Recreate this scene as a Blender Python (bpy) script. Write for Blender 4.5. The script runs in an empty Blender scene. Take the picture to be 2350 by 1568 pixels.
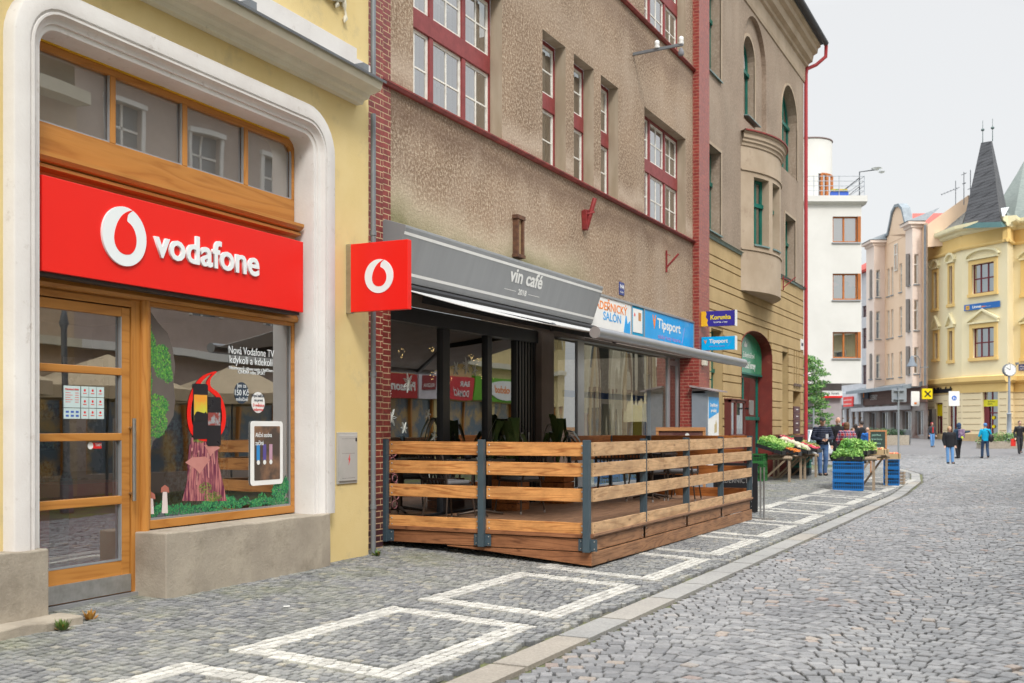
import bpy, bmesh, math, random
import numpy as np
from mathutils import Vector, Matrix
random.seed(7); rng=np.random.default_rng(5)
sc=bpy.context.scene; R=math.radians; PI=math.pi
# ---------------- camera, world, sun, exposure ----------------
TH=math.atan(.498); CAM=Vector((7.3,0,1.42)); FP=2490.0
cd=bpy.data.cameras.new('camera'); cam=bpy.data.objects.new('camera',cd); sc.collection.objects.link(cam)
cam.location=CAM; cam.rotation_euler=(R(90),0,TH)
cd.sensor_width=36; cd.lens=36*FP/2350; cd.shift_y=198/2350; cd.clip_end=600; cd.clip_start=.1
cd.dof.use_dof=True; cd.dof.focus_distance=11.5; cd.dof.aperture_fstop=4.0
sc.camera=cam
w=bpy.data.worlds.new('World'); sc.world=w; w.use_nodes=True
nt=w.node_tree; N=nt.nodes; L=nt.links; N.clear()
SUN_EL,SUN_AZ=R(46),R(140)
out=N.new('ShaderNodeOutputWorld'); bg=N.new('ShaderNodeBackground'); sky=N.new('ShaderNodeTexSky')
sky.sky_type='NISHITA'; sky.sun_disc=False; sky.sun_elevation=SUN_EL; sky.sun_rotation=SUN_AZ; sky.dust_density=3; sky.air_density=1.0
tc=N.new('ShaderNodeTexCoord'); mp=N.new('ShaderNodeMapping'); mp.inputs['Scale'].default_value=(1,1,2.2)
nz=N.new('ShaderNodeTexNoise'); nz.inputs['Scale'].default_value=1.6; nz.inputs['Detail'].default_value=3; nz.inputs['Roughness'].default_value=.45
cr=N.new('ShaderNodeValToRGB'); cr.color_ramp.elements[0].position=.38; cr.color_ramp.elements[0].color=(3.45,3.8,4.0,1)
cr.color_ramp.elements[1].position=.62; cr.color_ramp.elements[1].color=(5.0,4.98,4.9,1)
mx=N.new('ShaderNodeMixRGB'); mx.inputs[0].default_value=.88
L.new(tc.outputs['Generated'],mp.inputs[0]); L.new(mp.outputs[0],nz.inputs[0]); L.new(nz.outputs['Fac'],cr.inputs[0])
# overcast luminance grows towards the zenith
sz=N.new('ShaderNodeSeparateXYZ'); zr_=N.new('ShaderNodeMapRange'); zr_.inputs[1].default_value=.35; zr_.inputs[2].default_value=1; zr_.inputs[3].default_value=.92; zr_.inputs[4].default_value=4.6
vm=N.new('ShaderNodeVectorMath'); vm.operation='SCALE'
L.new(tc.outputs['Generated'],sz.inputs[0]); L.new(sz.outputs[2],zr_.inputs[0]); L.new(cr.outputs[0],vm.inputs[0]); L.new(zr_.outputs[0],vm.inputs['Scale'])
L.new(sky.outputs[0],mx.inputs[1]); L.new(vm.outputs[0],mx.inputs[2]); L.new(mx.outputs[0],bg.inputs[0])
bg.inputs[1].default_value=.12; L.new(bg.outputs[0],out.inputs[0])
sl=bpy.data.lights.new('sun','SUN'); sl.energy=1.5; sl.angle=R(14); sl.color=(1,.96,.9)
so=bpy.data.objects.new('sun',sl); sc.collection.objects.link(so)
dv=Vector((math.cos(SUN_EL)*math.sin(SUN_AZ),math.cos(SUN_EL)*math.cos(SUN_AZ),math.sin(SUN_EL)))
so.rotation_euler=dv.to_track_quat('Z','Y').to_euler()
sc.view_settings.view_transform='Standard'; sc.view_settings.look='None'; sc.view_settings.exposure=.72; sc.view_settings.gamma=1
# ---------------- helpers ----------------
def W(px,py,Z):
    u=(px-1175)/FP*Z; v=(982-py)/FP*Z
    return Vector((CAM.x+u*math.cos(TH)-Z*math.sin(TH),u*math.sin(TH)+Z*math.cos(TH),CAM.z+v))
class Fr:
    def __init__(s,x,y,a,z=0):
        s.o=Vector((x,y,z)); s.a=a; s.t=Vector((math.cos(a),math.sin(a),0)); s.n=Vector((math.sin(a),-math.cos(a),0))
    def __call__(s,p): return s.o+s.t*p[0]+s.n*p[1]+Vector((0,0,p[2]))
    def px(s,px,py,d=0):
        r=W(px,py,1)-CAM; q=s.o+s.n*d; k=(q-CAM).dot(s.n)/r.dot(s.n); p=CAM+r*k-q
        return p.dot(s.t),(CAM+r*k).z
def Fseg(a,b): return Fr(a.x,a.y,math.atan2(b.y-a.y,b.x-a.x)),math.hypot(b.x-a.x,b.y-a.y)
WO=Fr(0,0,0)
WORLD=lambda p:Vector(p)
ORG={}
def thing(name,label,cat,loc=(0,0,0),group=None,kind=None):
    o=bpy.data.objects.new(name,None); sc.collection.objects.link(o); o.empty_display_size=.2
    o.location=loc; ORG[o]=Vector(loc); tag(o,label,cat,group,kind); return o
def tag(o,label=None,cat=None,group=None,kind=None):
    if label: o['label']=label
    if cat: o['category']=cat
    if group: o['group']=group
    if kind: o['kind']=kind
    return o
class MB:
    def __init__(s,F=None): s.v=[];s.f=[];s.m=[];s.F=F or WORLD
    def add(s,vs,fs,mi=0,raw=False):
        b=len(s.v); s.v+= [Vector(v) for v in vs] if raw else [s.F(v) for v in vs]
        for f in fs: s.f.append([b+i for i in f]); s.m.append(mi)
        return s
    def box(s,a0,a1,b0,b1,z0,z1,mi=0):
        return s.add([(a0,b0,z0),(a1,b0,z0),(a1,b1,z0),(a0,b1,z0),(a0,b0,z1),(a1,b0,z1),(a1,b1,z1),(a0,b1,z1)],
            [(0,3,2,1),(4,5,6,7),(0,1,5,4),(1,2,6,5),(2,3,7,6),(3,0,4,7)],mi)
    def bar(s,p,q,w,h,up=(0,0,1),mi=0):
        p=Vector(p);q=Vector(q);t=(q-p).normalized();x=t.cross(Vector(up))
        x=x.normalized() if x.length>1e-4 else Vector((1,0,0)); y=x.cross(t)
        vs=[c+x*sx*w/2+y*sy*h/2 for c in(p,q) for sx,sy in((-1,-1),(1,-1),(1,1),(-1,1))]
        return s.add(vs,[(0,1,2,3),(4,7,6,5),(0,4,5,1),(1,5,6,2),(2,6,7,3),(3,7,4,0)],mi)
    def prism(s,pts,d0,d1,mi=0):   # pts (s,z)
        n=len(pts); return s.add([(p[0],d0,p[1]) for p in pts]+[(p[0],d1,p[1]) for p in pts],
            [tuple(range(n)),tuple(range(2*n-1,n-1,-1))]+[(i,(i+1)%n,n+(i+1)%n,n+i) for i in range(n)],mi)
    def prismh(s,pts,z0,z1,mi=0):
        n=len(pts); return s.add([(p[0],p[1],z0) for p in pts]+[(p[0],p[1],z1) for p in pts],
            [tuple(range(n)),tuple(range(2*n-1,n-1,-1))]+[(i,(i+1)%n,n+(i+1)%n,n+i) for i in range(n)],mi)
    def profs(s,prof,s0,s1,mi=0): # prof (d,z) closed polygon extruded along s
        n=len(prof); return s.add([(s0,p[0],p[1]) for p in prof]+[(s1,p[0],p[1]) for p in prof],
            [tuple(range(n)),tuple(range(2*n-1,n-1,-1))]+[(i,(i+1)%n,n+(i+1)%n,n+i) for i in range(n)],mi)
    def quad(s,pts,mi=0): return s.add(pts,[tuple(range(len(pts)))],mi)
    def tube(s,pts,r,n=8,mi=0,sy=1.0,cap=True):
        pts=[Vector(p) for p in pts]; k=len(pts); rs=[r]*k if not hasattr(r,'__len__') else r
        vs=[];ref=None
        for i,p in enumerate(pts):
            t=(pts[min(i+1,k-1)]-pts[max(i-1,0)]).normalized()
            if ref is None: ref=t.orthogonal().normalized() if abs(t.z)<.9 else Vector((1,0,0))
            x=(ref-t*ref.dot(t)).normalized(); ref=x; y=t.cross(x)
            for j in range(n):
                a=2*PI*j/n; vs.append(p+(x*math.cos(a)+y*math.sin(a)*sy)*rs[i])
        fs=[(i*n+j,i*n+(j+1)%n,(i+1)*n+(j+1)%n,(i+1)*n+j) for i in range(k-1) for j in range(n)]
        if cap: fs+=[tuple(range(n-1,-1,-1)),tuple(range((k-1)*n,k*n))]
        return s.add(vs,fs,mi)
    def ell(s,c,rx,ry,rz,n=10,m=6,mi=0):
        c=Vector(c);vs=[c-Vector((0,0,rz))];
        for i in range(1,m):
            ph=PI*i/m-PI/2
            for j in range(n): a=2*PI*j/n; vs.append(c+Vector((rx*math.cos(ph)*math.cos(a),ry*math.cos(ph)*math.sin(a),rz*math.sin(ph))))
        vs.append(c+Vector((0,0,rz))); e=len(vs)-1
        fs=[(0,1+(j+1)%n,1+j) for j in range(n)]+[(1+(i-1)*n+j,1+(i-1)*n+(j+1)%n,1+i*n+(j+1)%n,1+i*n+j) for i in range(1,m-1) for j in range(n)]
        fs+=[(e,1+(m-2)*n+j,1+(m-2)*n+(j+1)%n) for j in range(n)]
        return s.add(vs,fs,mi)
    def lathe(s,c,prof,n=16,mi=0): # prof (r,z)
        vs=[(c[0]+r*math.cos(2*PI*j/n),c[1]+r*math.sin(2*PI*j/n),c[2]+z) for r,z in prof for j in range(n)]
        k=len(prof);fs=[(i*n+j,i*n+(j+1)%n,(i+1)*n+(j+1)%n,(i+1)*n+j) for i in range(k-1) for j in range(n)]
        fs+=[tuple(range(n-1,-1,-1)),tuple(range((k-1)*n,k*n))]
        return s.add(vs,fs,mi)
    def sweep(s,path,prof,mi=0):  # path (s,z) open; prof list of (outward offset, d); miter joined
        k=len(path);vs=[];n=len(prof);P=[Vector((p[0],p[1])) for p in path]
        for i in range(k):
            a=(P[i]-P[i-1]).normalized() if i>0 else None; b=(P[i+1]-P[i]).normalized() if i<k-1 else None
            if a is None:a=b
            if b is None:b=a
            na=Vector((-a.y,a.x));nb=Vector((-b.y,b.x));m=(na+nb).normalized();m=m/max(.3,m.dot(na))
            for o,d in prof: q=P[i]+m*o; vs.append((q.x,d,q.y))
        fs=[(i*n+j,i*n+(j+1)%n,(i+1)*n+(j+1)%n,(i+1)*n+j) for i in range(k-1) for j in range(n)]
        fs+=[tuple(range(n)),tuple(range((k-1)*n,k*n))]
        return s.add(vs,fs,mi)
    def wall(s,s0,s1,z0,z1,ops,d=0,dep=.2,mi=0,rmi=None,back=None):
        """plane at d with openings (a0,a1,b0,b1[,arch]) and reveals of depth dep; back adds thickness"""
        rmi=mi if rmi is None else rmi
        S=sorted({s0,s1}|{round(v,4) for o in ops for v in o[:2] if s0<v<s1}); Z=sorted({z0,z1}|{round(v,4) for o in ops for v in o[2:4] if z0<v<z1})
        for i in range(len(S)-1):
            for j in range(len(Z)-1):
                cs=(S[i]+S[i+1])/2;cz=(Z[j]+Z[j+1])/2
                if any(o[0]<cs<o[1] and o[2]<cz<o[3] for o in ops): continue
                s.quad([(S[i],d,Z[j]),(S[i+1],d,Z[j]),(S[i+1],d,Z[j+1]),(S[i],d,Z[j+1])],mi)
        for o in ops:
            a0,a1,b0,b1=o[:4]; rise=o[4] if len(o)>4 else 0; dp=o[5] if len(o)>5 else dep
            if rise:
                c=(a0+a1)/2;hw=(a1-a0)/2;arc=[(c-hw*math.cos(PI*k/14),b1-rise+rise*math.sin(PI*k/14)) for k in range(15)]
                L_=[p for p in arc if p[0]<=c+1e-6];Rr=[p for p in arc if p[0]>=c-1e-6]
                s.quad([(a0,d,b1)]+[(p[0],d,p[1]) for p in L_],mi); s.quad([(p[0],d,p[1]) for p in Rr]+[(a1,d,b1)],mi)
                out=[(a0,b0)]+arc+[(a1,b0)]
            else: out=[(a0,b0),(a0,b1),(a1,b1),(a1,b0)]
            for k in range(len(out)):
                p,q=out[k],out[(k+1)%len(out)]
                if p==q: continue
                s.quad([(p[0],d,p[1]),(q[0],d,q[1]),(q[0],d-dp,q[1]),(p[0],d-dp,p[1])],rmi)
        return s
    def build(s,name,mats,parent=None,smooth=False,bev=0,norm=True,loc=None,mods=None):
        off=ORG[parent] if parent is not None else Vector(loc if loc is not None else (0,0,0))
        me=bpy.data.meshes.new(name); me.from_pydata([v-off for v in s.v],[],s.f)
        for m in (mats if isinstance(mats,(list,tuple)) else [mats]): me.materials.append(m)
        me.polygons.foreach_set('material_index',s.m)
        if norm:
            b=bmesh.new(); b.from_mesh(me); bmesh.ops.recalc_face_normals(b,faces=b.faces[:]); b.to_mesh(me); b.free()
        if smooth:
            me.polygons.foreach_set('use_smooth',[True]*len(me.polygons))
            try: me.set_sharp_from_angle(angle=R(50))
            except Exception: pass
        o=bpy.data.objects.new(name,me); sc.collection.objects.link(o)
        if parent is not None: o.parent=parent; ORG[o]=off
        else: o.location=off; ORG[o]=off
        if bev:
            md=o.modifiers.new('bevel','BEVEL'); md.width=bev; md.segments=2; md.limit_method='ANGLE'; md.angle_limit=R(40)
        return o
def rrect(a0,a1,b0,b1,r,n=5):
    P=[]
    for cx,cy,st in((a1-r,b1-r,0),(a0+r,b1-r,90),(a0+r,b0+r,180),(a1-r,b0+r,270)):
        for k in range(n+1): a=R(st+90*k/n); P.append((cx+r*math.cos(a),cy+r*math.sin(a)))
    return P
def circ(cx,cz,r,n=28,rz=None): return [(cx+r*math.cos(2*PI*k/n),cz+(rz or r)*math.sin(2*PI*k/n)) for k in range(n)]
def smoothpoly(P,n=6):
    k=len(P);o=[]
    for i in range(k):
        p0,p1,p2,p3=[Vector(P[(i+j)%k]) for j in(-1,0,1,2)]
        for t in [a/n for a in range(n)]:
            q=.5*((2*p1)+(p2-p0)*t+(2*p0-5*p1+4*p2-p3)*t*t+(3*p1-p0-3*p2+p3)*t**3); o.append((q.x,q.y))
    return o
# text -> mesh on a frame; fitted into width w and/or height h; anchor left/baseline
def text(st,F,s0,z0,d,mat,parent,h=None,w=None,name='lettering',ext=.002,bold=0,align='L',mirror=False,space=1,shear=0):
    c=bpy.data.curves.new(name,'FONT'); c.body=st; c.size=1; c.extrude=.004; c.offset=bold; c.space_character=space; c.shear=shear; c.resolution_u=3
    o=bpy.data.objects.new(name,c); sc.collection.objects.link(o)
    dg=bpy.context.evaluated_depsgraph_get(); me=bpy.data.meshes.new_from_object(o.evaluated_get(dg)); bpy.data.objects.remove(o)
    n=len(me.vertices); co=np.empty(n*3); me.vertices.foreach_get('co',co); co=co.reshape(-1,3)
    x0,x1=co[:,0].min(),co[:,0].max(); 
    sh=(h/.7) if h else None; sw=(w/(x1-x0)) if w else None
    sh=sh or sw; sw=sw or sh
    X=(co[:,0]-x0)*sw; 
    if align=='C': X-=X.max()/2
    Z=co[:,1]*sh; D=(co[:,2]>0)*ext
    off=ORG[parent] if parent is not None else Vector((0,0,0))
    P=[F((s0+X[i],d+D[i],z0+Z[i]))-off for i in range(n)]
    me.vertices.foreach_set('co',np.array([list(p) for p in P]).ravel()); me.materials.clear(); me.materials.append(mat); me.update()
    o=bpy.data.objects.new(name,me); sc.collection.objects.link(o)
    if parent is not None: o.parent=parent
    ORG[o]=off
    return o
# ---------------- materials ----------------
def nm(name):
    m=bpy.data.materials.new(name); m.use_nodes=True; t=m.node_tree; t.nodes.clear()
    o=t.nodes.new('ShaderNodeOutputMaterial'); p=t.nodes.new('ShaderNodeBsdfPrincipled'); t.links.new(p.outputs[0],o.inputs[0])
    return m,t,p,o
def nd(t,ty,**k):
    n=t.nodes.new(ty)
    for a,b in k.items():
        if a in n.inputs: n.inputs[a].default_value=b
        else: setattr(n,a,b)
    return n
def ramp(t,pts):
    n=t.nodes.new('ShaderNodeValToRGB'); e=n.color_ramp.elements
    while len(e)<len(pts): e.new(.5)
    for i,(p,c) in enumerate(pts): e[i].position=p; e[i].color=(*c,1) if len(c)==3 else c
    return n
def coords(t,scale=(1,1,1),rot=(0,0,0)):
    c=t.nodes.new('ShaderNodeTexCoord'); m=t.nodes.new('ShaderNodeMapping'); m.inputs['Scale'].default_value=scale; m.inputs['Rotation'].default_value=rot
    t.links.new(c.outputs['Object'],m.inputs[0]); return m
_C={}
def M(name,col,col2=None,rough=.75,metal=0,scale=3,bump=.0,bscale=80,stretch=(1,1,1),lo=.35,hi=.65,spec=.4,dirt=None,dscale=9,dlo=.6,dhi=.75,coat=0):
    if name in _C: return _C[name]
    m,t,p,o=nm(name); L=t.links.new
    col2=col2 or tuple(c*.88 for c in col)
    mp=coords(t,stretch); n1=nd(t,'ShaderNodeTexNoise',Scale=scale,Detail=6,Roughness=.6); L(mp.outputs[0],n1.inputs[0])
    r=ramp(t,[(lo,col),(hi,col2)]); L(n1.outputs['Fac'],r.inputs[0]); c=r.outputs[0]
    if dirt:
        n3=nd(t,'ShaderNodeTexNoise',Scale=dscale,Detail=8,Roughness=.7); L(mp.outputs[0],n3.inputs[0])
        r3=ramp(t,[(dlo,(0,0,0)),(dhi,(1,1,1))]); L(n3.outputs['Fac'],r3.inputs[0])
        x=nd(t,'ShaderNodeMixRGB'); L(r3.outputs[0],x.inputs[0]); L(c,x.inputs[1]); x.inputs[2].default_value=(*dirt,1); c=x.outputs[0]
    L(c,p.inputs['Base Color'])
    p.inputs['Metallic'].default_value=metal; p.inputs['Specular IOR Level'].default_value=spec; p.inputs['Coat Weight'].default_value=coat
    rr=nd(t,'ShaderNodeMapRange'); rr.inputs[3].default_value=max(.03,rough-.08); rr.inputs[4].default_value=min(1,rough+.08); L(n1.outputs['Fac'],rr.inputs[0]); L(rr.outputs[0],p.inputs['Roughness'])
    if bump:
        n2=nd(t,'ShaderNodeTexNoise',Scale=bscale,Detail=5,Roughness=.6); L(mp.outputs[0],n2.inputs[0])
        b=nd(t,'ShaderNodeBump',Strength=min(1,bump),Distance=.01*max(1,bump)); L(n2.outputs['Fac'],b.inputs['Height']); L(b.outputs[0],p.inputs['Normal'])
    _C[name]=m; return m
def glass(name,tint=(.9,.95,.95),refl=.12,thin=.9,warp=.06,wst=(1,1,1)):
    if name in _C: return _C[name]
    m,t,p,o=nm(name); L=t.links.new; t.nodes.remove(p)
    tr=nd(t,'ShaderNodeBsdfTransparent'); tr.inputs[0].default_value=(*[c*thin for c in tint],1)
    gl=nd(t,'ShaderNodeBsdfGlossy',Roughness=.01); gl.inputs[0].default_value=(1,1,1,1)
    lw=nd(t,'ShaderNodeLayerWeight',Blend=.35); mr=nd(t,'ShaderNodeMapRange'); mr.inputs[1].default_value=0; mr.inputs[2].default_value=1; mr.inputs[3].default_value=refl; mr.inputs[4].default_value=min(1,refl+.55)
    c=coords(t,wst); nz=nd(t,'ShaderNodeTexNoise',Scale=.9,Detail=1); L(c.outputs[0],nz.inputs[0]); b=nd(t,'ShaderNodeBump',Strength=warp,Distance=.05); L(nz.outputs['Fac'],b.inputs['Height']); L(b.outputs[0],gl.inputs['Normal'])
    x=nd(t,'ShaderNodeMixShader'); L(lw.outputs['Fresnel'],mr.inputs[0]); L(mr.outputs[0],x.inputs[0]); L(tr.outputs[0],x.inputs[1]); L(gl.outputs[0],x.inputs[2]); L(x.outputs[0],o.inputs[0])
    _C[name]=m; return m
def emis(name,col,st):
    if name in _C: return _C[name]
    m,t,p,o=nm(name); p.inputs['Base Color'].default_value=(*col,1); p.inputs['Emission Color'].default_value=(*col,1); p.inputs['Emission Strength'].default_value=st; _C[name]=m; return m
def wood(name,c1,c2,axis='s',rough=.5,ring=14,dark=None,ns=1.5):
    """grain stretched along one object axis: 'x','y','z'"""
    if name in _C: return _C[name]
    m,t,p,o=nm(name); L=t.links.new
    st={'x':(.22,3,3),'y':(3,.22,3),'z':(3,3,.22)}[axis]
    mp=coords(t,st); oi=nd(t,'ShaderNodeObjectInfo'); ad=nd(t,'ShaderNodeVectorMath',operation='ADD'); ml=nd(t,'ShaderNodeMath',operation='MULTIPLY'); ml.inputs[1].default_value=37.
    gi=nd(t,'ShaderNodeNewGeometry'); a2=nd(t,'ShaderNodeMath',operation='ADD'); L(oi.outputs['Random'],a2.inputs[0]); L(gi.outputs['Random Per Island'],a2.inputs[1])
    L(a2.outputs[0],ml.inputs[0]); L(mp.outputs[0],ad.inputs[0]); L(ml.outputs[0],ad.inputs[1])
    n1=nd(t,'ShaderNodeTexNoise',Scale=ns,Detail=2.5,Distortion=.7); L(ad.outputs[0],n1.inputs[0])
    mm=nd(t,'ShaderNodeMath',operation='MULTIPLY'); mm.inputs[1].default_value=ring; L(n1.outputs['Fac'],mm.inputs[0])
    fr=nd(t,'ShaderNodeMath',operation='PINGPONG'); fr.inputs[1].default_value=.5; L(mm.outputs[0],fr.inputs[0])
    r=ramp(t,[(.0,c2),(.35,c1),(1,tuple(min(1,c*1.08) for c in c1))]); 
    n2=nd(t,'ShaderNodeTexNoise',Scale=22,Detail=4); L(ad.outputs[0],n2.inputs[0])
    f2=nd(t,'ShaderNodeMath',operation='MULTIPLY_ADD'); L(fr.outputs[0],f2.inputs[0]); f2.inputs[1].default_value=1.7; f2.inputs[2].default_value=-.12
    a3=nd(t,'ShaderNodeMath',operation='MULTIPLY_ADD'); L(n2.outputs['Fac'],a3.inputs[0]); a3.inputs[1].default_value=.3; L(f2.outputs[0],a3.inputs[2])
    L(a3.outputs[0],r.inputs[0]); c=r.outputs[0]
    if dark:   # knots and weather stains
        n4=nd(t,'ShaderNodeTexVoronoi',Scale=1.6); 
        mp2=coords(t,{'x':(1.2,3.4,3.4),'y':(3.4,1.2,3.4),'z':(3.4,3.4,1.2)}[axis]); ad2=nd(t,'ShaderNodeVectorMath',operation='ADD'); L(mp2.outputs[0],ad2.inputs[0]); L(ml.outputs[0],ad2.inputs[1]); L(ad2.outputs[0],n4.inputs[0])
        r4=ramp(t,[(.0,(1,1,1)),(.13,(0,0,0))]); L(n4.outputs['Distance'],r4.inputs[0])
        x=nd(t,'ShaderNodeMixRGB'); L(r4.outputs[0],x.inputs[0]); L(c,x.inputs[1]); x.inputs[2].default_value=(*dark,1); c=x.outputs[0]
        n5=nd(t,'ShaderNodeTexNoise',Scale=2.2,Detail=6,Roughness=.7); L(ad2.outputs[0],n5.inputs[0]); r5=ramp(t,[(.38,(.58,.55,.55)),(.6,(1,1,1)),(.8,(1.15,1.2,1.25))]); L(n5.outputs['Fac'],r5.inputs[0]); x5=nd(t,'ShaderNodeMixRGB',blend_type='MULTIPLY'); x5.inputs[0].default_value=.75; L(c,x5.inputs[1]); L(r5.outputs[0],x5.inputs[2]); c=x5.outputs[0]
    L(c,p.inputs['Base Color']); p.inputs['Roughness'].default_value=rough; p.inputs['Specular IOR Level'].default_value=.35
    b=nd(t,'ShaderNodeBump',Strength=.25,Distance=.004); L(a3.outputs[0],b.inputs['Height']); L(b.outputs[0],p.inputs['Normal'])
    _C[name]=m; return m
def brick(name,c1,c2,mort,bw=.25,bh=.072,ms=.008,rough=.35,low=None):
    if name in _C: return _C[name]
    m,t,p,o=nm(name); L=t.links.new; c=nd(t,'ShaderNodeTexCoord'); sx=nd(t,'ShaderNodeSeparateXYZ'); L(c.outputs['Object'],sx.inputs[0])
    a=nd(t,'ShaderNodeMath',operation='ADD'); L(sx.outputs[0],a.inputs[0]); L(sx.outputs[1],a.inputs[1]); cb=nd(t,'ShaderNodeCombineXYZ'); L(a.outputs[0],cb.inputs[0]); L(sx.outputs[2],cb.inputs[1])
    b=nd(t,'ShaderNodeTexBrick',Scale=1); b.inputs['Brick Width'].default_value=bw; b.inputs['Row Height'].default_value=bh; b.inputs['Mortar Size'].default_value=ms; b.inputs['Mortar Smooth'].default_value=.2; b.inputs['Bias'].default_value=0
    b.inputs['Color1'].default_value=(*c1,1); b.inputs['Color2'].default_value=(*c2,1); b.inputs['Mortar'].default_value=(*mort,1); L(cb.outputs[0],b.inputs[0])
    n=nd(t,'ShaderNodeTexNoise',Scale=14,Detail=5); L(c.outputs['Object'],n.inputs[0]); x=nd(t,'ShaderNodeMixRGB',blend_type='MULTIPLY'); x.inputs[0].default_value=.55; r=ramp(t,[(.35,(.45,.4,.4)),(.6,(1,1,1))]); L(n.outputs['Fac'],r.inputs[0]); L(b.outputs[0],x.inputs[1]); L(r.outputs[0],x.inputs[2]); cc=x.outputs[0]
    if low:
        lz=nd(t,'ShaderNodeMapRange'); lz.inputs[1].default_value=1.35; lz.inputs[2].default_value=.25; L(sx.outputs[2],lz.inputs[0]); an=nd(t,'ShaderNodeMath',operation='MULTIPLY'); iv0=nd(t,'ShaderNodeMath',operation='SUBTRACT'); iv0.inputs[0].default_value=.9; L(b.outputs['Fac'],iv0.inputs[1]); L(lz.outputs[0],an.inputs[0]); L(iv0.outputs[0],an.inputs[1])
        xl=nd(t,'ShaderNodeMixRGB'); L(an.outputs[0],xl.inputs[0]); L(cc,xl.inputs[1]); xl.inputs[2].default_value=(*low,1); cc=xl.outputs[0]
    L(cc,p.inputs['Base Color'])
    rr=nd(t,'ShaderNodeMapRange'); rr.inputs[3].default_value=rough; rr.inputs[4].default_value=.9; L(b.outputs['Fac'],rr.inputs[0]); L(rr.outputs[0],p.inputs['Roughness'])
    iv=nd(t,'ShaderNodeMath',operation='SUBTRACT'); iv.inputs[0].default_value=1; L(b.outputs['Fac'],iv.inputs[1]); bm=nd(t,'ShaderNodeBump',Strength=.8,Distance=.006); L(iv.outputs[0],bm.inputs['Height']); L(bm.outputs[0],p.inputs['Normal'])
    _C[name]=m; return m
def roughcast(name,base,light,darkc,sc1=26,speck=.5,stain=None,strength=1.0,foot=None,bands=()):
    if name in _C: return _C[name]
    m,t,p,o=nm(name); L=t.links.new; mp=coords(t)
    big=nd(t,'ShaderNodeTexNoise',Scale=.55,Detail=5,Roughness=.6); L(mp.outputs[0],big.inputs[0]); 
    r0=ramp(t,[(.35,base),(.65,darkc)]); L(big.outputs['Fac'],r0.inputs[0])
    g=nd(t,'ShaderNodeTexNoise',Scale=sc1,Detail=4,Roughness=.75); L(mp.outputs[0],g.inputs[0]); r1=ramp(t,[(.46,(0,0,0)),(.66,(1,1,1))]); L(g.outputs['Fac'],r1.inputs[0])
    ml=nd(t,'ShaderNodeMath',operation='MULTIPLY'); ml.inputs[1].default_value=speck; L(r1.outputs[0],ml.inputs[0])
    x=nd(t,'ShaderNodeMixRGB'); L(ml.outputs[0],x.inputs[0]); L(r0.outputs[0],x.inputs[1]); x.inputs[2].default_value=(*light,1)
    st=coords(t,(1,1,.45)); n2=nd(t,'ShaderNodeTexNoise',Scale=.8,Detail=7,Roughness=.6); L(st.outputs[0],n2.inputs[0]); r2=ramp(t,[(.5,(0,0,0)),(.72,(1,1,1))]); L(n2.outputs['Fac'],r2.inputs[0])
    m2=nd(t,'ShaderNodeMath',operation='MULTIPLY'); m2.inputs[1].default_value=.55; L(r2.outputs[0],m2.inputs[0])
    x2=nd(t,'ShaderNodeMixRGB'); L(m2.outputs[0],x2.inputs[0]); L(x.outputs[0],x2.inputs[1]); x2.inputs[2].default_value=(*(stain or light),1)
    cc=x2.outputs[0]
    for zc,zw,cz,am in bands:   # weathering along the ledges, broken up by noise
        se=nd(t,'ShaderNodeSeparateXYZ'); L(mp.outputs[0],se.inputs[0]); wn=nd(t,'ShaderNodeMath',operation='MULTIPLY_ADD'); L(n2.outputs['Fac'],wn.inputs[0]); wn.inputs[1].default_value=-.9; L(se.outputs[2],wn.inputs[2])
        sb=nd(t,'ShaderNodeMath',operation='SUBTRACT'); L(wn.outputs[0],sb.inputs[0]); sb.inputs[1].default_value=zc-.45; ab=nd(t,'ShaderNodeMath',operation='ABSOLUTE'); L(sb.outputs[0],ab.inputs[0]); mr=nd(t,'ShaderNodeMapRange'); mr.inputs[1].default_value=zw; mr.inputs[2].default_value=0; mr.inputs[4].default_value=am; L(ab.outputs[0],mr.inputs[0])
        xx=nd(t,'ShaderNodeMixRGB'); L(mr.outputs[0],xx.inputs[0]); L(cc,xx.inputs[1]); xx.inputs[2].default_value=(*cz,1); cc=xx.outputs[0]
    if foot:   # pale wash and moss left by water running off the sign case
        se=nd(t,'ShaderNodeSeparateXYZ'); L(mp.outputs[0],se.inputs[0]); wn=nd(t,'ShaderNodeMath',operation='MULTIPLY_ADD'); L(big.outputs['Fac'],wn.inputs[0]); wn.inputs[1].default_value=-1.3; L(se.outputs[2],wn.inputs[2])
        for z0,z1,cz,am in((3.95,3.45,foot[0],.75),(3.62,3.2,foot[1],.8)):
            mr=nd(t,'ShaderNodeMapRange'); mr.inputs[1].default_value=z0; mr.inputs[2].default_value=z1; mr.inputs[4].default_value=am; L(wn.outputs[0],mr.inputs[0]); mu=nd(t,'ShaderNodeMath',operation='MULTIPLY'); L(mr.outputs[0],mu.inputs[0])
            my=nd(t,'ShaderNodeMapRange'); my.inputs[1].default_value=1.0; my.inputs[2].default_value=-1.5; L(se.outputs[1],my.inputs[0]); L(my.outputs[0],mu.inputs[1])
            xx=nd(t,'ShaderNodeMixRGB'); L(mu.outputs[0],xx.inputs[0]); L(cc,xx.inputs[1]); xx.inputs[2].default_value=(*cz,1); cc=xx.outputs[0]
    L(cc,p.inputs['Base Color']); p.inputs['Roughness'].default_value=.95; p.inputs['Specular IOR Level'].default_value=.15
    b=nd(t,'ShaderNodeBump',Strength=.9*strength,Distance=.02); L(g.outputs['Fac'],b.inputs['Height']); L(b.outputs[0],p.inputs['Normal'])
    _C[name]=m; return m
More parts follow.
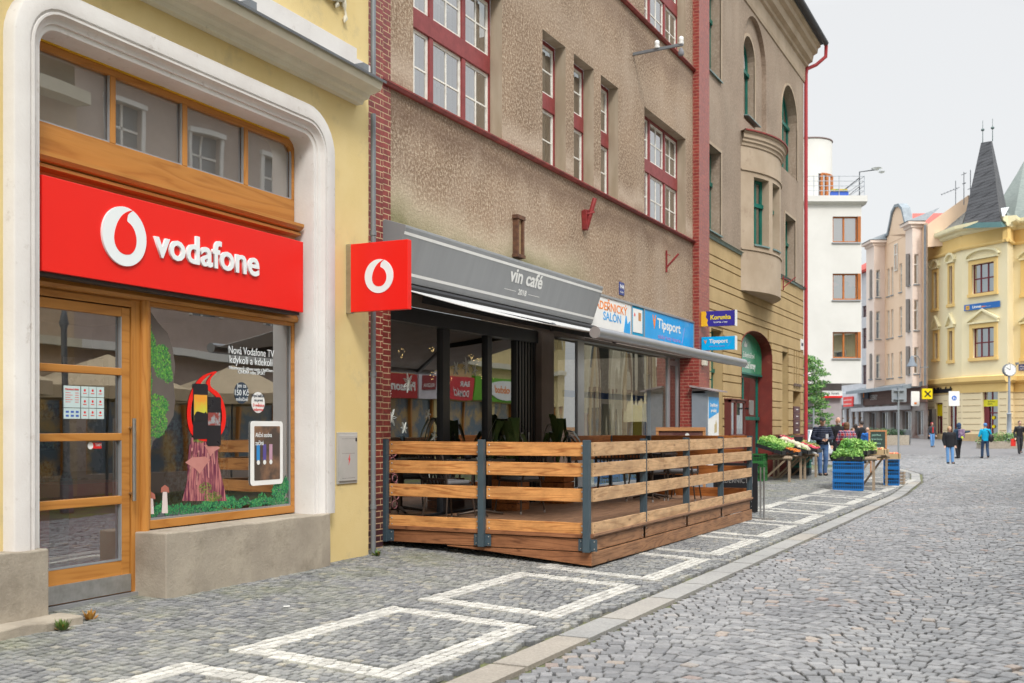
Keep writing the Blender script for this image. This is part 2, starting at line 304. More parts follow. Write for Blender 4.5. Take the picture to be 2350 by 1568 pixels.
def leafM(name,cols,rough=.6):
    if name in _C: return _C[name]
    m,t,p,o=nm(name); g=nd(t,'ShaderNodeNewGeometry'); r=ramp(t,cols); t.links.new(g.outputs['Random Per Island'],r.inputs[0]); t.links.new(r.outputs[0],p.inputs['Base Color']); p.inputs['Roughness'].default_value=rough; _C[name]=m; return m
def setts(name,cols,rough=.75,moss=None,bumps=.5):
    m,t,p,o=nm(name); L=t.links.new; g=nd(t,'ShaderNodeNewGeometry'); r=ramp(t,cols); r.color_ramp.interpolation='LINEAR'; L(g.outputs['Random Per Island'],r.inputs[0])
    mp=coords(t); n=nd(t,'ShaderNodeTexNoise',Scale=45,Detail=5,Roughness=.7); L(mp.outputs[0],n.inputs[0]); r2=ramp(t,[(.3,(.62,.62,.62)),(.7,(1.15,1.15,1.15))]); L(n.outputs['Fac'],r2.inputs[0])
    x=nd(t,'ShaderNodeMixRGB',blend_type='MULTIPLY'); x.inputs[0].default_value=.8; L(r.outputs[0],x.inputs[1]); L(r2.outputs[0],x.inputs[2]); c=x.outputs[0]
    nb=nd(t,'ShaderNodeTexNoise',Scale=.55,Detail=6,Roughness=.65); L(mp.outputs[0],nb.inputs[0]); rb=ramp(t,[(.3,(.80,.80,.81)),(.7,(1.16,1.15,1.13))]); L(nb.outputs['Fac'],rb.inputs[0]); xb=nd(t,'ShaderNodeMixRGB',blend_type='MULTIPLY'); xb.inputs[0].default_value=.9; L(c,xb.inputs[1]); L(rb.outputs[0],xb.inputs[2]); c=xb.outputs[0]
    if moss:
        n3=nd(t,'ShaderNodeTexNoise',Scale=1.1,Detail=6,Roughness=.7); L(mp.outputs[0],n3.inputs[0]); r3=ramp(t,[(.44,(0,0,0)),(.68,(.6,.6,.6))]); L(n3.outputs['Fac'],r3.inputs[0])
        sx=nd(t,'ShaderNodeSeparateXYZ'); L(mp.outputs[0],sx.inputs[0]); mr=nd(t,'ShaderNodeMapRange'); mr.inputs[1].default_value=2.6; mr.inputs[2].default_value=1.0; mr.inputs[3].default_value=.15; L(sx.outputs[0],mr.inputs[0]); mm=nd(t,'ShaderNodeMath',operation='MULTIPLY'); L(mr.outputs[0],mm.inputs[0]); L(r3.outputs[0],mm.inputs[1]); r3=mm
        x3=nd(t,'ShaderNodeMixRGB'); L(r3.outputs[0],x3.inputs[0]); L(c,x3.inputs[1]); x3.inputs[2].default_value=(*moss,1); c=x3.outputs[0]
    L(c,p.inputs['Base Color']); rr=nd(t,'ShaderNodeMapRange'); rr.inputs[3].default_value=rough-.2; rr.inputs[4].default_value=rough+.15; L(n.outputs['Fac'],rr.inputs[0]); L(rr.outputs[0],p.inputs['Roughness'])
    b=nd(t,'ShaderNodeBump',Strength=bumps,Distance=.006); L(n.outputs['Fac'],b.inputs['Height']); L(b.outputs[0],p.inputs['Normal'])
    return m
white=M('white_paint',(.8,.8,.78),(.74,.74,.73),rough=.45)
black=M('black_plastic',(.02,.02,.022),rough=.4)
# ---------------- ground ----------------
def kx(y):   # inner edge of the kerb
    pts=[(-20,3.86),(27,3.86),(34,3.55),(39,3.0),(43,1.9),(45.5,.2),(47,-2.5),(47.5,-30)]
    for (a,b),(c,d) in zip(pts,pts[1:]):
        if a<=y<=c: return b+(d-b)*(y-a)/(c-a)
    return -99
def gz(x,y):
    g=-.045*max(-.5,min(x,3.9)) if x<3.9 else -.19+.004*min(x-3.9,4)
    if y>36: k=min(1,(y-36)/12); g=g*(1-k)+k*(-.13)
    if y>57: g+=.0288*(min(y,100)-57)
    return g
gb=MB(WORLD)
xs=[-120,-60,-30,-15,-8,-4,-2,0,1,2,3,3.86,4.14,5,7,9,13,20,40,90,160]; ys=[-40,-10,0,4,8,12,16,20,24,28,32,36,40,44,48,52,57,62,67,72,78,84,90,100,140,220,330]
V=[(x,y,gz(x,y)-.035) for y in ys for x in xs]; nx=len(xs)
gb.add(V,[(j*nx+i,j*nx+i+1,(j+1)*nx+i+1,(j+1)*nx+i) for j in range(len(ys)-1) for i in range(nx-1)])
joint,t,p,o=nm('joint_dirt'); mp=coords(t); n=nd(t,'ShaderNodeTexNoise',Scale=1.3,Detail=8,Roughness=.75); t.links.new(mp.outputs[0],n.inputs[0])
r=ramp(t,[(.35,(.095,.085,.07)),(.48,(.10,.098,.06)),(.60,(.13,.16,.035))]); t.links.new(n.outputs['Fac'],r.inputs[0]); 
v=nd(t,'ShaderNodeTexVoronoi',Scale=9); t.links.new(mp.outputs[0],v.inputs[0]); v2=ramp(t,[(0,(.13,.13,.14)),(1,(.19,.18,.18))]); t.links.new(v.outputs['Color'],v2.inputs[0])
sy=nd(t,'ShaderNodeSeparateXYZ'); t.links.new(mp.outputs[0],sy.inputs[0]); mr=nd(t,'ShaderNodeMapRange'); mr.inputs[1].default_value=59.5; mr.inputs[2].default_value=61; t.links.new(sy.outputs[1],mr.inputs[0])
x=nd(t,'ShaderNodeMixRGB'); t.links.new(mr.outputs[0],x.inputs[0]); t.links.new(r.outputs[0],x.inputs[1]); t.links.new(v2.outputs[0],x.inputs[2]); t.links.new(x.outputs[0],p.inputs['Base Color']); p.inputs['Roughness'].default_value=.95
tag(gb.build('ground',joint),kind='structure')
def stones(cx,cy,sx,sy,ang,hz,name,mat,dome=.006,top=.16,tl=.011):
    """one mesh of many worn setts: arrays of centres, half sizes, rotation, height"""
    n=len(cx); c,s=np.cos(ang),np.sin(ang); z=np.array([gz(a,b) for a,b in zip(cx,cy)])+hz
    V=np.zeros((n,12,3)); q=np.array([(-1,-1),(1,-1),(1,1),(-1,1)])
    j=rng.normal(0,.05 if tl else 0,(n,4,2))
    tilt=rng.normal(0,tl,(n,2))
    def ring(k,f,dz):
        for i in range(4):
            lx=(q[i,0]*f+j[:,i,0])*sx; ly=(q[i,1]*f+j[:,i,1])*sy
            V[:,k+i,0]=cx+lx*c-ly*s; V[:,k+i,1]=cy+lx*s+ly*c; V[:,k+i,2]=z+dz+(lx*tilt[:,0]+ly*tilt[:,1])
    ring(0,.98,-.035); ring(4,.97,-dome*1.1); ring(8,1-top,0)
    fc=[(8,9,10,11)]+[(a+i,a+(i+1)%4,a+4+(i+1)%4,a+4+i) for a in(0,4) for i in range(4)]
    Fa=(np.arange(n)[:,None,None]*12+np.array(fc)[None]).reshape(-1,4)
    me=bpy.data.meshes.new(name); me.vertices.add(n*12); me.vertices.foreach_set('co',V.ravel()); me.loops.add(len(Fa)*4); me.loops.foreach_set('vertex_index',Fa.ravel().astype(np.int32))
    me.polygons.add(len(Fa)); me.polygons.foreach_set('loop_start',np.arange(len(Fa),dtype=np.int32)*4); me.polygons.foreach_set('loop_total',np.full(len(Fa),4,dtype=np.int32)); me.polygons.foreach_set('use_smooth',np.full(len(Fa),False))
    me.update(calc_edges=True); me.validate(); me.materials.append(mat)
    o=bpy.data.objects.new(name,me); sc.collection.objects.link(o); tag(o,kind='structure'); return o
m_pav=setts('pavement_setts',[(0,(.16,.165,.175)),(.3,(.215,.22,.225)),(.6,(.26,.265,.27)),(.92,(.32,.32,.31)),(1,(.37,.35,.30))],moss=(.16,.17,.07))
m_wht=setts('white_setts',[(0,(.42,.41,.385)),(1,(.62,.61,.57))],rough=.75)
m_road=setts('road_setts',[(0,(.185,.188,.198)),(.35,(.225,.228,.238)),(.7,(.262,.262,.27)),(.95,(.31,.31,.32)),(.975,(.36,.31,.27)),(1,(.31,.25,.23))],rough=.7,bumps=.6)
m_kerb=setts('kerb_stone',[(0,(.29,.29,.285)),(.7,(.34,.335,.325)),(1,(.36,.32,.27))],rough=.8,bumps=.4)
SQ=[(5.78+2.465*k,7.85+2.465*k) for k in range(-2,12)]; X0,X1,BW=2.25,3.62,.2
def inband(x,y):
    for a,b in SQ:
        if X0-.003<x<X1+.003 and a-.003<y<b+.003: return not(X0+BW+.003<x<X1-BW-.003 and a+BW+.003<y<b-BW-.003)
    return False
P=[];y=1.5;st=.071
while y<47:
    amp=.0; x=-.1+random.uniform(0,.05)
    while x<kx(y)-.03:
        wd=random.uniform(.058,.088); xc=x+wd/2; yc=y+.035*math.sin(xc*2.1)+.02*math.sin(xc*5+y)+random.uniform(-.004,.004)
        if xc<kx(yc)-.04 and not inband(xc,yc) and not inband(xc,yc+.025) and not inband(xc,yc-.025): P.append((xc,yc,wd/2-.005,st/2-.005))
        x+=wd
    y+=st
A=np.array(P); n=len(A)
stones(A[:,0],A[:,1],A[:,2],A[:,3],rng.normal(0,.05,n),rng.normal(0,.0022,n),'pavement',m_pav,dome=.005,top=.1)
P=[]
for a,b in SQ:
    w3=BW/3
    for k in range(3):
        for (u0,u1,v,hor) in((a,b,X0+w3*(k+.5),0),(a,b,X1-w3*(k+.5),0),(X0+BW,X1-BW,a+w3*(k+.5),1),(X0+BW,X1-BW,b-w3*(k+.5),1)):
            u=u0
            while u<u1-.02:
                l=min(random.uniform(.06,.095),u1-u); c=u+l/2; P.append((c,v,l/2-.003,w3/2-.003) if hor else (v,c,w3/2-.003,l/2-.003)); u+=l
A=np.array(P); n=len(A)
stones(A[:,0],A[:,1],A[:,2],A[:,3],rng.normal(0,.03,n),rng.normal(.002,.002,n),'pavement_border',m_wht,dome=.004,top=.1)
# kerb slabs follow the kerb line
P=[];y=1.0;ang=[]
while y<46.5:
    l=random.uniform(.8,1.25) if y<33 else .45; a=(kx(y),y); b=(kx(y+l),y+l); L_=math.hypot(b[0]-a[0],b[1]-a[1]); th=math.atan2(b[1]-a[1],b[0]-a[0]); nx_,ny_=math.sin(th),-math.cos(th)
    P.append(((a[0]+b[0])/2+nx_*.145,(a[1]+b[1])/2+ny_*.145,L_/2-.003,.135)); ang.append(th); y+=l
A=np.array(P); n=len(A); ko=stones(A[:,0],A[:,1],A[:,2],A[:,3],np.array(ang),rng.normal(.004,.001,n),'kerb',m_kerb,dome=.003,top=.03,tl=0.0)
# road cobbles in scalloped rows
P=[];an=[];y=2.5;st=.104
while y<61:
    x0=(max(4.17,kx(y)+.3) if y<27 else kx(y)+.33) if y<47 else -14
    x=x0+random.uniform(0,.04)
    xe=8.2 if y<30 else 7.4
    while x<xe:
        wd=random.uniform(.085,.135); xc=x+wd/2; ph=((xc-4.17)%1.5)/1.5; sag=.26*(1-(2*ph-1)**2); yc=y+sag+random.uniform(-.006,.006)
        P.append((xc,yc,wd/2-.005,st/2-.005)); an.append(math.atan(.26*(-4)*(2*ph-1)/1.5)+random.gauss(0,.07)); x+=wd*math.cos(an[-1])**.5
    y+=st
A=np.array(P); n=len(A)
stones(A[:,0],A[:,1],A[:,2],A[:,3],np.array(an),rng.normal(.0,.0035,n),'road',m_road,dome=.006,top=.13)
# ---------------- yellow corner-shop building ----------------
FY=Fr(.35,11.3,R(90)+math.atan(.0244)); FB=Fr(0,0,R(90))
yel=M('yellow_plaster',(.70,.56,.28),(.64,.49,.22),rough=.9,scale=.9,bump=.25,bscale=60,dirt=(.46,.38,.22),dscale=2.2,dlo=.55,dhi=.8)
cream=M('cream_plaster',(.68,.64,.52),(.60,.56,.45),rough=.9,scale=2,bump=.2,bscale=50,dirt=(.3,.27,.2),dscale=7,dlo=.62,dhi=.8)
stone=M('white_stone',(.70,.68,.66),(.62,.59,.57),rough=.8,scale=1.4,bump=.25,bscale=40,dirt=(.40,.35,.31),dscale=7,dlo=.60,dhi=.78)
conc=M('plinth_render',(.40,.35,.28),(.30,.26,.21),rough=.95,scale=2.6,bump=.5,bscale=45,dirt=(.2,.17,.13),dscale=3,dlo=.52,dhi=.8)
wd_s=wood('honey_wood_horizontal',(.46,.20,.045),(.38,.15,.03),'y',rough=.38,ring=7)
wd_v=wood('honey_wood_vertical',(.46,.20,.045),(.38,.15,.03),'z',rough=.38,ring=7)
steel=M('brushed_steel',(.55,.55,.55),(.42,.42,.42),rough=.35,metal=1,scale=8)
alu=M('grey_aluminium',(.42,.43,.45),(.38,.39,.41),rough=.4,metal=.6,scale=3)
grey_m=M('grey_zinc',(.22,.24,.26),(.17,.18,.2),rough=.5,metal=.3)
red=M('red_acrylic',(.80,.018,.012),(.78,.016,.011),rough=.3,scale=1,spec=.4)
lred=M('red_print',(.72,.02,.02),rough=.4); dred=M('dark_red',(.25,.015,.02),rough=.5)
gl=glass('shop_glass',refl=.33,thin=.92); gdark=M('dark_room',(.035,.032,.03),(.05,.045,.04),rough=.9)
room=M('room_wall',(.20,.18,.165),(.25,.22,.2),rough=.9)
navy=M('navy_print',(.03,.05,.08),rough=.5); blk=M('black_print',(.015,.015,.018),rough=.5); 
green1=leafM('leaf_green_print',[(0,(.015,.09,.03)),(.5,(.04,.24,.05)),(1,(.22,.46,.06))]); green2=leafM('moss_green_print',[(0,(.005,.07,.03)),(.5,(.01,.19,.08)),(1,(.10,.38,.10))])
YB=thing('shop_building','pale yellow plastered building on the left edge with the red fronted phone shop','building',FY((-5,0,0)))
m=MB(FY); OP=(-5.612,-2.128,-.1,4.442,0,.22)
m.wall(-14,-1.04,-.3,9,[OP,(-12,-8,.6,4.2)],d=0,dep=.22); m.box(-14,-1.04,-.9,-6,8.9,9); m.quad([(-1.04,0,-.3),(-1.04,-6,-.3),(-1.04,-6,9),(-1.04,0,9)])
m.build('wall',yel,YB)
def arcpath(s0,s1,zt,zb,r,n=8):
    P=[(s0,zb),(s0,zt-r)]+[(s0+r-r*math.cos(PI/2*k/n),zt-r+r*math.sin(PI/2*k/n)) for k in range(1,n+1)]
    P+=[(s1-r+r*math.sin(PI/2*k/n),zt-r+r*math.cos(PI/2*k/n)) for k in range(0,n+1)]+[(s1,zb)]
    return P
prof=[(0,-.23),(0,.0),(.012,.03),(.05,.036),(.055,.052),(.085,.058),(.10,.08),(.115,.10),(.132,.10),(.136,.082),(.152,.082),(.156,.10),(.285,.106),(.30,.09),(.31,-.02)]
m=MB(FY); m.sweep(arcpath(-5.6,-2.14,4.43,.52,.16),prof); m.build('stone_surround',stone,YB,smooth=True)
# plinths
def rough_box(m,s0,s1,d0,d1,z0,z1,n=14,a=.012):
    for i in range(n):
        u0=s0+(s1-s0)*i/n;u1=s0+(s1-s0)*(i+1)/n
        f=lambda u:(math.sin(u*7.3)+math.sin(u*17.1+1)*.6)*a*.6
        m.add([(u0,d0,z0),(u1,d0,z0),(u1,d1+f(u1)*.5,z0),(u0,d1+f(u0)*.5,z0),(u0,d0,z1),(u1,d0,z1),(u1,d1+f(u1),z1+f(u1+2)*.6),(u0,d1+f(u0),z1+f(u0+2)*.6)],[(0,3,2,1),(4,5,6,7)]+([(0,4,7,3)] if i==0 else [])+([(1,2,6,5)] if i==n-1 else [])+[(3,7,6,2),(0,1,5,4)])
m=MB(FY); rough_box(m,-4.40,-1.97,-.24,.14,-.2,.525); m.build('plinth',conc,YB,bev=.012)
m=MB(FY); rough_box(m,-9,-5.62,-.24,.14,-.2,.525,20); m.build('plinth',conc,YB,bev=.012)
m=MB(FY); rough_box(m,-9,-5.50,.12,.36,-.2,.03,20,.02); m.build('kerb_stone',conc,YB,bev=.012)
# cornice above
m=MB(FY); m.profs([(-.05,5.0),(.08,5.0),(.10,5.04),(.16,5.05),(.18,5.09),(.25,5.10),(.32,5.13),(.34,5.19),(.34,5.22),(-.05,5.30)],-14,-1.28); m.build('cornice',cream,YB,smooth=False)
m=MB(FY); m.profs([(-.02,5.30),(.36,5.215),(.37,5.20),(.375,5.225),(-.02,5.325)],-14,-1.25); 
for s in(-3.5,-1.6,-5.4): m.box(s,s+.1,.1,.3,5.26,5.34)
m.build('cornice_flashing',grey_m,YB)
m=MB(FY); m.profs([(-.02,5.31),(.055,5.31),(.055,5.60),(-.02,5.60)],-14,-1.36); m.profs([(-.02,5.31),(.04,5.31),(.04,5.50),(-.02,5.50)],-1.358,-1.06); m.build('stone_band',stone,YB)
m=MB(FY)
for c,sc_ in((-1.72,.9),(-1.56,1.2),(-2.0,.6),(-2.35,.8)):
    P=[(c+.02*math.sin(k*1.1),.03,6.25-k*.04*sc_) for k in range(10)]; m.tube(P,[.02+.012*math.sin(k*1.7) for k in range(9)]+[.004],6)
m.tube([(-2.4,.03,6.03),(-2.2,.04,5.98),(-2.0,.03,6.04),(-1.8,.04,6.0),(-1.6,.03,6.06)],.03,6); m.build('plaster_garland',cream,YB,smooth=True)
# transom window row
wf=thing  # alias keeps names short
D=-.2
TW=MB(FY).box(-5.58,-2.15,D-.06,D,3.55,3.80); TW.box(-5.58,-2.15,D-.05,D+.002,4.36,4.42).box(-2.19,-2.15,D-.05,D,3.8,4.36)
TW=TW.build('transom_window',wd_s,YB,bev=.004)
for s in(-4.655,-3.79,-2.93): MB(FY).box(s-.03,s+.03,D-.05,D+.001,3.80,4.36).build('mullion',wd_v,TW,bev=.004)
c=[(-2.30,4.361),(-2.19,4.361),(-2.19,4.25)]+[(-2.30+.11*math.cos(R(a)),4.25+.11*math.sin(R(a))) for a in range(10,90,16)]
MB(FY).prism(c,D-.05,D).build('corner_piece',wd_v,TW)
for a,b in((-5.58,-4.685),(-4.625,-3.82),(-3.76,-2.96),(-2.90,-2.19)):
    MB(FY).quad([(a,D-.035,3.8),(b,D-.035,3.8),(b,D-.035,4.36),(a,D-.035,4.36)]).build('pane',glass('transom_glass',refl=.26,thin=.9),TW,norm=False)
    e=MB(FY); e.box(a,b,D-.03,D-.008,3.80,3.812).box(b-.012,b,D-.03,D-.008,3.812,4.36); e.build('glazing_bead',alu,TW)
MB(FY).box(-5.58,-2.16,D-.09,D-.06,3.75,4.40).build('blind',M('cream_blind',(.66,.58,.54),(.56,.49,.46),rough=.9,scale=.8),TW)
MB(FY).box(-5.58,-2.15,D-.04,D+.02,4.42,4.44).build('yellow_seal',M('yellow_seal',(.7,.42,.02)),TW)
p=[(D-.05,3.36),(D+.02,3.36),(D+.03,3.40),(D+.10,3.42),(D+.10,3.445),(D+.07,3.455),(D+.12,3.47),(D+.145,3.50),(D+.145,3.53),(D-.05,3.555)]
MB(FY).profs(p,-5.58,-2.18).build('wooden_cornice',wd_s,YB)
MB(FY).box(-5.58,-2.15,D-.06,D-.01,3.2,3.37).box(-5.58,-2.15,D-.05,D-.002,2.50,2.70).build('sign_backboard',wd_s,YB)
p=[(D-.05,2.52),(D+.04,2.52),(D+.055,2.55),(D+.04,2.58),(D+.03,2.60),(D+.01,2.62),(D-.05,2.62)]
MB(FY).profs(p,-5.58,-2.15).build('head_moulding',wd_s,YB)
# display window
m=MB(FY); m.box(-4.25,-2.15,D-.05,D+.005,.535,.61).box(-4.25,-2.15,D-.05,D+.005,2.48,2.52).box(-2.20,-2.15,D-.05,D+.004,.61,2.48).box(-4.25,-4.225,D-.05,D+.004,.61,2.48)
DW=m.build('display_window',wd_s,YB,bev=.004)
G0=D-.03
MB(FY).quad([(-4.225,G0,.61),(-2.20,G0,.61),(-2.20,G0,2.48),(-4.225,G0,2.48)]).build('pane',gl,DW,norm=False)
MB(FY).box(-4.225,-2.20,G0+.002,G0+.02,.61,.628).box(-2.212,-2.20,G0+.002,G0+.02,.628,2.48).build('glazing_bead',alu,DW)
m=MB(FY); m.box(-4.445,-4.345,D-.06,D-.005,0,2.52); m.tube([(-4.30,D-.0,.0),(-4.30,D,2.52)],.045,12); m.build('door_post',wd_v,YB,smooth=True)
# door
m=MB(FY); m.box(-4.55,-4.455,D-.06,D-.012,.02,2.44).box(-5.58,-5.53,D-.06,D-.012,.02,2.44)
m.box(-5.53,-4.55,D-.06,D-.012,2.36,2.44)
for a,b in((1.862,1.925),(1.312,1.375),(.775,.846)): m.box(-5.53,-4.55,D-.055,D-.008,a,b)
m.box(-5.53,-4.55,D-.06,D-.014,.02,.298)
DR=m.build('door',wd_s,YB,bev=.005)
MB(FY).box(-5.58,-4.445,D-.06,D-.002,2.45,2.52).build('door_head',wd_s,YB,bev=.004)
gm=MB(FY)
for a,b in((.298,.775),(.846,1.312),(1.375,1.862),(1.925,2.36)): MB(FY).quad([(-5.53,D-.04,a),(-4.55,D-.04,a),(-4.55,D-.04,b),(-5.53,D-.04,b)]).build('pane',gl,DR,norm=False); gm.box(-4.562,-4.55,D-.038,D-.01,a,b)
gm.box(-5.53,-4.562,D-.038,D-.012,.298,.312); gm.build('glazing_bead',alu,DR)
MB(FY).box(-5.58,-4.458,D-.013,D+.004,.03,.175).build('kick_plate',M('scuffed_steel',(.5,.5,.5),(.36,.36,.35),rough=.45,metal=.8,scale=9),DR)
MB(FY).box(-5.58,-4.35,D-.06,D+.03,-.1,.018).build('threshold',alu,YB)
m=MB(FY); hs=-4.49; m.tube([(hs,D+.07,.80),(hs,D+.07,1.50)],.017,12)
for z in(.86,1.42): m.tube([(hs,D+.07,z),(hs+.03,D-.01,z)],.011,8)
m.build('handle',steel,DR,smooth=True)
# opening hours stickers on the door
pal=M('pale_blue_sticker',(.55,.68,.68),rough=.5); gd=D-.036
def P(px,py,d=gd): return FY.px(px,py,d)
s0,z0=P(146,961);s1,z1=P(239,889)
st=MB(FY); W_=s1-s0;H_=z1-z0
cells=[(0,.40,.34,1),(0,.40,0,.32)]+[(.42+.195*i,.42+.195*i+.185,.34*j,.34*j+.32) for i in range(3) for j in range(3)]
for a,b,c_,d_ in cells: st.box(s0+a*W_,s0+b*W_,gd,gd+.001,z0+c_*H_,z0+d_*H_)
st=st.build('opening_hours_sticker',pal,DR)
text('Otevírací doba',FY,s0+.03*W_,z0+.87*H_,gd+.0015,lred,DR,w=.33*W_)
ic=MB(FY)
for i in range(3):
    for j in range(3):
        cx=s0+(.42+.195*i+.09)*W_; cz=z0+(.34*j+.2)*H_; ic.prism(circ(cx,cz,.011,8),gd+.001,gd+.0018); ic.box(cx-.018,cx+.018,gd+.001,gd+.0018,cz-.028,cz-.022)
for k in range(5): ic.box(s0+.04*W_,s0+(.16+.05*(k%2))*W_,gd+.001,gd+.0018,z0+(.78-.07*k)*H_,z0+(.795-.07*k)*H_); ic.box(s0+.27*W_,s0+.36*W_,gd+.001,gd+.0018,z0+(.78-.07*k)*H_,z0+(.795-.07*k)*H_)
ic.build('sticker_print',lred,DR)
ic=MB(FY)
for i in range(3):
    for j in range(2): ic.box(s0+(.05+.12*i)*W_,s0+(.12+.12*i)*W_,gd+.001,gd+.0018,z0+(.06+.12*j)*H_,z0+(.12+.12*j)*H_)
ic.build('card_logos',M('card_blue',(.05,.12,.45)),DR)
a=P(205,1030);b=P(233,1016); MB(FY).box(a[0]+.02,b[0],gd,gd+.001,a[1],b[1]).build('push_sticker',lred,DR); text('TAM',FY,a[0]+.06,a[1]+.018,gd+.0015,white,DR,w=(b[0]-a[0])*.5)
MB(FY).prism(circ(a[0]+.01,(a[1]+b[1])/2,.03,16),gd+.001,gd+.002).build('push_sticker',white,DR)
# red fascia sign
RS=thing('fascia_sign','long red sign board with a white quotation mark emblem above the shop window','sign',FY((-3.9,0,2.6)))
MB(FY).box(-5.56,-2.27,-.12,.0,2.605,3.33).build('sign_board',red,RS,bev=.004)
MB(FY).box(-5.56,-2.30,-.11,-.03,2.575,2.604).box(-5.56,-2.3,-.19,-.12,2.61,3.3).build('sign_mount',M('dark_steel',(.04,.035,.035),rough=.5),RS)
wht=M('pale_acrylic',(.78,.82,.83),(.76,.80,.82),rough=.35)
Q=[(.36,.94),(.12,.86),(-.12,.70),(-.32,.44),(-.44,.15),(-.48,-.12),(-.42,-.36),(-.25,-.54),(.0,-.61),(.26,-.56),(.45,-.38),(.53,-.12),(.50,.12),(.40,.32),(.26,.45),(.11,.53),(.11,.62),(.16,.78)]
def emblem(F,cs,cz,r,d,parent,wm,rm,t=.018):
    MB(F).prism(circ(cs,cz,r,48),d,d+t).build('emblem_ring',wm,parent)
    MB(F).prism([(cs+r*x,cz+r*z) for x,z in smoothpoly(Q,4)],d+t-.001,d+t+.0015).build('emblem_drop',rm,parent)
cs,cz=FY.px(285,543,.01); emblem(FY,cs,cz,.243,.0,RS,wht,red)
a=FY.px(353,590,.01); b=FY.px(594,631,.01)
text('vodafone',FY,a[0],(a[1]+b[1])/2+.0,.0,wht,RS,w=b[0]-a[0],h=.245,ext=.02,bold=.02)
# blade sign
BS=thing('blade_sign','square red projecting sign with a white emblem between the yellow and brick walls','sign',(.4,9.8,2.68))
FX=Fr(0,9.8,0)
MB(FX).box(.455,1.185,-.075,0,2.68,3.42).build('sign_box',red,BS,bev=.004)
MB(FX).box(.375,.453,-.065,-.01,2.67,3.425).build('sign_mount',steel,BS)
emblem(FX,.825,3.05,.182,0,BS,wht,red,.006)
# grey meter cabinet
EB=thing('meter_cabinet','grey metal meter cabinet with a red lightning mark in the yellow wall','cabinet',FY((-1.48,0,.8)))
s0,s1,z0,z1=-1.675,-1.285,.81,1.37; gm_=M('grey_cabinet_paint',(.42,.40,.38),(.36,.35,.33),rough=.6,dirt=(.55,.53,.5),dscale=12,dlo=.66,dhi=.7)
MB(FY).box(s0,s1,-.01,.015,z0,z1).build('cabinet_frame',gm_,EB,bev=.003); MB(FY).box(s0+.025,s1-.02,.01,.028,z0+.03,z1-.03).build('cabinet_door',gm_,EB,bev=.004)
m=MB(FY)
for k in range(12): 
    for z in(z0+.06,z0+.33,z1-.07): m.prism(circ(s0+.08+.021*k,z,.004,6),.028,.0285)
m.box(s1-.06,s1-.035,.028,.032,z1-.1,z1-.06); m.build('vent_holes',blk,EB)
c=(s0+s1)/2+.01; MB(FY).prism([(c+.02,z0+.33),(c-.02,z0+.26),(c+.0,z0+.265),(c-.01,z0+.2),(c+.025,z0+.275),(c+.005,z0+.27)],.028,.029).build('lightning_mark',lred,EB)
# downpipe
m=MB(FY); m.tube([(-.985,.03,-.05),(-.985,.03,4.98)],.03,12)
for z in(.5,2.0,3.6): m.tube([(-.985,.03,z),(-.985,.03,z+.05)],.037,12)
m.tube([(-.985,.03,5.3),(-.985,.03,9)],.03,12); m.build('downpipe',grey_m,YB,smooth=True)
# display graphics on the glass
def Pg(px,py): return FY.px(px,py,G0+.001)
gk=G0+.0015
def gleaf(m,x0,z0,n,rx,rz,sz,d=gk):
    for _ in range(n):
        a=random.uniform(0,2*PI);r=math.sqrt(random.random()); cx=x0+rx*r*math.cos(a); cz=z0+rz*r*math.sin(a); an=random.uniform(0,PI*2); l=sz*random.uniform(.6,1.3)
        p=[(cx+l*math.cos(an),cz+l*math.sin(an)),(cx+l*.3*math.cos(an+2),cz+l*.3*math.sin(an+2)),(cx+l*.3*math.cos(an-2),cz+l*.3*math.sin(an-2))]; m.add([(q[0],d+random.uniform(0,.001),q[1]) for q in p],[(0,1,2)])
halo=M('tinted_film',(.13,.11,.10),rough=.4)
pts=[(323,707),(345,715),(362,740),(385,765),(396,800),(402,840),(398,880),(402,920),(398,955),(378,990),(352,1012),(345,1040),(330,1075),(323,1075)]
MB(FY).prism([Pg(*q) for q in pts],gk-.001,gk).build('tinted_film',halo,DW)
m=MB(FY)
for px,py,rx,rz,n in((333,745,14,25,120),(340,800,20,45,300),(372,830,24,40,320),(335,880,15,40,200),(355,930,38,25,260),(358,970,30,35,260),(335,1010,13,30,100),(332,1045,10,20,60),(385,860,12,20,80)):
    c=Pg(px,py); gleaf(m,c[0],c[1],int(n*2.2),rx*.0046,rz*.0038,.022)
m.build('shrub_print',green1,DW,norm=False)
m=MB(FY)
for k in range(26):
    px=330+k*13.1+random.uniform(-4,4); py=1188-k*1.1-random.uniform(4,16)*(1+.6*(k%3==0)); c=Pg(px,py); gleaf(m,c[0],c[1],100,.07,.045,.017)
for px,py,rx,rz,n in((640,1128,24,26,300),(655,1115,12,22,150),(600,1150,40,10,160),(500,1145,30,16,200),(480,1150,20,14,120),(527,1152,20,14,120)):
    c=Pg(px,py); gleaf(m,c[0],max(c[1],.65),n,rx*.0046,rz*.0038,.028)
m.v=[Vector((v.x,v.y,max(v.z,.632))) for v in m.v]; m.build('moss_print',green2,DW,norm=False)
st=[(438,1005),(436,1060),(428,1110),(418,1150),(520,1150),(512,1110),(500,1060),(500,1015),(470,1000)]
MB(FY).prism([Pg(*q) for q in st],gk,gk+.001).build('stump_print',M('stump_print',(.12,.015,.05),(.48,.18,.17),rough=.6,stretch=(1,9,.8),scale=6,lo=.42,hi=.6),DW)
rt=MB(FY)
for k in range(26):
    px=random.uniform(436,500); y0=random.uniform(1012,1060); y1=y0+random.uniform(30,70); w_=random.uniform(.8,2.2); sp_=(px-468)*.35*(y1-1010)/140
    rt.prism([Pg(*q) for q in [(px-w_,y0),(px+w_,y0),(px+w_*.6+sp_,y1),(px-w_*.6+sp_,y1)]],gk+.001,gk+.0015)
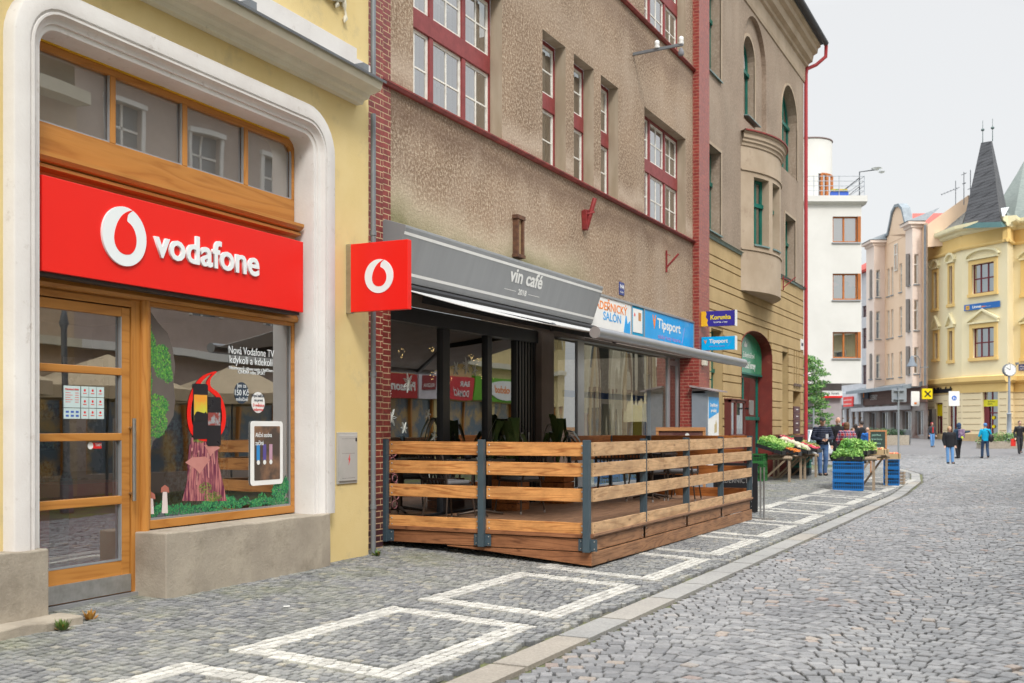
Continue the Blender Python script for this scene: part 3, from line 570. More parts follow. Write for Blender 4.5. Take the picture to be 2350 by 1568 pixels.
rt.build('stump_bark_print',leafM('bark_print',[(0,(.08,.01,.04)),(.5,(.30,.07,.10)),(1,(.62,.30,.26))]),DW)
for px,py,rx,rz,n in((468,1010,34,6,160),(470,1120,20,14,120),(488,1140,26,12,160)): gm_1=MB(FY); c=Pg(px,py); gleaf(gm_1,c[0],c[1],n,rx*.0046,rz*.0038,.016,gk+.002); gm_1.build('fern_print',leafM('fern_print',[(0,(.04,.10,.01)),(1,(.25,.34,.06))]),DW,norm=False)
pk=M('pink_print',(.55,.25,.22),(.45,.18,.16),rough=.5)
MB(FY).prism([Pg(*q) for q in [(425,1062),(440,1050),(470,1048),(482,1055),(470,1070),(458,1088),(448,1076)]],gk+.001,gk+.002).prism([Pg(*q) for q in [(468,1022),(490,1018),(505,1028),(492,1036),(482,1048),(476,1034)]],gk+.001,gk+.002).build('fungus_print',pk,DW)
for x,y0,y1,hw in((345,1140,1180,8),(378,1125,1178,7)):
    MB(FY).prism([Pg(*q) for q in [(x-hw,y1),(x+hw,y1),(x+hw*.7,y0+4),(x-hw*.7,y0+4)]],gk+.001,gk+.002).build('mushroom_stem_print',M('mushroom_stem',(.7,.6,.58)),DW)
    MB(FY).prism([Pg(*q) for q in [(x-hw*1.4,y0+6),(x-hw*1.2,y0-6),(x,y0-12),(x+hw*1.2,y0-6),(x+hw*1.4,y0+6),(x,y0+3)]],gk+.002,gk+.003).build('mushroom_cap_print',M('mushroom_cap',(.42,.14,.10)),DW)
q=[(497,852),(484,868),(482,882),(486,890),(502,903),(513,925),(518,955),(514,985),(500,1005),(480,1013),(456,1010),(438,995),(430,970),(429,940),(434,910),(447,882),(466,862)]
cm=(474,950); qi=[(486,858),(474,874),(473,890),(480,898),(496,912),(505,930),(509,955),(505,980),(494,996),(478,1002),(460,999),(446,985),(439,965),(438,940),(443,913),(455,889),(470,868)]
o=smoothpoly([Pg(*a) for a in q],3);i_=smoothpoly([Pg(*a) for a in qi],3); n=len(o)
MB(FY).add([(p[0],gk+.003,p[1]) for p in o+i_],[(k,(k+1)%n,n+(k+1)%n,n+k) for k in range(n)]).build('speech_mark_print',red,DW)
for (x0,y0,x1,y1,cc) in((442,882,476,1008,0),(474,912,506,1024,1)):
    a=Pg(x0,y1);b=Pg(x1,y0); MB(FY).prism(rrect(a[0],b[0],a[1],b[1],.02),gk+.004,gk+.006).build('phone_print',M('phone_black',(.02,.02,.025),rough=.3),DW)
    h=b[1]-a[1]; MB(FY).box(a[0]+.012,b[0]-.012,gk+.006,gk+.007,a[1]+h*(.32 if cc==0 else .42),a[1]+h*(.8 if cc==0 else .68)).build('screen_print',M('sunset_print',(.75,.30,.03),(.55,.55,.05),scale=5) if cc==0 else M('grey_screen',(.30,.30,.31),(.25,.05,.04),scale=14,lo=.45,hi=.55),DW)
    if cc==0: MB(FY).prism([(a[0]+.012,a[1]+h*.32),(b[0]-.012,a[1]+h*.32),(b[0]-.012,a[1]+h*.45),(b[0]-.03,a[1]+h*.50),(b[0]-.05,a[1]+h*.47),(a[0]+.06,a[1]+h*.50),(a[0]+.04,a[1]+h*.49),(a[0]+.012,a[1]+h*.42)],gk+.007,gk+.008).build('screen_silhouette',blk,DW)
def tx(st,x0,y0,x1,h,mat,bold=.002): a=Pg(x0,y0);b=Pg(x1,y0); text(st,FY,a[0],a[1],gk+.004,mat,DW,w=b[0]-a[0],h=h,bold=bold)
tx('Nová Vodafone TV',524,811,628,.075,wht); tx('kdykoli a kdekoli',526,833,624,.075,wht); tx('Neomezeně zábavy navíc s balíčkem',525,847,626,.032,wht,0); tx('CINEMA nebo SPORT',546,857,608,.034,wht)
c=Pg(554,902); MB(FY).prism(circ(c[0],c[1],.105,32),gk+.002,gk+.003).build('price_disc',navy,DW); tx('Jen za',543,889,564,.04,wht,.0); tx('150 Kč',538,907,570,.055,wht,.005); tx('měsíčně',541,920,568,.035,wht,.0)
c=Pg(592,924); MB(FY).prism(circ(c[0],c[1],.105,32),gk+.001,gk+.002).build('price_disc',white,DW); tx('Nyní balíček',579,911,606,.028,navy,0); tx('na první',583,921,602,.028,navy,0); tx('3 měsíce',580,933,605,.03,lred,0); tx('zdarma',581,943,603,.03,lred,0)
a=Pg(573,1118);b=Pg(647,965); o_=rrect(a[0],b[0],a[1]+.01,b[1]-.01,.035)
MB(FY).prism(o_,gk+.006,gk+.012).build('poster_frame',white,DW,bev=.002)
MB(FY).prism(rrect(a[0]+.055,b[0]-.05,a[1]+.06,b[1]-.06,.012),gk+.012,gk+.0135).build('poster',M('brown_print',(.07,.05,.04),(.22,.12,.07),scale=3,lo=.45,hi=.6),DW)
a2=(a[0]+.07,b[1]-.17); text('Akční sezóna',FY,a2[0],a2[1],gk+.014,wht,DW,w=.26,h=.045); text('začíná',FY,a2[0],a2[1]-.08,gk+.014,wht,DW,w=.13,h=.045)
for k,cc in enumerate(((.03,.25,.6),(.10,.08,.3),(.5,.3,.4))):
    x=a[0]+.09+k*.10; MB(FY).box(x,x+.05,gk+.0137,gk+.015,a[1]+.26,a[1]+.42).build('phone_print',M('phone_tint%d'%k,cc,rough=.3),DW); MB(FY).prism(circ(x+.025,a[1]+.24,.024,16),gk+.015,gk+.016).build('price_disc',white,DW)
# shop interior
m=MB(FY); m.box(-5.6,-2.05,-3.2,-3.15,0,3).box(-5.6,-2.05,-3.15,-.3,-.05,.02).box(-5.6,-2.05,-3.15,-.3,2.6,2.65).box(-5.65,-5.6,-3.2,-.3,0,2.6).box(-2.05,-2.0,-3.2,-.3,0,4.5); m.build('shop_interior',room,YB)
it=MB(FY)
it.box(-5.3,-4.6,-1.5,-1.0,.02,.75); it.box(-4.2,-3.3,-1.9,-1.2,.02,.9); it.build('red_counter',M('red_counter',(.70,.02,.04),(.75,.03,.04),rough=.35),YB)  # counter colour brightened to stand in for the missing shop lighting
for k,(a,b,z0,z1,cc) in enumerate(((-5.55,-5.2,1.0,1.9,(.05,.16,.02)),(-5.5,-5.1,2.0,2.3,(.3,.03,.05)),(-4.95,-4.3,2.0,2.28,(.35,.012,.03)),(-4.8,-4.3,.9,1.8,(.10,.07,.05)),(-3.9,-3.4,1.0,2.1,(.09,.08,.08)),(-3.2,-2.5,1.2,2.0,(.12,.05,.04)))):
    MB(FY).box(a,b,-1.62,-1.6,z0,z1).build('wall_panel',M('panel_%s'%['moss','rose','crimson','umber','slate','rust'][k],tuple(min(.8,c*2.6) for c in cc),tuple(min(.9,c*4.5) for c in cc),scale=6,lo=.48,hi=.52),YB)  # panel colours lifted too, as no ceiling lights are modelled
text('Přísluš',FY,-4.9,2.1,-1.59,M('dim_white',(.8,.75,.75)),YB,w=.5,h=.1)
sh=MB(FY)
for z in(.9,1.2,1.5): sh.box(-4.7,-3.4,-2.0,-1.8,z,z+.02); [sh.box(-4.7+.12*k,-4.64+.12*k,-1.95,-1.85,z+.02,z+.02+random.uniform(.08,.18)) for k in range(10)]
sh.box(-3.2,-2.3,-1.0,-.95,.02,1.5)
for k in range(14): sh.box(-3.15+.06*k,-3.11+.06*k,-.94,-.92,.3,.3+random.uniform(.2,1.0))
sh.build('shelf',M('shelf_goods',(.25,.24,.23),(.12,.04,.03),scale=20,lo=.45,hi=.55),YB)

def weed(x,y,lab,n,cols,nm_='weed_tuft'):
    g=gz(x,y); t=thing(nm_,lab,'weed',(x,y,g),group='weeds along the walls'); m=MB()
    for _ in range(n):
        a=random.uniform(0,2*PI); r=random.uniform(.01,.09); h=random.uniform(.02,.09); p=Vector((x+r*.3*math.cos(a),y+r*.3*math.sin(a),g)); q=Vector((x+r*math.cos(a),y+r*math.sin(a),g+h)); d=Vector((-math.sin(a),math.cos(a),0))*.012
        m.add([p,(p+q)/2+d,q,(p+q)/2-d],[(0,1,2,3)],raw=True)
    m.build('leaves',cols,t,norm=False)
wl=leafM('weed_leaf',[(0,(.06,.12,.02)),(.7,(.14,.22,.04)),(1,(.35,.18,.05))]); wd=leafM('dry_weed_leaf',[(0,(.35,.16,.03)),(1,(.55,.30,.06))])
q=FY((-5.75,.42,0)); weed(q.x,q.y,'small green weed by the left kerb stone of the yellow building',60,wl); q=FY((-5.38,.30,0)); weed(q.x,q.y,'dry orange weed at the end of the left kerb stone',50,wd)
q=FY((-1.05,.12,0)); weed(q.x,q.y,'low green weed at the foot of the thin downpipe',40,wl)
lit=thing('cigarette_stub','tiny white litter scrap on the pavement between yellow plinth and white tiles','litter',(1.6,7.2,gz(1.6,7.2))); MB().tube([(1.6,7.2,gz(1.6,7.2)+.012),(1.64,7.23,gz(1.6,7.2)+.012)],.006,6).build('scrap',white,lit)
# ---------------- roughcast building with the cafe ----------------
rc=roughcast('roughcast',(.31,.215,.145),(.74,.61,.47),(.20,.135,.09),sc1=24,speck=.68,stain=(.46,.37,.29),strength=1.1,bands=((5.86,.3,(.52,.42,.33),.7),(5.35,.35,(.15,.095,.07),.6),(9.15,.4,(.18,.12,.09),.5),(8.2,.5,(.44,.35,.27),.35)),foot=((.58,.49,.36),(.20,.19,.09)))
smooth_r=M('smooth_render',(.42,.35,.27),(.30,.24,.17),rough=.95,scale=1.5,stretch=(2,2,.4),bump=.3,bscale=70)
redbr=brick('red_glazed_brick',(.27,.045,.035),(.20,.03,.028),(.50,.36,.22),ms=.007,low=(.035,.02,.03))
redbr2=brick('red_glazed_brick_far',(.33,.055,.04),(.26,.04,.035),(.42,.20,.14),ms=.007)
mar=M('maroon_window_paint',(.26,.045,.045),(.20,.035,.035),rough=.5,scale=8)
ledge_r=M('red_ledge_tin',(.30,.045,.035),(.16,.03,.025),rough=.5,scale=6)
wfr=M('aged_white_frame',(.78,.76,.70),(.55,.52,.46),rough=.55,scale=9,lo=.45,hi=.75)
wgl=glass('window_glass',refl=.42,thin=.85); cur=M('curtain',(.62,.63,.62),(.42,.43,.43),rough=.9,scale=3,stretch=(6,6,.3))
anth=M('anthracite_frame',(.025,.028,.034),(.02,.022,.027),rough=.4,spec=.5); anth2=M('grey_brown_render',(.21,.175,.155),(.18,.15,.13),rough=.9,bump=.3)
RB=thing('cafe_building','brown roughcast building with red brick pilasters and the cafe on its ground floor','building',(0,17.5,0))
ops=[(11.83,14.33,5.67,7.80),(15.75,16.68,5.67,7.80),(17.02,17.92,5.67,7.80),(18.26,19.14,5.67,7.80),(20.6,23.33,5.67,7.84)]
ops2=[(a,b,9.56,11.7) for a,b,_,_ in ops]
m=MB(FB); m.wall(11.0,23.85,3.81,12.5,ops+ops2,d=0,dep=.2,rmi=1); m.box(11,23.85,-.9,-8,12.4,12.5); m.build('wall',[rc,smooth_r],RB)
m=MB(FB); m.quad([(11.28,.0,2.96),(17.5,0,2.96),(17.5,0,3.81),(11.28,0,3.81)]); m.box(15.72,16.2,-.35,0,-.1,2.96); m.box(17.5,23.85,-.3,-.02,3.0,3.2); m.box(16.2,17.5,-.3,-.001,2.98,3.1); m.build('shopfront_wall',anth2,RB)
for z in(5.6,9.49):
    m=MB(FB); m.profs([(-.02,z),(.045,z),(.085,z+.03),(.085,z+.05),(-.02,z+.085)],11.0,23.86); m.build('window_ledge',ledge_r,RB)
m=MB(FB); m.box(10.4,10.90,-.3,.15,-.2,12.4); m.box(10.9,11.285,-.3,.012,-.2,12.4); m.build('brick_pilaster',redbr,RB)
m=MB(FB); m.box(23.85,24.67,-.3,.15,-.2,14); m.build('brick_pilaster',redbr2,RB)
def grid(m,a0,a1,b0,b1,d,nc,nr,fw=.045,mw=.022,mi=0,t=.03):
    m.box(a0,a1,d-t,d,b0,b0+fw,mi).box(a0,a1,d-t,d,b1-fw,b1,mi).box(a0,a0+fw,d-t,d,b0+fw,b1-fw,mi).box(a1-fw,a1,d-t,d,b0+fw,b1-fw,mi)
    for i in range(1,nc): c=a0+(a1-a0)*i/nc; m.box(c-mw/2,c+mw/2,d-t*.8,d-.003,b0+fw,b1-fw,mi)
    for i in range(1,nr): c=b0+(b1-b0)*i/nr; m.box(a0+fw,a1-fw,d-t*.8,d-.004,c-mw/2,c+mw/2,mi)
def redwindow(F,a,b,z0,z1,cols,parent,zt=(.47,.59),d=-.2,fm=None,cm=None,gm=None,nc=2,nr=2,dark=None):
    fm=fm or mar; h=z1-z0; zz=[(z0+.02,z0+h*zt[0]),(z0+h*zt[1],z1-.06)]
    m=MB(F); m.box(a,b,d-.08,d,z0,z0+.02).box(a,b,d-.08,d,z1-.06,z1).box(a,a+.04,d-.08,d,z0+.02,z1-.06).box(b-.04,b,d-.08,d,z0+.02,z1-.06).box(a+.04,b-.04,d-.08,d+.02,zz[0][1],zz[1][0])
    cc=[]; prev=a+.04
    for c in cols+[None]:
        if c is None: cc.append((prev,b-.04))
        else: m.box(a+(b-a)*c-.05,a+(b-a)*c+.05,d-.08,d+.01,z0+.02,z1-.06); cc.append((prev,a+(b-a)*c-.05)); prev=a+(b-a)*c+.05
    w=m.build('window',fm,parent,bev=.004)
    m=MB(F)
    for u0,u1 in cc:
        for v0,v1 in zz: grid(m,u0,u1,v0,v1,d-.02,nc,nr)
    m.build('casement',cm or wfr,w)
    MB(F).quad([(a,d-.035,z0),(b,d-.035,z0),(b,d-.035,z1),(a,d-.035,z1)]).build('pane',gm or wgl,w,norm=False)
    m=MB(F); k=len(cc)
    for i,(u0,u1) in enumerate(cc):
        m.box(u0+(u1-u0)*random.choice((0,.0,.3)),u1-(u1-u0)*random.choice((0,.35)),d-.20,d-.19,z0,z1)
        for v0,v1 in zz: grid(m,u0,u1,v0,v1,d-.16,1,2,.05,.03)
    m.build('curtain',cur,w)
    MB(F).box(a-.1,b+.1,d-.9,d-.25,z0-.05,z1).build('dark_room',dark or room,w)
    return w
for k,(a,b,z0,z1) in enumerate(ops+ops2):
    redwindow(FB,a,b,z0,z1,[.31,.67] if b-a>2 else [],RB,nc=2)
# cafe glazing
m=MB(FB); D=-.12
m.box(11.285,15.75,D-.12,D+.06,2.77,2.96).box(11.285,15.0,D-.1,D,-.05,.27)
for a,b in((11.285,11.34),(12.76,12.95),(14.06,14.2),(15.02,15.06)): m.box(a,b,D-.08,D+.02,.27,2.77)
m.box(15.08,15.72,-.7,-.6,-.05,2.77); 
for k in range(6): m.box(15.10+.105*k,15.16+.105*k,-.6,D+.03,-.05,2.77)
CG=m.build('cafe_window_frame',anth,RB,bev=.004)
MB(FB).quad([(11.3,D-.03,.27),(15.03,D-.03,.27),(15.03,D-.03,2.77),(11.3,D-.03,2.77)]).build('pane',glass('cafe_glass',refl=.34,thin=.7),CG,norm=False)
m=MB(FB); m.tube([(15.05,D+.1,1.0),(15.05,D+.1,1.35)],.012,8); m.tube([(15.05,D,1.05),(15.05,D+.1,1.05)],.01,6); m.tube([(15.05,D,1.3),(15.05,D+.1,1.3)],.01,6); m.tube([(15.25,D+.12,1.0),(15.25,D+.12,1.35)],.012,8); m.build('handle',steel,CG)
chalk=M('window_paint',(.75,.8,.76),rough=.8); pinkc=M('window_paint_pink',(.6,.25,.28),rough=.8)
def flower(s,z,r,n=6):
    m=MB(FB)
    for k in range(n):
        a=2*PI*k/n; m.tube([(s,D-.024,z),(s+r*.5*math.cos(a-.25),D-.024,z+r*.5*math.sin(a-.25)),(s+r*math.cos(a),D-.024,z+r*math.sin(a)),(s+r*.5*math.cos(a+.25),D-.024,z+r*.5*math.sin(a+.25)),(s,D-.024,z)],.004,4)
    m.build('window_drawing',chalk,CG)
for s,z,r in((11.55,1.55,.12),(11.95,2.0,.13),(12.45,1.6,.07),(11.85,1.42,.08),(12.6,1.3,.08),(13.2,2.25,.1),(13.5,2.3,.12),(13.75,2.25,.09),(11.5,1.85,.05)): flower(s,z,r,random.choice((5,6,7)))
m=MB(FB); m.tube([(11.45+.05*math.sin(k),D-.024,.5+k*.09) for k in range(14)],.004,4); m.build('window_drawing',chalk,CG)
m=MB(FB); m.tube([(12.5+.04*math.sin(k*1.3),D-.024,.5+k*.08) for k in range(9)],.004,4); m.build('window_drawing',chalk,CG)
for k in range(7): m2=MB(FB); m2.tube([(11.62+.06*math.cos(a/2)+.05*math.sin(k),D-.024,.45+k*.11+.05*math.sin(a/2)) for a in range(13)],.004,4); m2.build('window_drawing',pinkc,CG)
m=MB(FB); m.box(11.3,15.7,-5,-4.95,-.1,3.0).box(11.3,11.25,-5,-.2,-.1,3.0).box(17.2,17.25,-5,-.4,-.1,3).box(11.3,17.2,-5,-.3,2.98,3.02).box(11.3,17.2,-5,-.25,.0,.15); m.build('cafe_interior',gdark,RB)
m=MB(FB); m.box(11.9,14.8,-2.4,-1.7,.2,1.2); m.build('bar_counter',wood('counter_wood',(.12,.05,.02),(.07,.03,.015),'y'),RB)
lightm=emis('fairy_light',(1,.66,.25),3.5)
for s,z,r in((11.55,2.62,.05),(11.95,2.5,.06),(12.35,2.42,.055),(13.15,2.52,.03),(13.5,2.45,.05),(13.15,2.15,.05),(13.62,2.1,.05),(14.3,2.48,.04),(14.45,2.42,.05),(14.75,2.4,.05),(14.65,2.2,.04),(14.93,2.15,.05)):
    m=MB(FB)
    for k in range(9): a=2*PI*k/9+random.random(); m.ell((s+r*math.cos(a)*.8,-.5+.03*math.sin(a*2),z+r*math.sin(a)),.004,.004,.004,5,4)
    m.build('light_ring',lightm,CG)
# right hand shop glazing
m=MB(FB); D2=-.32
m.box(16.2,24.0,D2-.08,D2,2.98,3.06); 
for a,b in((16.2,16.26),(17.95,18.25),(23.06,23.2),(23.74,23.84)): m.box(a,b,D2-.06,D2,.1,2.98)
m.box(16.2,23.84,D2-.06,D2,-.1,.35); m.box(23.2,23.74,D2-.06,D2-.01,2.82,2.92)
SG=m.build('shop_window_frame',alu,RB,bev=.004)
MB(FB).quad([(16.2,D2-.03,.3),(23.8,D2-.03,.3),(23.8,D2-.03,2.98),(16.2,D2-.03,2.98)]).build('pane',glass('warped_glass',refl=.30,thin=.8,warp=.16,wst=(1,1.3,.3)),SG,norm=False)
MB(FB).box(17.3,24,-4,-3.9,-.1,3.1).box(17.3,24,-4,D2-.1,3.06,3.1).build('shop_interior',M('olive_room',(.20,.18,.12),(.12,.11,.09)),RB)
m=MB(FB); m.box(16.3,17.4,-1.2,-1.15,0,3.0); m.build('lobby_wall',M('lobby_wall',(.23,.21,.14),(.2,.18,.13)),RB)
bl=M('bookmaker_blue',(.0,.34,.78),(.0,.31,.72),rough=.3); org=M('orange_print',(.85,.25,.04)); prp=M('lilac_print',(.35,.25,.6))
m=MB(FB); m.box(18.35,23.0,-.8,-.78,2.0,2.12); m.build('shop_banner',M('deep_blue',(.01,.06,.22)),RB)
for a,b,z0,z1,c,nm_ in((21.9,22.4,.5,1.9,(.75,.55,.03),'yellow'),(22.5,22.75,.4,1.95,(.02,.1,.35),'blue'),(19.1,19.35,.8,1.7,(.6,.3,.4),'pink'),(20.1,20.6,.4,1.9,(.5,.42,.28),'sand'),(22.8,23.0,1.2,2.6,(.7,.7,.68),'pale')):
    MB(FB).box(a,b,-.72,-.7,z0,z1).build('shop_poster',M('poster_'+nm_,c,rough=.5),RB)
m=MB(FB); m.lathe((0,0,0),[(.001,0),(.12,0),(.12,.03),(.10,.03),(.10,.02)],24); 
WC=thing('wall_clock','round dark wall clock seen through the glass beside the cafe door','clock',FB((17.1,-1.1,2.35)))
m=MB(FB); m.prism(circ(17.1,2.35,.16,28),-1.14,-1.10); m.build('clock_case',blk,WC); m=MB(FB); m.prism(circ(17.1,2.35,.125,28),-1.10,-1.095); m.build('clock_face',M('clock_face',(.25,.24,.2)),WC); m=MB(FB); m.bar((17.1,-1.09,2.35),(17.03,-1.09,2.37),.01,.01); m.bar((17.1,-1.09,2.35),(17.1,-1.09,2.45),.01,.01); m.build('clock_hands',blk,WC)
# salon sign
SS=thing('hair_salon_sign','white hairdresser sign with orange and blue capitals beside the grey awning case','sign',FB((18.5,.03,3.2)))
MB(FB).box(17.5,19.75,-.01,.03,3.205,3.79).build('sign_panel',white,SS)
text('KADEŘNICKÝ',FB,17.75,3.56,.031,org,SS,w=1.78,h=.15,bold=.015); text('SALÓN',FB,18.3,3.38,.031,bl,SS,w=.9,h=.15,bold=.015)
MB(FB).prism([(19.35,3.24),(19.42,3.21),(19.7,3.22),(19.7,3.48),(19.55,3.40),(19.5,3.55),(19.45,3.55)],.03,.033).build('sign_hand',bl,SS)
LS=thing('licence_panel','blue panel with a white paper notice between the salon and bookmaker signs','sign',FB((20.1,.03,3.2)))
MB(FB).box(19.76,20.46,-.01,.028,3.205,3.79).build('sign_panel',M('teal_blue',(.0,.30,.55)),LS); MB(FB).box(19.85,20.38,.028,.034,3.28,3.74).build('notice',white,LS)
MB(FB).box(20.15,20.3,.034,.036,3.52,3.68).build('notice_crest',M('crest_print',(.5,.08,.08),(.5,.4,.1),scale=30),LS); MB(FB).prism([(19.95,3.58),(19.99,3.62),(19.93,3.66),(19.9,3.60)],.034,.036).build('notice_mark',lred,LS)
TS=thing('bookmaker_fascia','large blue bookmaker sign panel above the shop window left of the far pilaster','sign',FB((22,.03,3.2)))
MB(FB).box(20.50,23.80,-.01,.03,3.205,3.79).build('sign_panel',bl,TS)
text('Tipsport',FB,21.3,3.48,.031,white,TS,w=1.55,h=.20,bold=.02); text('sázky losy loterie',FB,21.35,3.27,.031,prp,TS,w=1.5,h=.09,bold=.01)
def fox(F,s,z,h,d,par): MB(F).prism([(s,z+h),(s+.12*h,z+h*.95),(s+.38*h,z+.55*h),(s+.55*h,z+h*.95),(s+.72*h,z+h),(s+.55*h,z+.35*h),(s+.38*h,z),(s+.18*h,z+.4*h)],d,d+.003).build('sign_arrow',org,par)
fox(FB,21.0,3.43,.3,.03,TS); MB(FB).prism([(22.95,3.25),(22.97,3.25),(23.15,3.62),(23.13,3.62)],.03,.033).build('sign_stroke',prp,TS)
m=MB(FB); m.box(17.5,23.84,-.01,.05,3.79,3.83); m.box(19.74,19.77,0,.045,3.2,3.79); m.box(20.46,20.50,0,.045,3.2,3.79); m.box(23.8,23.84,0,.045,3.2,3.79); m.build('sign_frame',alu,RB)
# projecting signs
FZ=Fr(0,24.0,0)
def blade(z0,z1,body,lab,nm_):
    t=thing('projecting_sign',lab,'sign',(.15,24.0,z0))
    MB(FZ).box(.16,.93,-.14,0,z0,z1).build('sign_box',body,t,bev=.003); MB(FZ).box(.93,.945,-.15,.005,z0-.01,z1+.01).build('sign_edge',white,t)
    m=MB(FZ); m.box(.0,.16,-.1,-.06,z0+.06,z0+.22); m.box(.0,.02,-.14,.0,z0+.02,z0+.28); m.build('sign_bracket',alu,t); return t
t=blade(3.72,4.06,M('lottery_blue',(.04,.03,.30),rough=.3),'dark blue and yellow projecting lottery sign, upper of the pair','k')
MB(FZ).prism([(.155,3.72),(.32,3.72),(.29,3.80),(.31,3.86),(.26,3.93),(.28,4.0),(.26,4.06),(.155,4.06)],.0,.003).build('sign_wave',M('sign_yellow',(.85,.48,.02)),t)
ylw=M('yellow_letters',(.85,.65,.03)); text('Korunka',FZ,.37,3.87,.002,ylw,t,w=.47,h=.10,bold=.03); text('Loterie a losy',FZ,.45,3.79,.002,white,t,w=.31,h=.04,bold=.01)
t=blade(3.18,3.48,M('cyan_sign',(.0,.42,.85),rough=.3),'light blue projecting bookmaker sign, lower of the pair on the pilaster','t')
text('Tipsport',FZ,.34,3.34,.002,white,t,w=.43,h=.085,bold=.03); text('sázky losy loterie',FZ,.34,3.25,.002,prp,t,w=.36,h=.035); fox(FZ,.215,3.32,.1,.002,t); MB(FZ).prism([(.76,3.25),(.765,3.25),(.86,3.39),(.855,3.39)],0,.002).build('sign_stroke',prp,t)
# wall fixtures
t=thing('house_number_plate','small blue enamel house number plate above the salon sign','plate',FB((19.3,0,3.95)))
MB(FB).box(19.17,19.43,.0,.012,3.93,4.17).build('plate',M('enamel_blue',(.02,.04,.22),rough=.3),t); text('144',FB,19.2,4.05,.013,white,t,w=.2,h=.075,bold=.02); text('Kolín',FB,19.22,3.97,.013,white,t,w=.16,h=.03)
rust=M('rust',(.16,.075,.04),(.09,.045,.03),rough=.9,scale=12); redp=M('old_red_paint',(.28,.03,.03),(.18,.02,.02),rough=.55,scale=9)
t=thing('rusty_frame_bracket','narrow rusty rectangular iron frame on the wall above the cafe sign','bracket',FB((14.78,0,4.0)))
m=MB(FB); m.box(14.68,14.73,.0,.09,4.02,4.62).box(14.86,14.91,.0,.09,4.02,4.62).box(14.66,14.93,0,.1,4.58,4.64).box(14.66,14.93,0,.1,4.0,4.05); m.build('iron_frame',rust,t,bev=.004); MB(FB).box(14.73,14.86,.02,.05,4.05,4.58).build('bare_wood_strip',M('bare_wood',(.36,.25,.13),rough=.9),t)
t=thing('red_flag_bracket','chunky red painted flag pole holder on the wall above the grey awning case','bracket',FB((17.5,0,4.8)))
m=MB(FB); m.bar((17.42,.05,4.86),(17.42,.05,5.2),.1,.05,(0,1,0)); m.tube([(17.45,.06,4.9),(17.48,.2,5.4)],.042,8); m.prism([(17.35,5.18),(17.5,5.22),(17.5,5.1),(17.46,4.85),(17.38,4.85)],.0,.09); m.bar((17.4,.05,5.12),(17.47,.2,5.16),.04,.03); m.build('holder',redp,t,smooth=True,bev=.004)
t=thing('small_red_bracket','small red flag holder near the second brick pilaster','bracket',FB((21.95,0,4.6)))
m=MB(FB); m.bar((21.93,.02,4.7),(21.93,.02,5.16),.03,.03,(0,1,0)); m.tube([(21.93,.02,4.8),(22.0,.26,5.08)],.022,8); m.bar((21.93,.02,5.08),(21.95,.1,5.05),.015,.015); m.build('holder',redp,t)
t=thing('insulator_arm','grey steel arm with white insulators and a small camera on the upper wall','bracket',FB((20,0,8.5)))
a=FB.px(1453,125,0); m=MB(FB); m.bar((a[0],0,a[1]),(a[0]-.05,1.02,a[1]+.02),.05,.05); m.build('arm',grey_m,t)
for d in(.5,.98):
    m=MB(FB); m.lathe((a[0]-.04,d,a[1]+.03),[(.05,0),(.055,.04),(.035,.05),(.05,.08),(.045,.13),(.02,.15)],12); m.build('insulator',white,t,smooth=True)
m=MB(FB); m.lathe((a[0]-.04,.98,a[1]-.16),[(.01,-.03),(.05,-.02),(.06,.02),(.05,.06),(.02,.12)],12); m.build('dome_camera',M('grey_plastic',(.2,.2,.22)),t,smooth=True)
t=thing('alarm_box','small cream alarm box on the far pilaster under the blue sign','alarm',FB((24,.15,2.8)))
MB(FB).box(24.0,24.22,.15,.25,2.83,3.06).build('alarm_case',M('cream_plastic',(.6,.58,.48)),t,bev=.02)
# grey information cabinet at the pilaster
t=thing('poster_cabinet','tall grey cabinet with a blue and white poster in front of the far pilaster','cabinet',FB((24.2,.1,0)))
gp=M('blue_grey_paint',(.24,.27,.31),(.21,.24,.28),rough=.5)
MB(FB).box(23.78,24.72,.155,.36,-.1,2.25).box(23.78,23.84,.0,.155,-.1,2.25).build('cabinet_body',gp,t); m=MB(FB); m.profs([(-.02,2.34),(.50,2.24),(.50,2.27),(-.02,2.38)],23.66,24.95); m.box(23.78,24.72,.01,.3,2.2,2.3); m.build('cabinet_roof',M('roof_tin',(.35,.3,.3),(.25,.2,.2)),t)
MB(FB).box(23.84,24.66,.36,.375,.5,2.12).build('poster_white',white,t); MB(FB).prism([(23.84,1.62),(24.66,1.78),(24.66,2.12),(23.84,2.12)],.375,.378).build('poster_blue',bl,t)
text('Doplňkový',FB,23.95,1.9,.379,white,t,w=.6,h=.08,bold=.02); text('prodej',FB,24.02,1.78,.379,white,t,w=.42,h=.08,bold=.02); MB(FB).prism([(24.3,1.3),(24.5,1.32),(24.5,1.5),(24.43,1.6),(24.37,1.5),(24.3,1.5)],.375,.378).build('poster_figure',M('sand_print',(.5,.4,.22)),t)
for k in range(3): MB(FB).prism(circ(24.0+.25*k,1.05,.04,10),.375,.378).build('poster_icon',[grey_m,lred,bl][k],t)
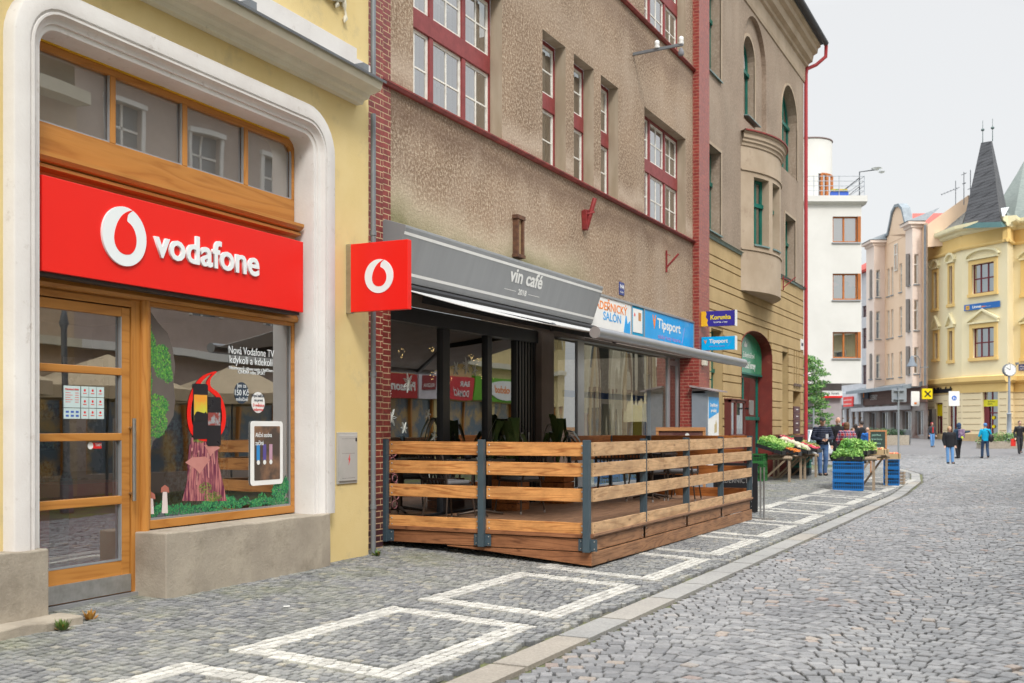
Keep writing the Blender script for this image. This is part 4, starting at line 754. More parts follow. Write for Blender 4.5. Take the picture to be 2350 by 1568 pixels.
# ---------------- awning ----------------
AW=thing('awning','grey cafe awning with its long sign case and extended front bar','awning',FB((14.3,.1,3.2)))
gv=M('grey_vinyl',(.27,.28,.29),(.245,.255,.265),rough=.55,scale=1.2,stretch=(1,4,.5)); 
m=MB(FB); m.profs([(0,3.93),(.05,3.95),(.345,3.86),(.345,3.83),(.14,3.22),(.02,3.20)],11.1,17.5); m.build('sign_case',gv,AW,bev=.004)
m=MB(FB)
def slope(z): return .14+(z-3.22)*.205/.61+.003
for z in(3.75,3.30): m.add([(11.1,slope(z),z),(17.5,slope(z),z),(17.5,slope(z+.035),z+.035),(11.1,slope(z+.035),z+.035)],[(0,1,2,3)])
m.build('case_stripe',white,AW)
class FS(Fr):
    def __call__(s,p): return FB((p[0],slope(p[2])+p[1],p[2]))
fs=FS(0,0,0); text('vin café',fs,14.02,3.555,.002,white,AW,w=1.13,h=.19,bold=.025,shear=-.18); text('2018',fs,14.42,3.40,.002,white,AW,w=.29,h=.075,bold=.03,shear=-.2)
m=MB(FB)
for a,b in((13.98,14.36),(14.78,15.17)): m.add([(a,slope(3.43),3.43),(b,slope(3.43),3.43),(b,slope(3.437),3.437),(a,slope(3.437),3.437)],[(0,1,2,3)])
m.build('case_line',white,AW)
m=MB(FB); m.box(11.1,17.5,.02,.12,3.12,3.2); m.tube([(11.12,.2,3.14),(17.48,.2,3.14)],.05,10); m.build('roller',blk,AW)
fab=M('awning_fabric',(.50,.50,.50),(.45,.45,.45),rough=.8)
m=MB(FB); n=12
for i in range(n): 
    f=lambda k:(.18+(2.74-.18)*k/n, 3.13+(2.49-3.13)*k/n-.05*math.sin(PI*k/n))
    a,b=f(i),f(i+1); m.add([(11.15,a[0],a[1]),(17.45,a[0],a[1]),(17.45,b[0],b[1]),(11.15,b[0],b[1]),(11.15,a[0],a[1]-.006),(17.45,a[0],a[1]-.006),(17.45,b[0],b[1]-.006),(11.15,b[0],b[1]-.006)],[(0,1,2,3),(7,6,5,4),(0,3,7,4),(1,5,6,2)])
m.build('awning_fabric',fab,AW,smooth=True)
m=MB(FB); m.tube([(11.08,2.8,2.47),(17.5,2.8,2.47)],.066,16); m.build('front_bar',M('silver_bar',(.36,.37,.39),(.33,.34,.36),rough=.35,metal=.7),AW,smooth=True)
for s,sg in((11.9,1),(16.7,-1)):
    m=MB(FB); e=(s+sg*1.25,1.35,2.76); m.bar((s,.1,3.06),e,.05,.09); m.bar(e,(s-sg*.2,2.74,2.45),.045,.075); m.ell(e,.06,.06,.06); m.build('folding_arm',anth,AW)
# ---------------- tan building with the bay ----------------
rc2=roughcast('roughcast_tan',(.33,.255,.195),(.46,.38,.31),(.24,.185,.14),sc1=16,speck=.5,stain=(.40,.33,.26),strength=.7)
tan=M('tan_plaster',(.46,.33,.165),(.38,.27,.13),rough=.9,scale=1.3,bump=.25,bscale=50,dirt=(.25,.17,.1),dscale=1.2,dlo=.6,dhi=.8)
beige=M('beige_plaster',(.44,.35,.26),(.36,.28,.2),rough=.9,scale=1.2,bump=.2,dirt=(.28,.2,.15),dscale=2)
grn=M('green_window_paint',(.0,.13,.095),(.0,.10,.075),rough=.4); mred=M('oxblood_paint',(.19,.03,.022),(.14,.022,.018),rough=.5,dirt=(.3,.1,.07),dscale=5)
tin=M('green_tin',(.18,.27,.26),(.14,.2,.2),rough=.5)
TB=thing('bay_building','tan building with green arched windows and a round first floor bay','building',FB((30,0,0)))
top=[(25.05,26.17,9.95,12.3),(25.05,26.17,6.16,8.17),(33.3,34.8,6.0,7.97),(32.84,35.08,9.3,12.0,1.1),(28.4,30.92,9.6,12.66,1.2,.12)]
m=MB(FB); m.wall(24.67,36.1,5.95,13.4,top,d=0,dep=.28); m.build('wall',rc2,TB)
m=MB(FB); m.wall(28.39,30.93,9.55,12.7,[(28.75,30.04,9.82,12.08,.62)],d=-.12,dep=.2); m.quad([(36.1,0,-.5),(36.1,-12,-.5),(36.1,-12,13.4),(36.1,0,13.4)]); m.build('wall',rc2,TB)
low=[(25.35,26.43,1.25,3.82),(28.16,31.63,-.4,4.09,.55,.42),(32.99,33.86,1.25,3.75),(34.5,35.66,1.2,2.6)]+[(34.6+.36*k,34.76+.36*k,2.83,3.76,0,.12) for k in range(3)]
m=MB(FB); m.wall(24.67,36.1,-.4,5.95,low,d=-.03,dep=.28); 
zs=[5.95]; z=5.93; 
while z>1.3: zs+=[z-.37,z-.37-.19]; z-=.56
for a,b in zip(zs,zs[1:]):
    if b<1.2: b=1.2
    z0,z1=b+.014,a-.014
    if z1-z0<.05: continue
    cuts=[]
    for o in low:
        rs=o[4] if len(o)>4 else 0; sp=o[3]-rs
        if o[2]<z1-.02 and o[3]>z0+.02:
            if rs and z0>sp: hw=(o[1]-o[0])/2*math.sqrt(max(0,1-((z0-sp)/rs)**2))+.02; c=(o[0]+o[1])/2; cuts.append((c-hw,c+hw))
            else: cuts.append((o[0],o[1]))
    cuts.sort(); s=24.67
    for c0,c1 in cuts+[(36.1,36.1)]:
        if c0-s>.05: m.box(s,c0,-.029,.0,z0,z1)
        s=max(s,c1)
m.build('rusticated_wall',tan,TB,bev=.006)
for a,b in((24.67,28.16),(31.63,36.12)): MB(FB).box(a,b,-.028,.05,-.4,1.19).build('tiled_base',brick('oxblood_tile',(.16,.02,.015),(.22,.035,.025),(.08,.03,.02),bw=.2,bh=.2,ms=.006),TB)
for a,b in((24.67,28.09),(31.73,36.12)): MB(FB).profs([(-.02,5.93),(.03,5.93),(.05,5.98),(.09,6.0),(-.02,6.03)],a,b).build('string_course',tin,TB)
# trims and windows
def trim(m,a,b,z0,z1,rise=0,w=.07,d=.02):
    if rise: 
        c=(a+b)/2;hw=(b-a)/2; P=[(a,z0)]+[(c-hw*math.cos(PI*k/14),z1-rise+rise*math.sin(PI*k/14)) for k in range(15)]+[(b,z0)]
    else: P=[(a,z0),(a,z1),(b,z1),(b,z0)]
    m.sweep(P,[(0,-.02+d-.02),(0,d),(w,d),(w,d-.04)])
m=MB(FB)
for o in top[:4]: trim(m,o[0],o[1],o[2],o[3],o[4] if len(o)>4 else 0)
m.build('window_trim',beige,TB)
m=MB(FB); trim(m,28.75,30.04,9.82,12.08,.62,.08,-.10); m.build('window_trim',beige,TB)
def gwin(F,a,b,z0,z1,d,parent,rise=0,cols=1,frac=.62,nmw='window',gm=None,fm=None,rm=None,fw=.08):
    fm=fm or grn; m=MB(F); m.box(a,a+fw,d-.06,d,z0,z1-rise).box(b-fw,b,d-.06,d,z0,z1-rise).box(a+fw,b-fw,d-.06,d,z0,z0+fw)
    if rise:
        c=(a+b)/2;hw=(b-a)/2-.04; P=[(c-hw*math.cos(PI*k/12),z1-rise+(rise-.04)*math.sin(PI*k/12)) for k in range(13)]; m.sweep(P,[(-.04,d-.06),(-.04,d),(.04,d),(.04,d-.06)])
    else: m.box(a+fw,b-fw,d-.06,d,z1-fw,z1)
    zt=z0+(z1-z0)*frac; m.box(a+.01,b-.01,d-.05,d+.05,zt-.06,zt+.04)
    for k in range(1,cols+1): c=a+(b-a)*k/(cols+1); m.box(c-.04,c+.04,d-.05,d+.01,z0,z1-.1)
    w=m.build(nmw,fm,parent); MB(F).quad([(a,d-.03,z0),(b,d-.03,z0),(b,d-.03,z1),(a,d-.03,z1)]).build('pane',gm or wgl,w,norm=False)
    if rm is not False: MB(F).box(a-.2,b+.2,d-.8,d-.3,z0-.1,z1+.1).build('dark_room',rm or room,w)
    return w
for o in top[:3]: gwin(FB,o[0],o[1],o[2],o[3],-.25,TB)
gwin(FB,28.75,30.04,9.82,12.08,-.31,TB,rise=.62); gwin(FB,32.84,35.08,9.3,12.0,-.28,TB,rise=1.1,cols=2)
gwin(FB,25.35,26.43,1.25,3.82,-.27,TB); gwin(FB,32.99,33.86,1.25,3.75,-.27,TB)
for o in (top[0],top[1],(28.75,30.04,9.82,0),top[2]):
    m=MB(FB); m.profs([(-.25,o[2]-.0),(.06,o[2]-.07),(.06,o[2]-.04),(-.25,o[2]+.02)],o[0]-.02,o[1]+.02); m.build('window_sill',tin,TB)
for k in range(3):
    MB(FB).box(34.56+.36*k,34.80+.36*k,-.02,.06,2.74,2.82).build('slot_bracket',M('dark_stone',(.15,.11,.09)),TB)
# niche with letter boxes
MB(FB).box(34.5,35.66,-.27,-.25,1.2,2.6).build('niche_wall',M('niche_yellow',(.55,.42,.18)),TB)
LB=thing('letter_boxes','tall dark red letter boxes set in the yellow niche by the red drainpipe','letter box',FB((35,-.1,1.2)))
for k in range(4): MB(FB).box(34.55,35.42,-.24,.02,1.23+.22*k,1.44+.22*k).build('letter_box',M('letterbox_brown',(.08,.02,.03),rough=.4),LB,bev=.005); MB(FB).box(34.85,35.12,.02,.025,1.33+.22*k,1.36+.22*k).build('name_label',white,LB)
# gate
m=MB(FB); m.quad([(31.628,0.01,-.4),(31.628,-.42,-.4),(31.628,-.42,3.54),(31.628,.01,3.54)]); m.quad([(28.162,0.01,-.4),(28.162,-.42,-.4),(28.162,-.42,3.54),(28.162,.01,3.54)]); 
P=[(29.895-1.735*math.cos(PI*k/14),3.54+.545*math.sin(PI*k/14)) for k in range(15)]; m.sweep(P,[(0,.0),(-.006,.0),(-.006,-.42),(0,-.42)]); m.build('gate_lining',mred,TB)
GS=thing('grocery_arch_sign','green arched grocery sign filling the top of the gateway','sign',FB((29.9,-.2,3)))
P=[(28.17,2.95)]+[(29.895-1.72*math.cos(PI*k/14),3.53+.53*math.sin(PI*k/14)) for k in range(15)]+[(31.62,2.95)]
MB(FB).prism(P,-.34,-.30).build('sign_panel',M('sign_green',(.01,.22,.12),(.03,.24,.12),rough=.2),GS); MB(FB).box(28.17,31.62,-.35,-.28,2.90,2.95).build('sign_rail',grn,GS)
text('Zeleninářství',FB,29.45,3.38,-.298,white,GS,w=1.3,h=.14); text('U Zlaté koruny',FB,29.45,3.08,-.298,white,GS,w=1.4,h=.2,bold=.01)
MB(FB).prism([(29.6,3.66),(29.9,3.66),(29.92,3.78),(29.82,3.72),(29.75,3.82),(29.68,3.72),(29.58,3.78)],-.30,-.297).build('sign_crown',white,GS)
GW=gwin(FB,28.17,31.6,-.3,2.92,-.40,TB,cols=1,nmw='gate_window',gm=glass('mirror_glass',refl=.55,thin=.6))
t=thing('hanging_board','small grey blank board beside the gateway','board',FB((28.2,.1,1.9)))
MB(FB).prism(rrect(27.75,28.15,1.75,2.13,.04),.3,.33).build('board',M('grey_board',(.2,.18,.17)),t); MB(FB).box(27.9,27.95,.0,.3,1.9,1.94).build('board_arm',blk,t)
t=thing('display_cabinet','dark red glazed display cabinet on the tan wall left of the gateway','cabinet',FB((27.3,0,1.2)))
m=MB(FB); m.box(26.5,27.95,.0,.10,1.18,2.12); 
for a,b in((26.5,26.58),(26.98,27.08),(27.87,27.95)): m.box(a,b,.10,.16,1.18,2.12)
m.box(26.5,27.95,.1,.16,1.18,1.25).box(26.5,27.95,.1,.16,2.05,2.12).box(26.46,27.99,.0,.19,2.12,2.15); m.build('cabinet_frame',M('cabinet_red',(.14,.035,.03),rough=.5),t,bev=.004)
MB(FB).quad([(26.55,.13,1.2),(27.9,.13,1.2),(27.9,.13,2.1),(26.55,.13,2.1)]).build('pane',gl,t,norm=False)
MB(FB).box(26.6,26.97,.101,.106,1.27,2.04).box(27.1,27.86,.101,.106,1.27,2.04).build('notices',M('notices',(.62,.60,.42),(.30,.36,.45),scale=7,lo=.47,hi=.53),t)
# bay
CH=(28.09,31.73); sag=.56; Rr=((1.82)**2+sag**2)/(2*sag); c0=29.91; aa=math.asin(1.82/Rr)
def bp(k,n=16,off=0): a=-aa+2*aa*k/n; return (c0+(Rr+off)*math.sin(a),(Rr+off)*math.cos(a)-(Rr-sag))
m=MB(FB); wz=(6.28,8.05); sets=((2,5),(6,9))
for k in range(16):
    p,q=bp(k),bp(k+1); op=any(a<=k<b for a,b in sets)
    for z0,z1 in ([(5.03,wz[0]),(wz[1],8.85)] if op else [(5.03,8.85)]): m.quad([(p[0],p[1],z0),(q[0],q[1],z0),(q[0],q[1],z1),(p[0],p[1],z1)])
for a,b in sets:
    for k in(a,b):
        p=bp(k);q=bp(k,off=-.25); m.quad([(p[0],p[1],wz[0]),(q[0],q[1],wz[0]),(q[0],q[1],wz[1]),(p[0],p[1],wz[1])])
    for z in wz:
        for k in range(a,b): p,q=bp(k),bp(k+1);p2,q2=bp(k,off=-.25),bp(k+1,off=-.25); m.quad([(p[0],p[1],z),(q[0],q[1],z),(q2[0],q2[1],z),(p2[0],p2[1],z)])
m.add([(*bp(k),5.03) for k in range(17)],[tuple(range(17))])
BY=m.build('bay',beige,TB)
def ringp(m,prof):  # prof (off,z) swept round the bay
    n=len(prof);vs=[]
    for k in range(17):
        for o,z in prof: p=bp(k,off=o); vs.append((p[0],p[1],z))
    m.add(vs,[(i*n+j,i*n+(j+1)%n,(i+1)*n+(j+1)%n,(i+1)*n+j) for i in range(16) for j in range(n)])
m=MB(FB); ringp(m,[(-.02,8.83),(.03,8.83),(.04,8.9),(.08,8.93),(.08,8.98),(.12,9.02),(.12,9.12),(.16,9.15),(.16,9.2),(-.02,9.2)]); m.build('bay_cornice',beige,BY)
m=MB(FB); ringp(m,[(-.02,8.18),(.035,8.18),(.035,8.22),(-.02,8.22)]); m.build('bay_moulding',beige,BY); m=MB(FB); ringp(m,[(-.02,6.1),(.03,6.1),(.03,6.14),(-.02,6.14)]); m.build('bay_moulding',beige,BY)
m=MB(FB); m.add([(*bp(k,off=.2),9.2) for k in range(17)]+[(c0,-.05,9.34)],[(k,k+1,17) for k in range(16)]); ringp(m,[(.14,9.18),(.2,9.18),(.2,9.215),(.14,9.215)]); m.build('bay_roof',ledge_r,BY)
for a,b in sets:
    p,q=bp(a,off=-.2),bp(b,off=-.2); f,Ln=Fseg(FB((p[0],p[1],0)),FB((q[0],q[1],0))); gwin(f,0,Ln,wz[0],wz[1],0,TB,cols=1,rm=False)
    m=MB(FB); k0=[bp(k,off=.04) for k in range(a,b+1)]+[bp(k,off=-.25) for k in range(b,a-1,-1)]; m.prismh(k0,wz[0]-.05,wz[0]-.01); m.build('window_sill',tin,TB)
m=MB(FB); m.box(28.3,31.5,-.6,-.3,6,8.3); m.build('dark_room',room,TB)
t=thing('red_wall_bracket','red bracket on the round bay','bracket',FB((31.2,.4,5.4)))
m=MB(FB); m.bar((31.2,.42,5.35),(31.2,.42,5.75),.03,.03,(0,1,0)); m.bar((31.2,.42,5.42),(31.3,.75,5.72),.03,.03); m.bar((31.2,.42,5.7),(31.26,.6,5.62),.02,.02); m.build('bracket_bar',redp,t)
# cornice, roof, gutter pipe
m=MB(FB); m.profs([(-.02,12.75),(.03,12.75),(.05,12.85),(.05,13.25),(.12,13.28),(.14,13.36),(.26,13.42),(.30,13.62),(.42,13.68),(.44,13.82),(.52,13.86),(.52,13.95),(-.02,13.98)],24.67,36.25); m.build('cornice',beige,TB)
m=MB(FB); m.profs([(.5,13.96),(.66,13.98),(.72,14.08),(-3,15.9),(-3,15.7),(.4,13.97)],24.67,36.35); m.tube([(24.7,.66,14.02),(36.4,.66,14.02)],.09,10); m.build('roof',M('dark_roof',(.05,.05,.06),rough=.6),TB)
rp=M('red_pipe',(.42,.04,.05),(.36,.035,.04),rough=.45)
m=MB(FB); m.tube([(36.25,.62,14.05),(36.45,.66,13.95),(36.47,.64,13.6),(36.38,.35,13.35),(36.2,.09,13.2),(36.18,.06,13.0),(36.18,.06,.0)],.06,10); m.build('downpipe',rp,TB,smooth=True)
t=thing('street_sign_plate','small white enamel plate at the end of the tan wall','plate',FB((35.8,0,4)))
MB(FB).box(35.6,36.0,.0,.02,3.95,4.3).build('plate',white,t); MB(FB).box(35.65,35.95,.02,.022,4.08,4.18).build('plate_print',navy,t)
# ---------------- cafe terrace ----------------
def wr(name,c1,c2,ax,dk=(.10,.035,.01)): return wood(name,c1,c2,ax,rough=.5,ring=10,dark=dk,ns=2.1)
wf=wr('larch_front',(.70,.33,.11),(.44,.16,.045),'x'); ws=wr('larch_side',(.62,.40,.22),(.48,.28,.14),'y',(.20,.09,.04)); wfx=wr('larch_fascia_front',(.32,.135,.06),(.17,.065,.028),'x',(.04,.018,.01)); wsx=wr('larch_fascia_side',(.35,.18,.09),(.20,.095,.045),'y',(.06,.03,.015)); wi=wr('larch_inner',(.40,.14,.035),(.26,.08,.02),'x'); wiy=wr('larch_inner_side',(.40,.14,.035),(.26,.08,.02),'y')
deckm=wr('deck_board',(.34,.19,.11),(.22,.12,.07),'y',(.14,.07,.04))
pst=M('slate_blue_steel',(.055,.085,.105),(.045,.07,.09),rough=.45,scale=6,spec=.5); bolt=M('bolt_steel',(.6,.6,.6),rough=.3,metal=.9)
TR=thing('cafe_terrace','raised wooden cafe terrace with plank railings on dark steel posts','terrace',(1.4,14.6,0))
m=MB(); X=-.02
while X<2.70: m.box(X,X+.135,11.08,18.15,.225,.252); X+=.141
m.build('deck_boards',deckm,TR,bev=.002)
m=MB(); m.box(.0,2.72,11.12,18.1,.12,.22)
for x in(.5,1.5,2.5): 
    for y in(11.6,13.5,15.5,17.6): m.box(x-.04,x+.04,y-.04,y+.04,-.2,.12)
m.build('deck_frame',M('dark_timber',(.06,.04,.03),rough=.9),TR)  # very dark brown frame and feet below the boards
def part(nm_,mat,b,bev=.003,par=TR): return MB().box(*b).build(nm_,mat,par,bev=bev)
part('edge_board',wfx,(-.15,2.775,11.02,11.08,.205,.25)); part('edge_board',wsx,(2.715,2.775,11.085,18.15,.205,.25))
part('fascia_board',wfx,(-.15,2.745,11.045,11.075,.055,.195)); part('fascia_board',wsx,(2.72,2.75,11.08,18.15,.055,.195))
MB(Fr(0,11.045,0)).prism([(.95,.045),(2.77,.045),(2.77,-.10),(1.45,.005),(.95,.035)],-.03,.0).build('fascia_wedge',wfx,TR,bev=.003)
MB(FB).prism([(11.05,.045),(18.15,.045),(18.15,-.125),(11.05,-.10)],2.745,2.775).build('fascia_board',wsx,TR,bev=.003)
RZ=[(.232,.372),(.602,.748),(.880,1.03),(1.105,1.258)]
def rail(nm_,mat,b,axis,bolts=True,par=TR):
    r=part(nm_,mat,b,par=par)
    if bolts:
        m=MB(); x0,x1,y0,y1,z0,z1=b
        for z in(z0+.035,z1-.035):
            for k in(0,1):
                if axis=='x': xx=(x0+.035,x1-.035)[k]; m.ell((xx,y0-.001,z),.010,.005,.010,8,4)
                else: yy=(y0+.04,y1-.04)[k]; m.ell((x1+.001,yy,z),.004,.008,.008,8,4)
        m.build('bolt',bolt if axis=='x' else rust,r,smooth=True)
    return r
for a,b in((.155,1.39),(1.475,2.70)):
    for z0,z1 in RZ: rail('rail_board',wf,(a,b,11.035,11.065,z0,z1),'x')
PY=[11.06,12.84,14.6,16.35,18.13]
for a,b in zip(PY,PY[1:]):
    for z0,z1 in RZ: rail('rail_board',ws,(2.752,2.78,a+.025,b-.02,z0,z1),'y')
def post(x,y,w=.05,d=.05,fl='x',z0=.055,par=TR,plate=True):
    m=MB(); m.box(x-w/2,x+w/2,y-d/2,y+d/2,z0,1.285); p_=m.build('post',pst,par,bev=.003)
    if plate:
        m=MB()
        if fl=='x': m.box(x-.11,x+.11,y+d/2-.012,y+d/2-.002,.065,.195)
        else: m.box(x-w/2+.0,x-w/2+.01,y-.1,y+.1,.065,.195)
        m.build('base_plate',pst,p_); m=MB()
        for z in(.09,.17):
            for s in(-.08,.08): (m.ell((x+s,y+d/2-.014,z),.009,.005,.009,6,4) if fl=='x' else m.ell((x+w/2,y+s,z),.005,.009,.009,6,4))
        m.build('bolt',bolt,p_)
    return p_
post(.115,11.0,.075,.06); post(1.432,11.0,.075,.06); post(2.735,11.005,.075,.07)
for y in PY[1:]: post(2.725,y,.05,.07,'y')
for y in PY[1:]: MB().box(2.75,2.786,y-.022,y+.0,.24,1.285).build('post_edge',pst,TR)
# far end and inner rails
for a,b in((.25,.92),(1.0,2.69)):
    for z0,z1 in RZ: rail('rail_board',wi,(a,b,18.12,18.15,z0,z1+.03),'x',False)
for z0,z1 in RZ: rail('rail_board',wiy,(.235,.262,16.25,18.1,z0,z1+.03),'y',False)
post(.96,18.08,.08,.05,'x',.25,plate=False); post(.25,18.1,.05,.05,'x',.25,plate=False); post(.25,16.25,.05,.05,'x',.25,plate=False)
# furniture
wick=M('dark_wicker',(.055,.038,.03),(.03,.022,.018),rough=.6,scale=60,lo=.45,hi=.55,bump=.6,bscale=70); leg=M('bronze_metal',(.10,.075,.06),rough=.4,metal=.5); cush=M('grey_cushion',(.20,.20,.21),(.16,.16,.17),rough=.95); chrome=M('foot_cap',(.6,.6,.6),rough=.3,metal=.8)
FL=.252
def chair(loc,rz,label,dark=False,src=[None]):
    if src[0] is None:
        t=thing('wicker_chair',label,'chair',(0,0,0),group='wicker chairs on the cafe terrace')
        m=MB(); m.prismh(rrect(-.23,.23,-.22,.22,.06),.43,.455); m.build('seat',wick,t); m=MB(); m.prismh(rrect(-.21,.21,-.2,.2,.06),.456,.50); m.build('cushion',cush,t,bev=.015)
        m=MB()
        for k in range(9):
            x=-.22+.055*k; m.tube([(x,.22+.02*math.cos(k),.46),(x*1.04,.27,.66),(x*1.0,.31,.86)],.012,5)
        for z in(.52,.60,.68,.76,.84): m.tube([(-.24,.235+(z-.46)*.2,z),(0,.26+(z-.46)*.2,z),(.24,.235+(z-.46)*.2,z)],.024,6,sy=.5)
        m.tube([(-.23,.23,.44),(-.25,.27,.66),(-.22,.32,.88),(0,.34,.9),(.22,.32,.88),(.25,.27,.66),(.23,.23,.44)],.016,6); m.build('backrest',wick,t,smooth=True)
        for sx in(-1,1):
            for sy in(-1,1):
                m=MB(); m.tube([(sx*.2,sy*.19,.44),(sx*.24,sy*.25,.0)],[.013,.011],8); l=m.build('leg',leg,t,smooth=True)
                m=MB(); m.tube([(sx*.239,sy*.249,.035),(sx*.241,sy*.251,-.0)],.014,8); m.build('foot_cap',chrome,l)
            m=MB(); m.tube([(sx*.24,.27,.68),(sx*.27,.05,.67),(sx*.26,-.18,.65),(sx*.22,-.2,.45)],.015,6); m.build('armrest',wick,t,smooth=True)
        src[0]=t; r=t
    else:
        t=src[0]; r=t.copy(); sc.collection.objects.link(r)
        for ch in t.children:
            c=ch.copy(); sc.collection.objects.link(c); c.parent=r
            for g in ch.children: q=g.copy(); sc.collection.objects.link(q); q.parent=c
    r.location=loc; r.rotation_euler=(0,0,rz); r['label']=label
chair((.40,12.05,FL),R(160),'wicker chair with a grey cushion behind the front left rail panel'); chair((.72,13.45,FL),R(-15),'wicker chair with a grey cushion next to the plant in the wooden box')
chair((.95,16.35,FL),R(200),'wicker chair nearest the blue corner post in the rear group'); chair((1.5,16.5,FL),R(170),'wicker chair in the middle of the rear table group'); chair((1.95,16.95,FL),R(95),'wicker chair at the right end of the rear table'); chair((1.25,17.75,FL),R(5),'wicker chair against the far end railing')
def table(x,y,lab):
    t=thing('cafe_table',lab,'table',(x,y,FL),group='tables on the cafe terrace')
    m=MB(); m.prismh(rrect(x-.36,x+.36,y-.36,y+.36,.05),FL+.72,FL+.75); m.build('tabletop',M('table_laminate',(.045,.04,.038),rough=.35),t,bev=.004); m=MB(); m.tube([(x,y,FL+.03),(x,y,FL+.72)],.035,12); m.build('column',leg,t,smooth=True)
    for k in range(4):
        a=R(45+90*k); m=MB(); m.tube([(x,y,FL+.07),(x+.32*math.cos(a),y+.32*math.sin(a),FL+.02)],[.025,.015],8); m.build('foot',leg,t,smooth=True)
table(.48,12.75,'dark square cafe table with an ashtray behind the front railing'); table(1.35,17.1,'dark square cafe table with chairs near the far end of the terrace')
t=thing('ashtray','small clear glass ashtray on the front cafe table','ashtray',(.55,12.6,FL+.75)); m=MB(); m.lathe((.58,12.55,FL+.751),[(.05,0),(.055,.03),(.045,.03),(.04,.01)],16); m.build('bowl',M('clear_glassware',(.5,.6,.65),rough=.1,spec=.8),t,smooth=True)
t=thing('sugar_jar','dark round sugar jar on the front cafe table','jar',(.4,12.6,FL+.75)); m=MB(); m.lathe((.42,12.52,FL+.751),[(.03,0),(.05,.02),(.055,.05),(.04,.08),(.02,.09)],16); m.build('jar_body',blk,t,smooth=True)
leafm=M('dark_plant_leaf',(.04,.09,.025),(.09,.13,.04),rough=.3,scale=5)
def plant(x,y,lab,seed,box=True):
    random.seed(seed); t=thing('potted_plant',lab,'plant',(x,y,FL),group='potted plants by the cafe wall')
    m=MB()
    for k in range(4): m.box(x-.2,x+.2,y-.2,y+.2,FL+.11*k,FL+.11*k+.10)
    m.build('wooden_planter',wiy,t,bev=.004)
    m=MB()
    for k in range(22):
        a=random.uniform(0,2*PI); h=random.uniform(.5,.95); r=random.uniform(.12,.5); w_=random.uniform(.05,.085); P=[]
        for i in range(7):
            q=i/6; rr=r*q**1.4; zz=h*math.sin(q*PI*.62)/math.sin(PI*.62)*1.0 if r<.25 else h*math.sin(q*PI*.85)
            P.append(Vector((x+rr*math.cos(a),y+rr*math.sin(a),FL+.44+zz*.95)))
        sd=Vector((-math.sin(a),math.cos(a),0)); ws_=[.006,.008,.6*w_,w_,w_*.9,w_*.5,.003]
        vs=[];fs=[]
        for i,p in enumerate(P): vs+= [p-sd*ws_[i],p+Vector((0,0,-.012)),p+sd*ws_[i]]
        for i in range(6): fs+=[(i*3,i*3+1,i*3+4,i*3+3),(i*3+1,i*3+2,i*3+5,i*3+4)]
        m.add(vs,fs)
    m.build('leaves',leafm,t,smooth=True,norm=False)
plant(.38,13.85,'leafy dark potted plant in a wooden box left of the cafe door',3); plant(.40,15.45,'leafy dark potted plant in a wooden box right of the cafe door',9)
t=thing('menu_board','wooden framed menu easel standing beyond the far end of the terrace','sign board',(.85,20,0))
F=Fr(.45,20.0,R(8)); m=MB(F); m.box(0,.95,-.02,.03,1.36,1.43).box(0,.05,-.02,.02,0,1.36).box(.9,.95,-.02,.02,0,1.36).box(0,.95,-.02,.02,.45,.5); m.build('frame',wood('pale_frame',(.50,.24,.10),(.36,.16,.06),'x'),t); MB(F).box(.05,.9,-.01,.0,.5,1.36).build('board',M('maroon_board',(.10,.03,.03),(.2,.1,.08),scale=4),t); MB(F).prism(circ(.6,1.28,.04,12),.0,.004).build('board_emblem',white,t)
t=thing('chalk_board','black chalk board with white lettering leaning past the terrace end','sign board',(1.9,19.4,-.1)); F=Fr(1.75,19.4,R(5))
MB(F).box(0,.8,-.03,.0,-.1,.78).build('board',blk,t); text('KADEŘNICTVÍ',F,.08,.42,.002,M('dim_letters',(.25,.25,.25)),t,w=.64,h=.09); text('SALON',F,.08,.58,.002,M('dim_letters',(.25,.25,.25)),t,w=.5,h=.09)
t=thing('arrow_board','small black board with a white arrow inside the terrace end rail','sign board',(.75,18.5,.0)); F=Fr(.55,18.6,R(0)); MB(F).box(0,.9,-.03,0,.0,.92).build('board',blk,t); m=MB(F); m.bar((.1,.004,.84),(.75,.004,.84),.006,.02); m.prism([(.75,.81),(.82,.84),(.75,.87)],0,.006); m.build('arrow',white,t); text('dámské, pánské, dětské',F,.1,.74,.002,white,t,w=.7,h=.05)
t=thing('sign_stand','thin steel stand with flat foot at the terrace far corner','stand',(2.88,18.4,-.13)); m=MB(); m.tube([(2.87,18.35,-.1),(2.87,18.35,.75)],.014,8); m.tube([(2.93,18.35,-.1),(2.93,18.35,.75)],.014,8); m.build('uprights',steel,t); m=MB(); m.box(2.7,3.1,18.25,18.45,-.14,-.115); m.build('foot',steel,t)
# ---------------- far buildings ----------------
def base(p): return Vector((p.x,p.y,0))
def farwin(F,a,b,z0,z1,parent,fm,d=-.12,bars=((.5,),(.62,)),gm=None,cu=None):
    m=MB(F); fw=.07; m.box(a,b,d-.06,d,z0,z0+fw).box(a,b,d-.06,d,z1-fw,z1).box(a,a+fw,d-.06,d,z0+fw,z1-fw).box(b-fw,b,d-.06,d,z0+fw,z1-fw)
    for f in bars[0]: c=a+(b-a)*f; m.box(c-.045,c+.045,d-.06,d+.005,z0+fw,z1-fw)
    for f in bars[1]: c=z0+(z1-z0)*f; m.box(a+fw,b-fw,d-.06,d+.01,c-.04,c+.04)
    w=m.build('window',fm,parent); MB(F).quad([(a,d-.03,z0),(b,d-.03,z0),(b,d-.03,z1),(a,d-.03,z1)]).build('pane',gm or wgl,w,norm=False)
    if cu: MB(F).box(a,b,d-.2,d-.15,z0,z1).build('curtain',cu,w)
    MB(F).box(a-.1,b+.1,d-.7,d-.4,z0-.1,z1+.1).build('dark_room',room,w)
    return w
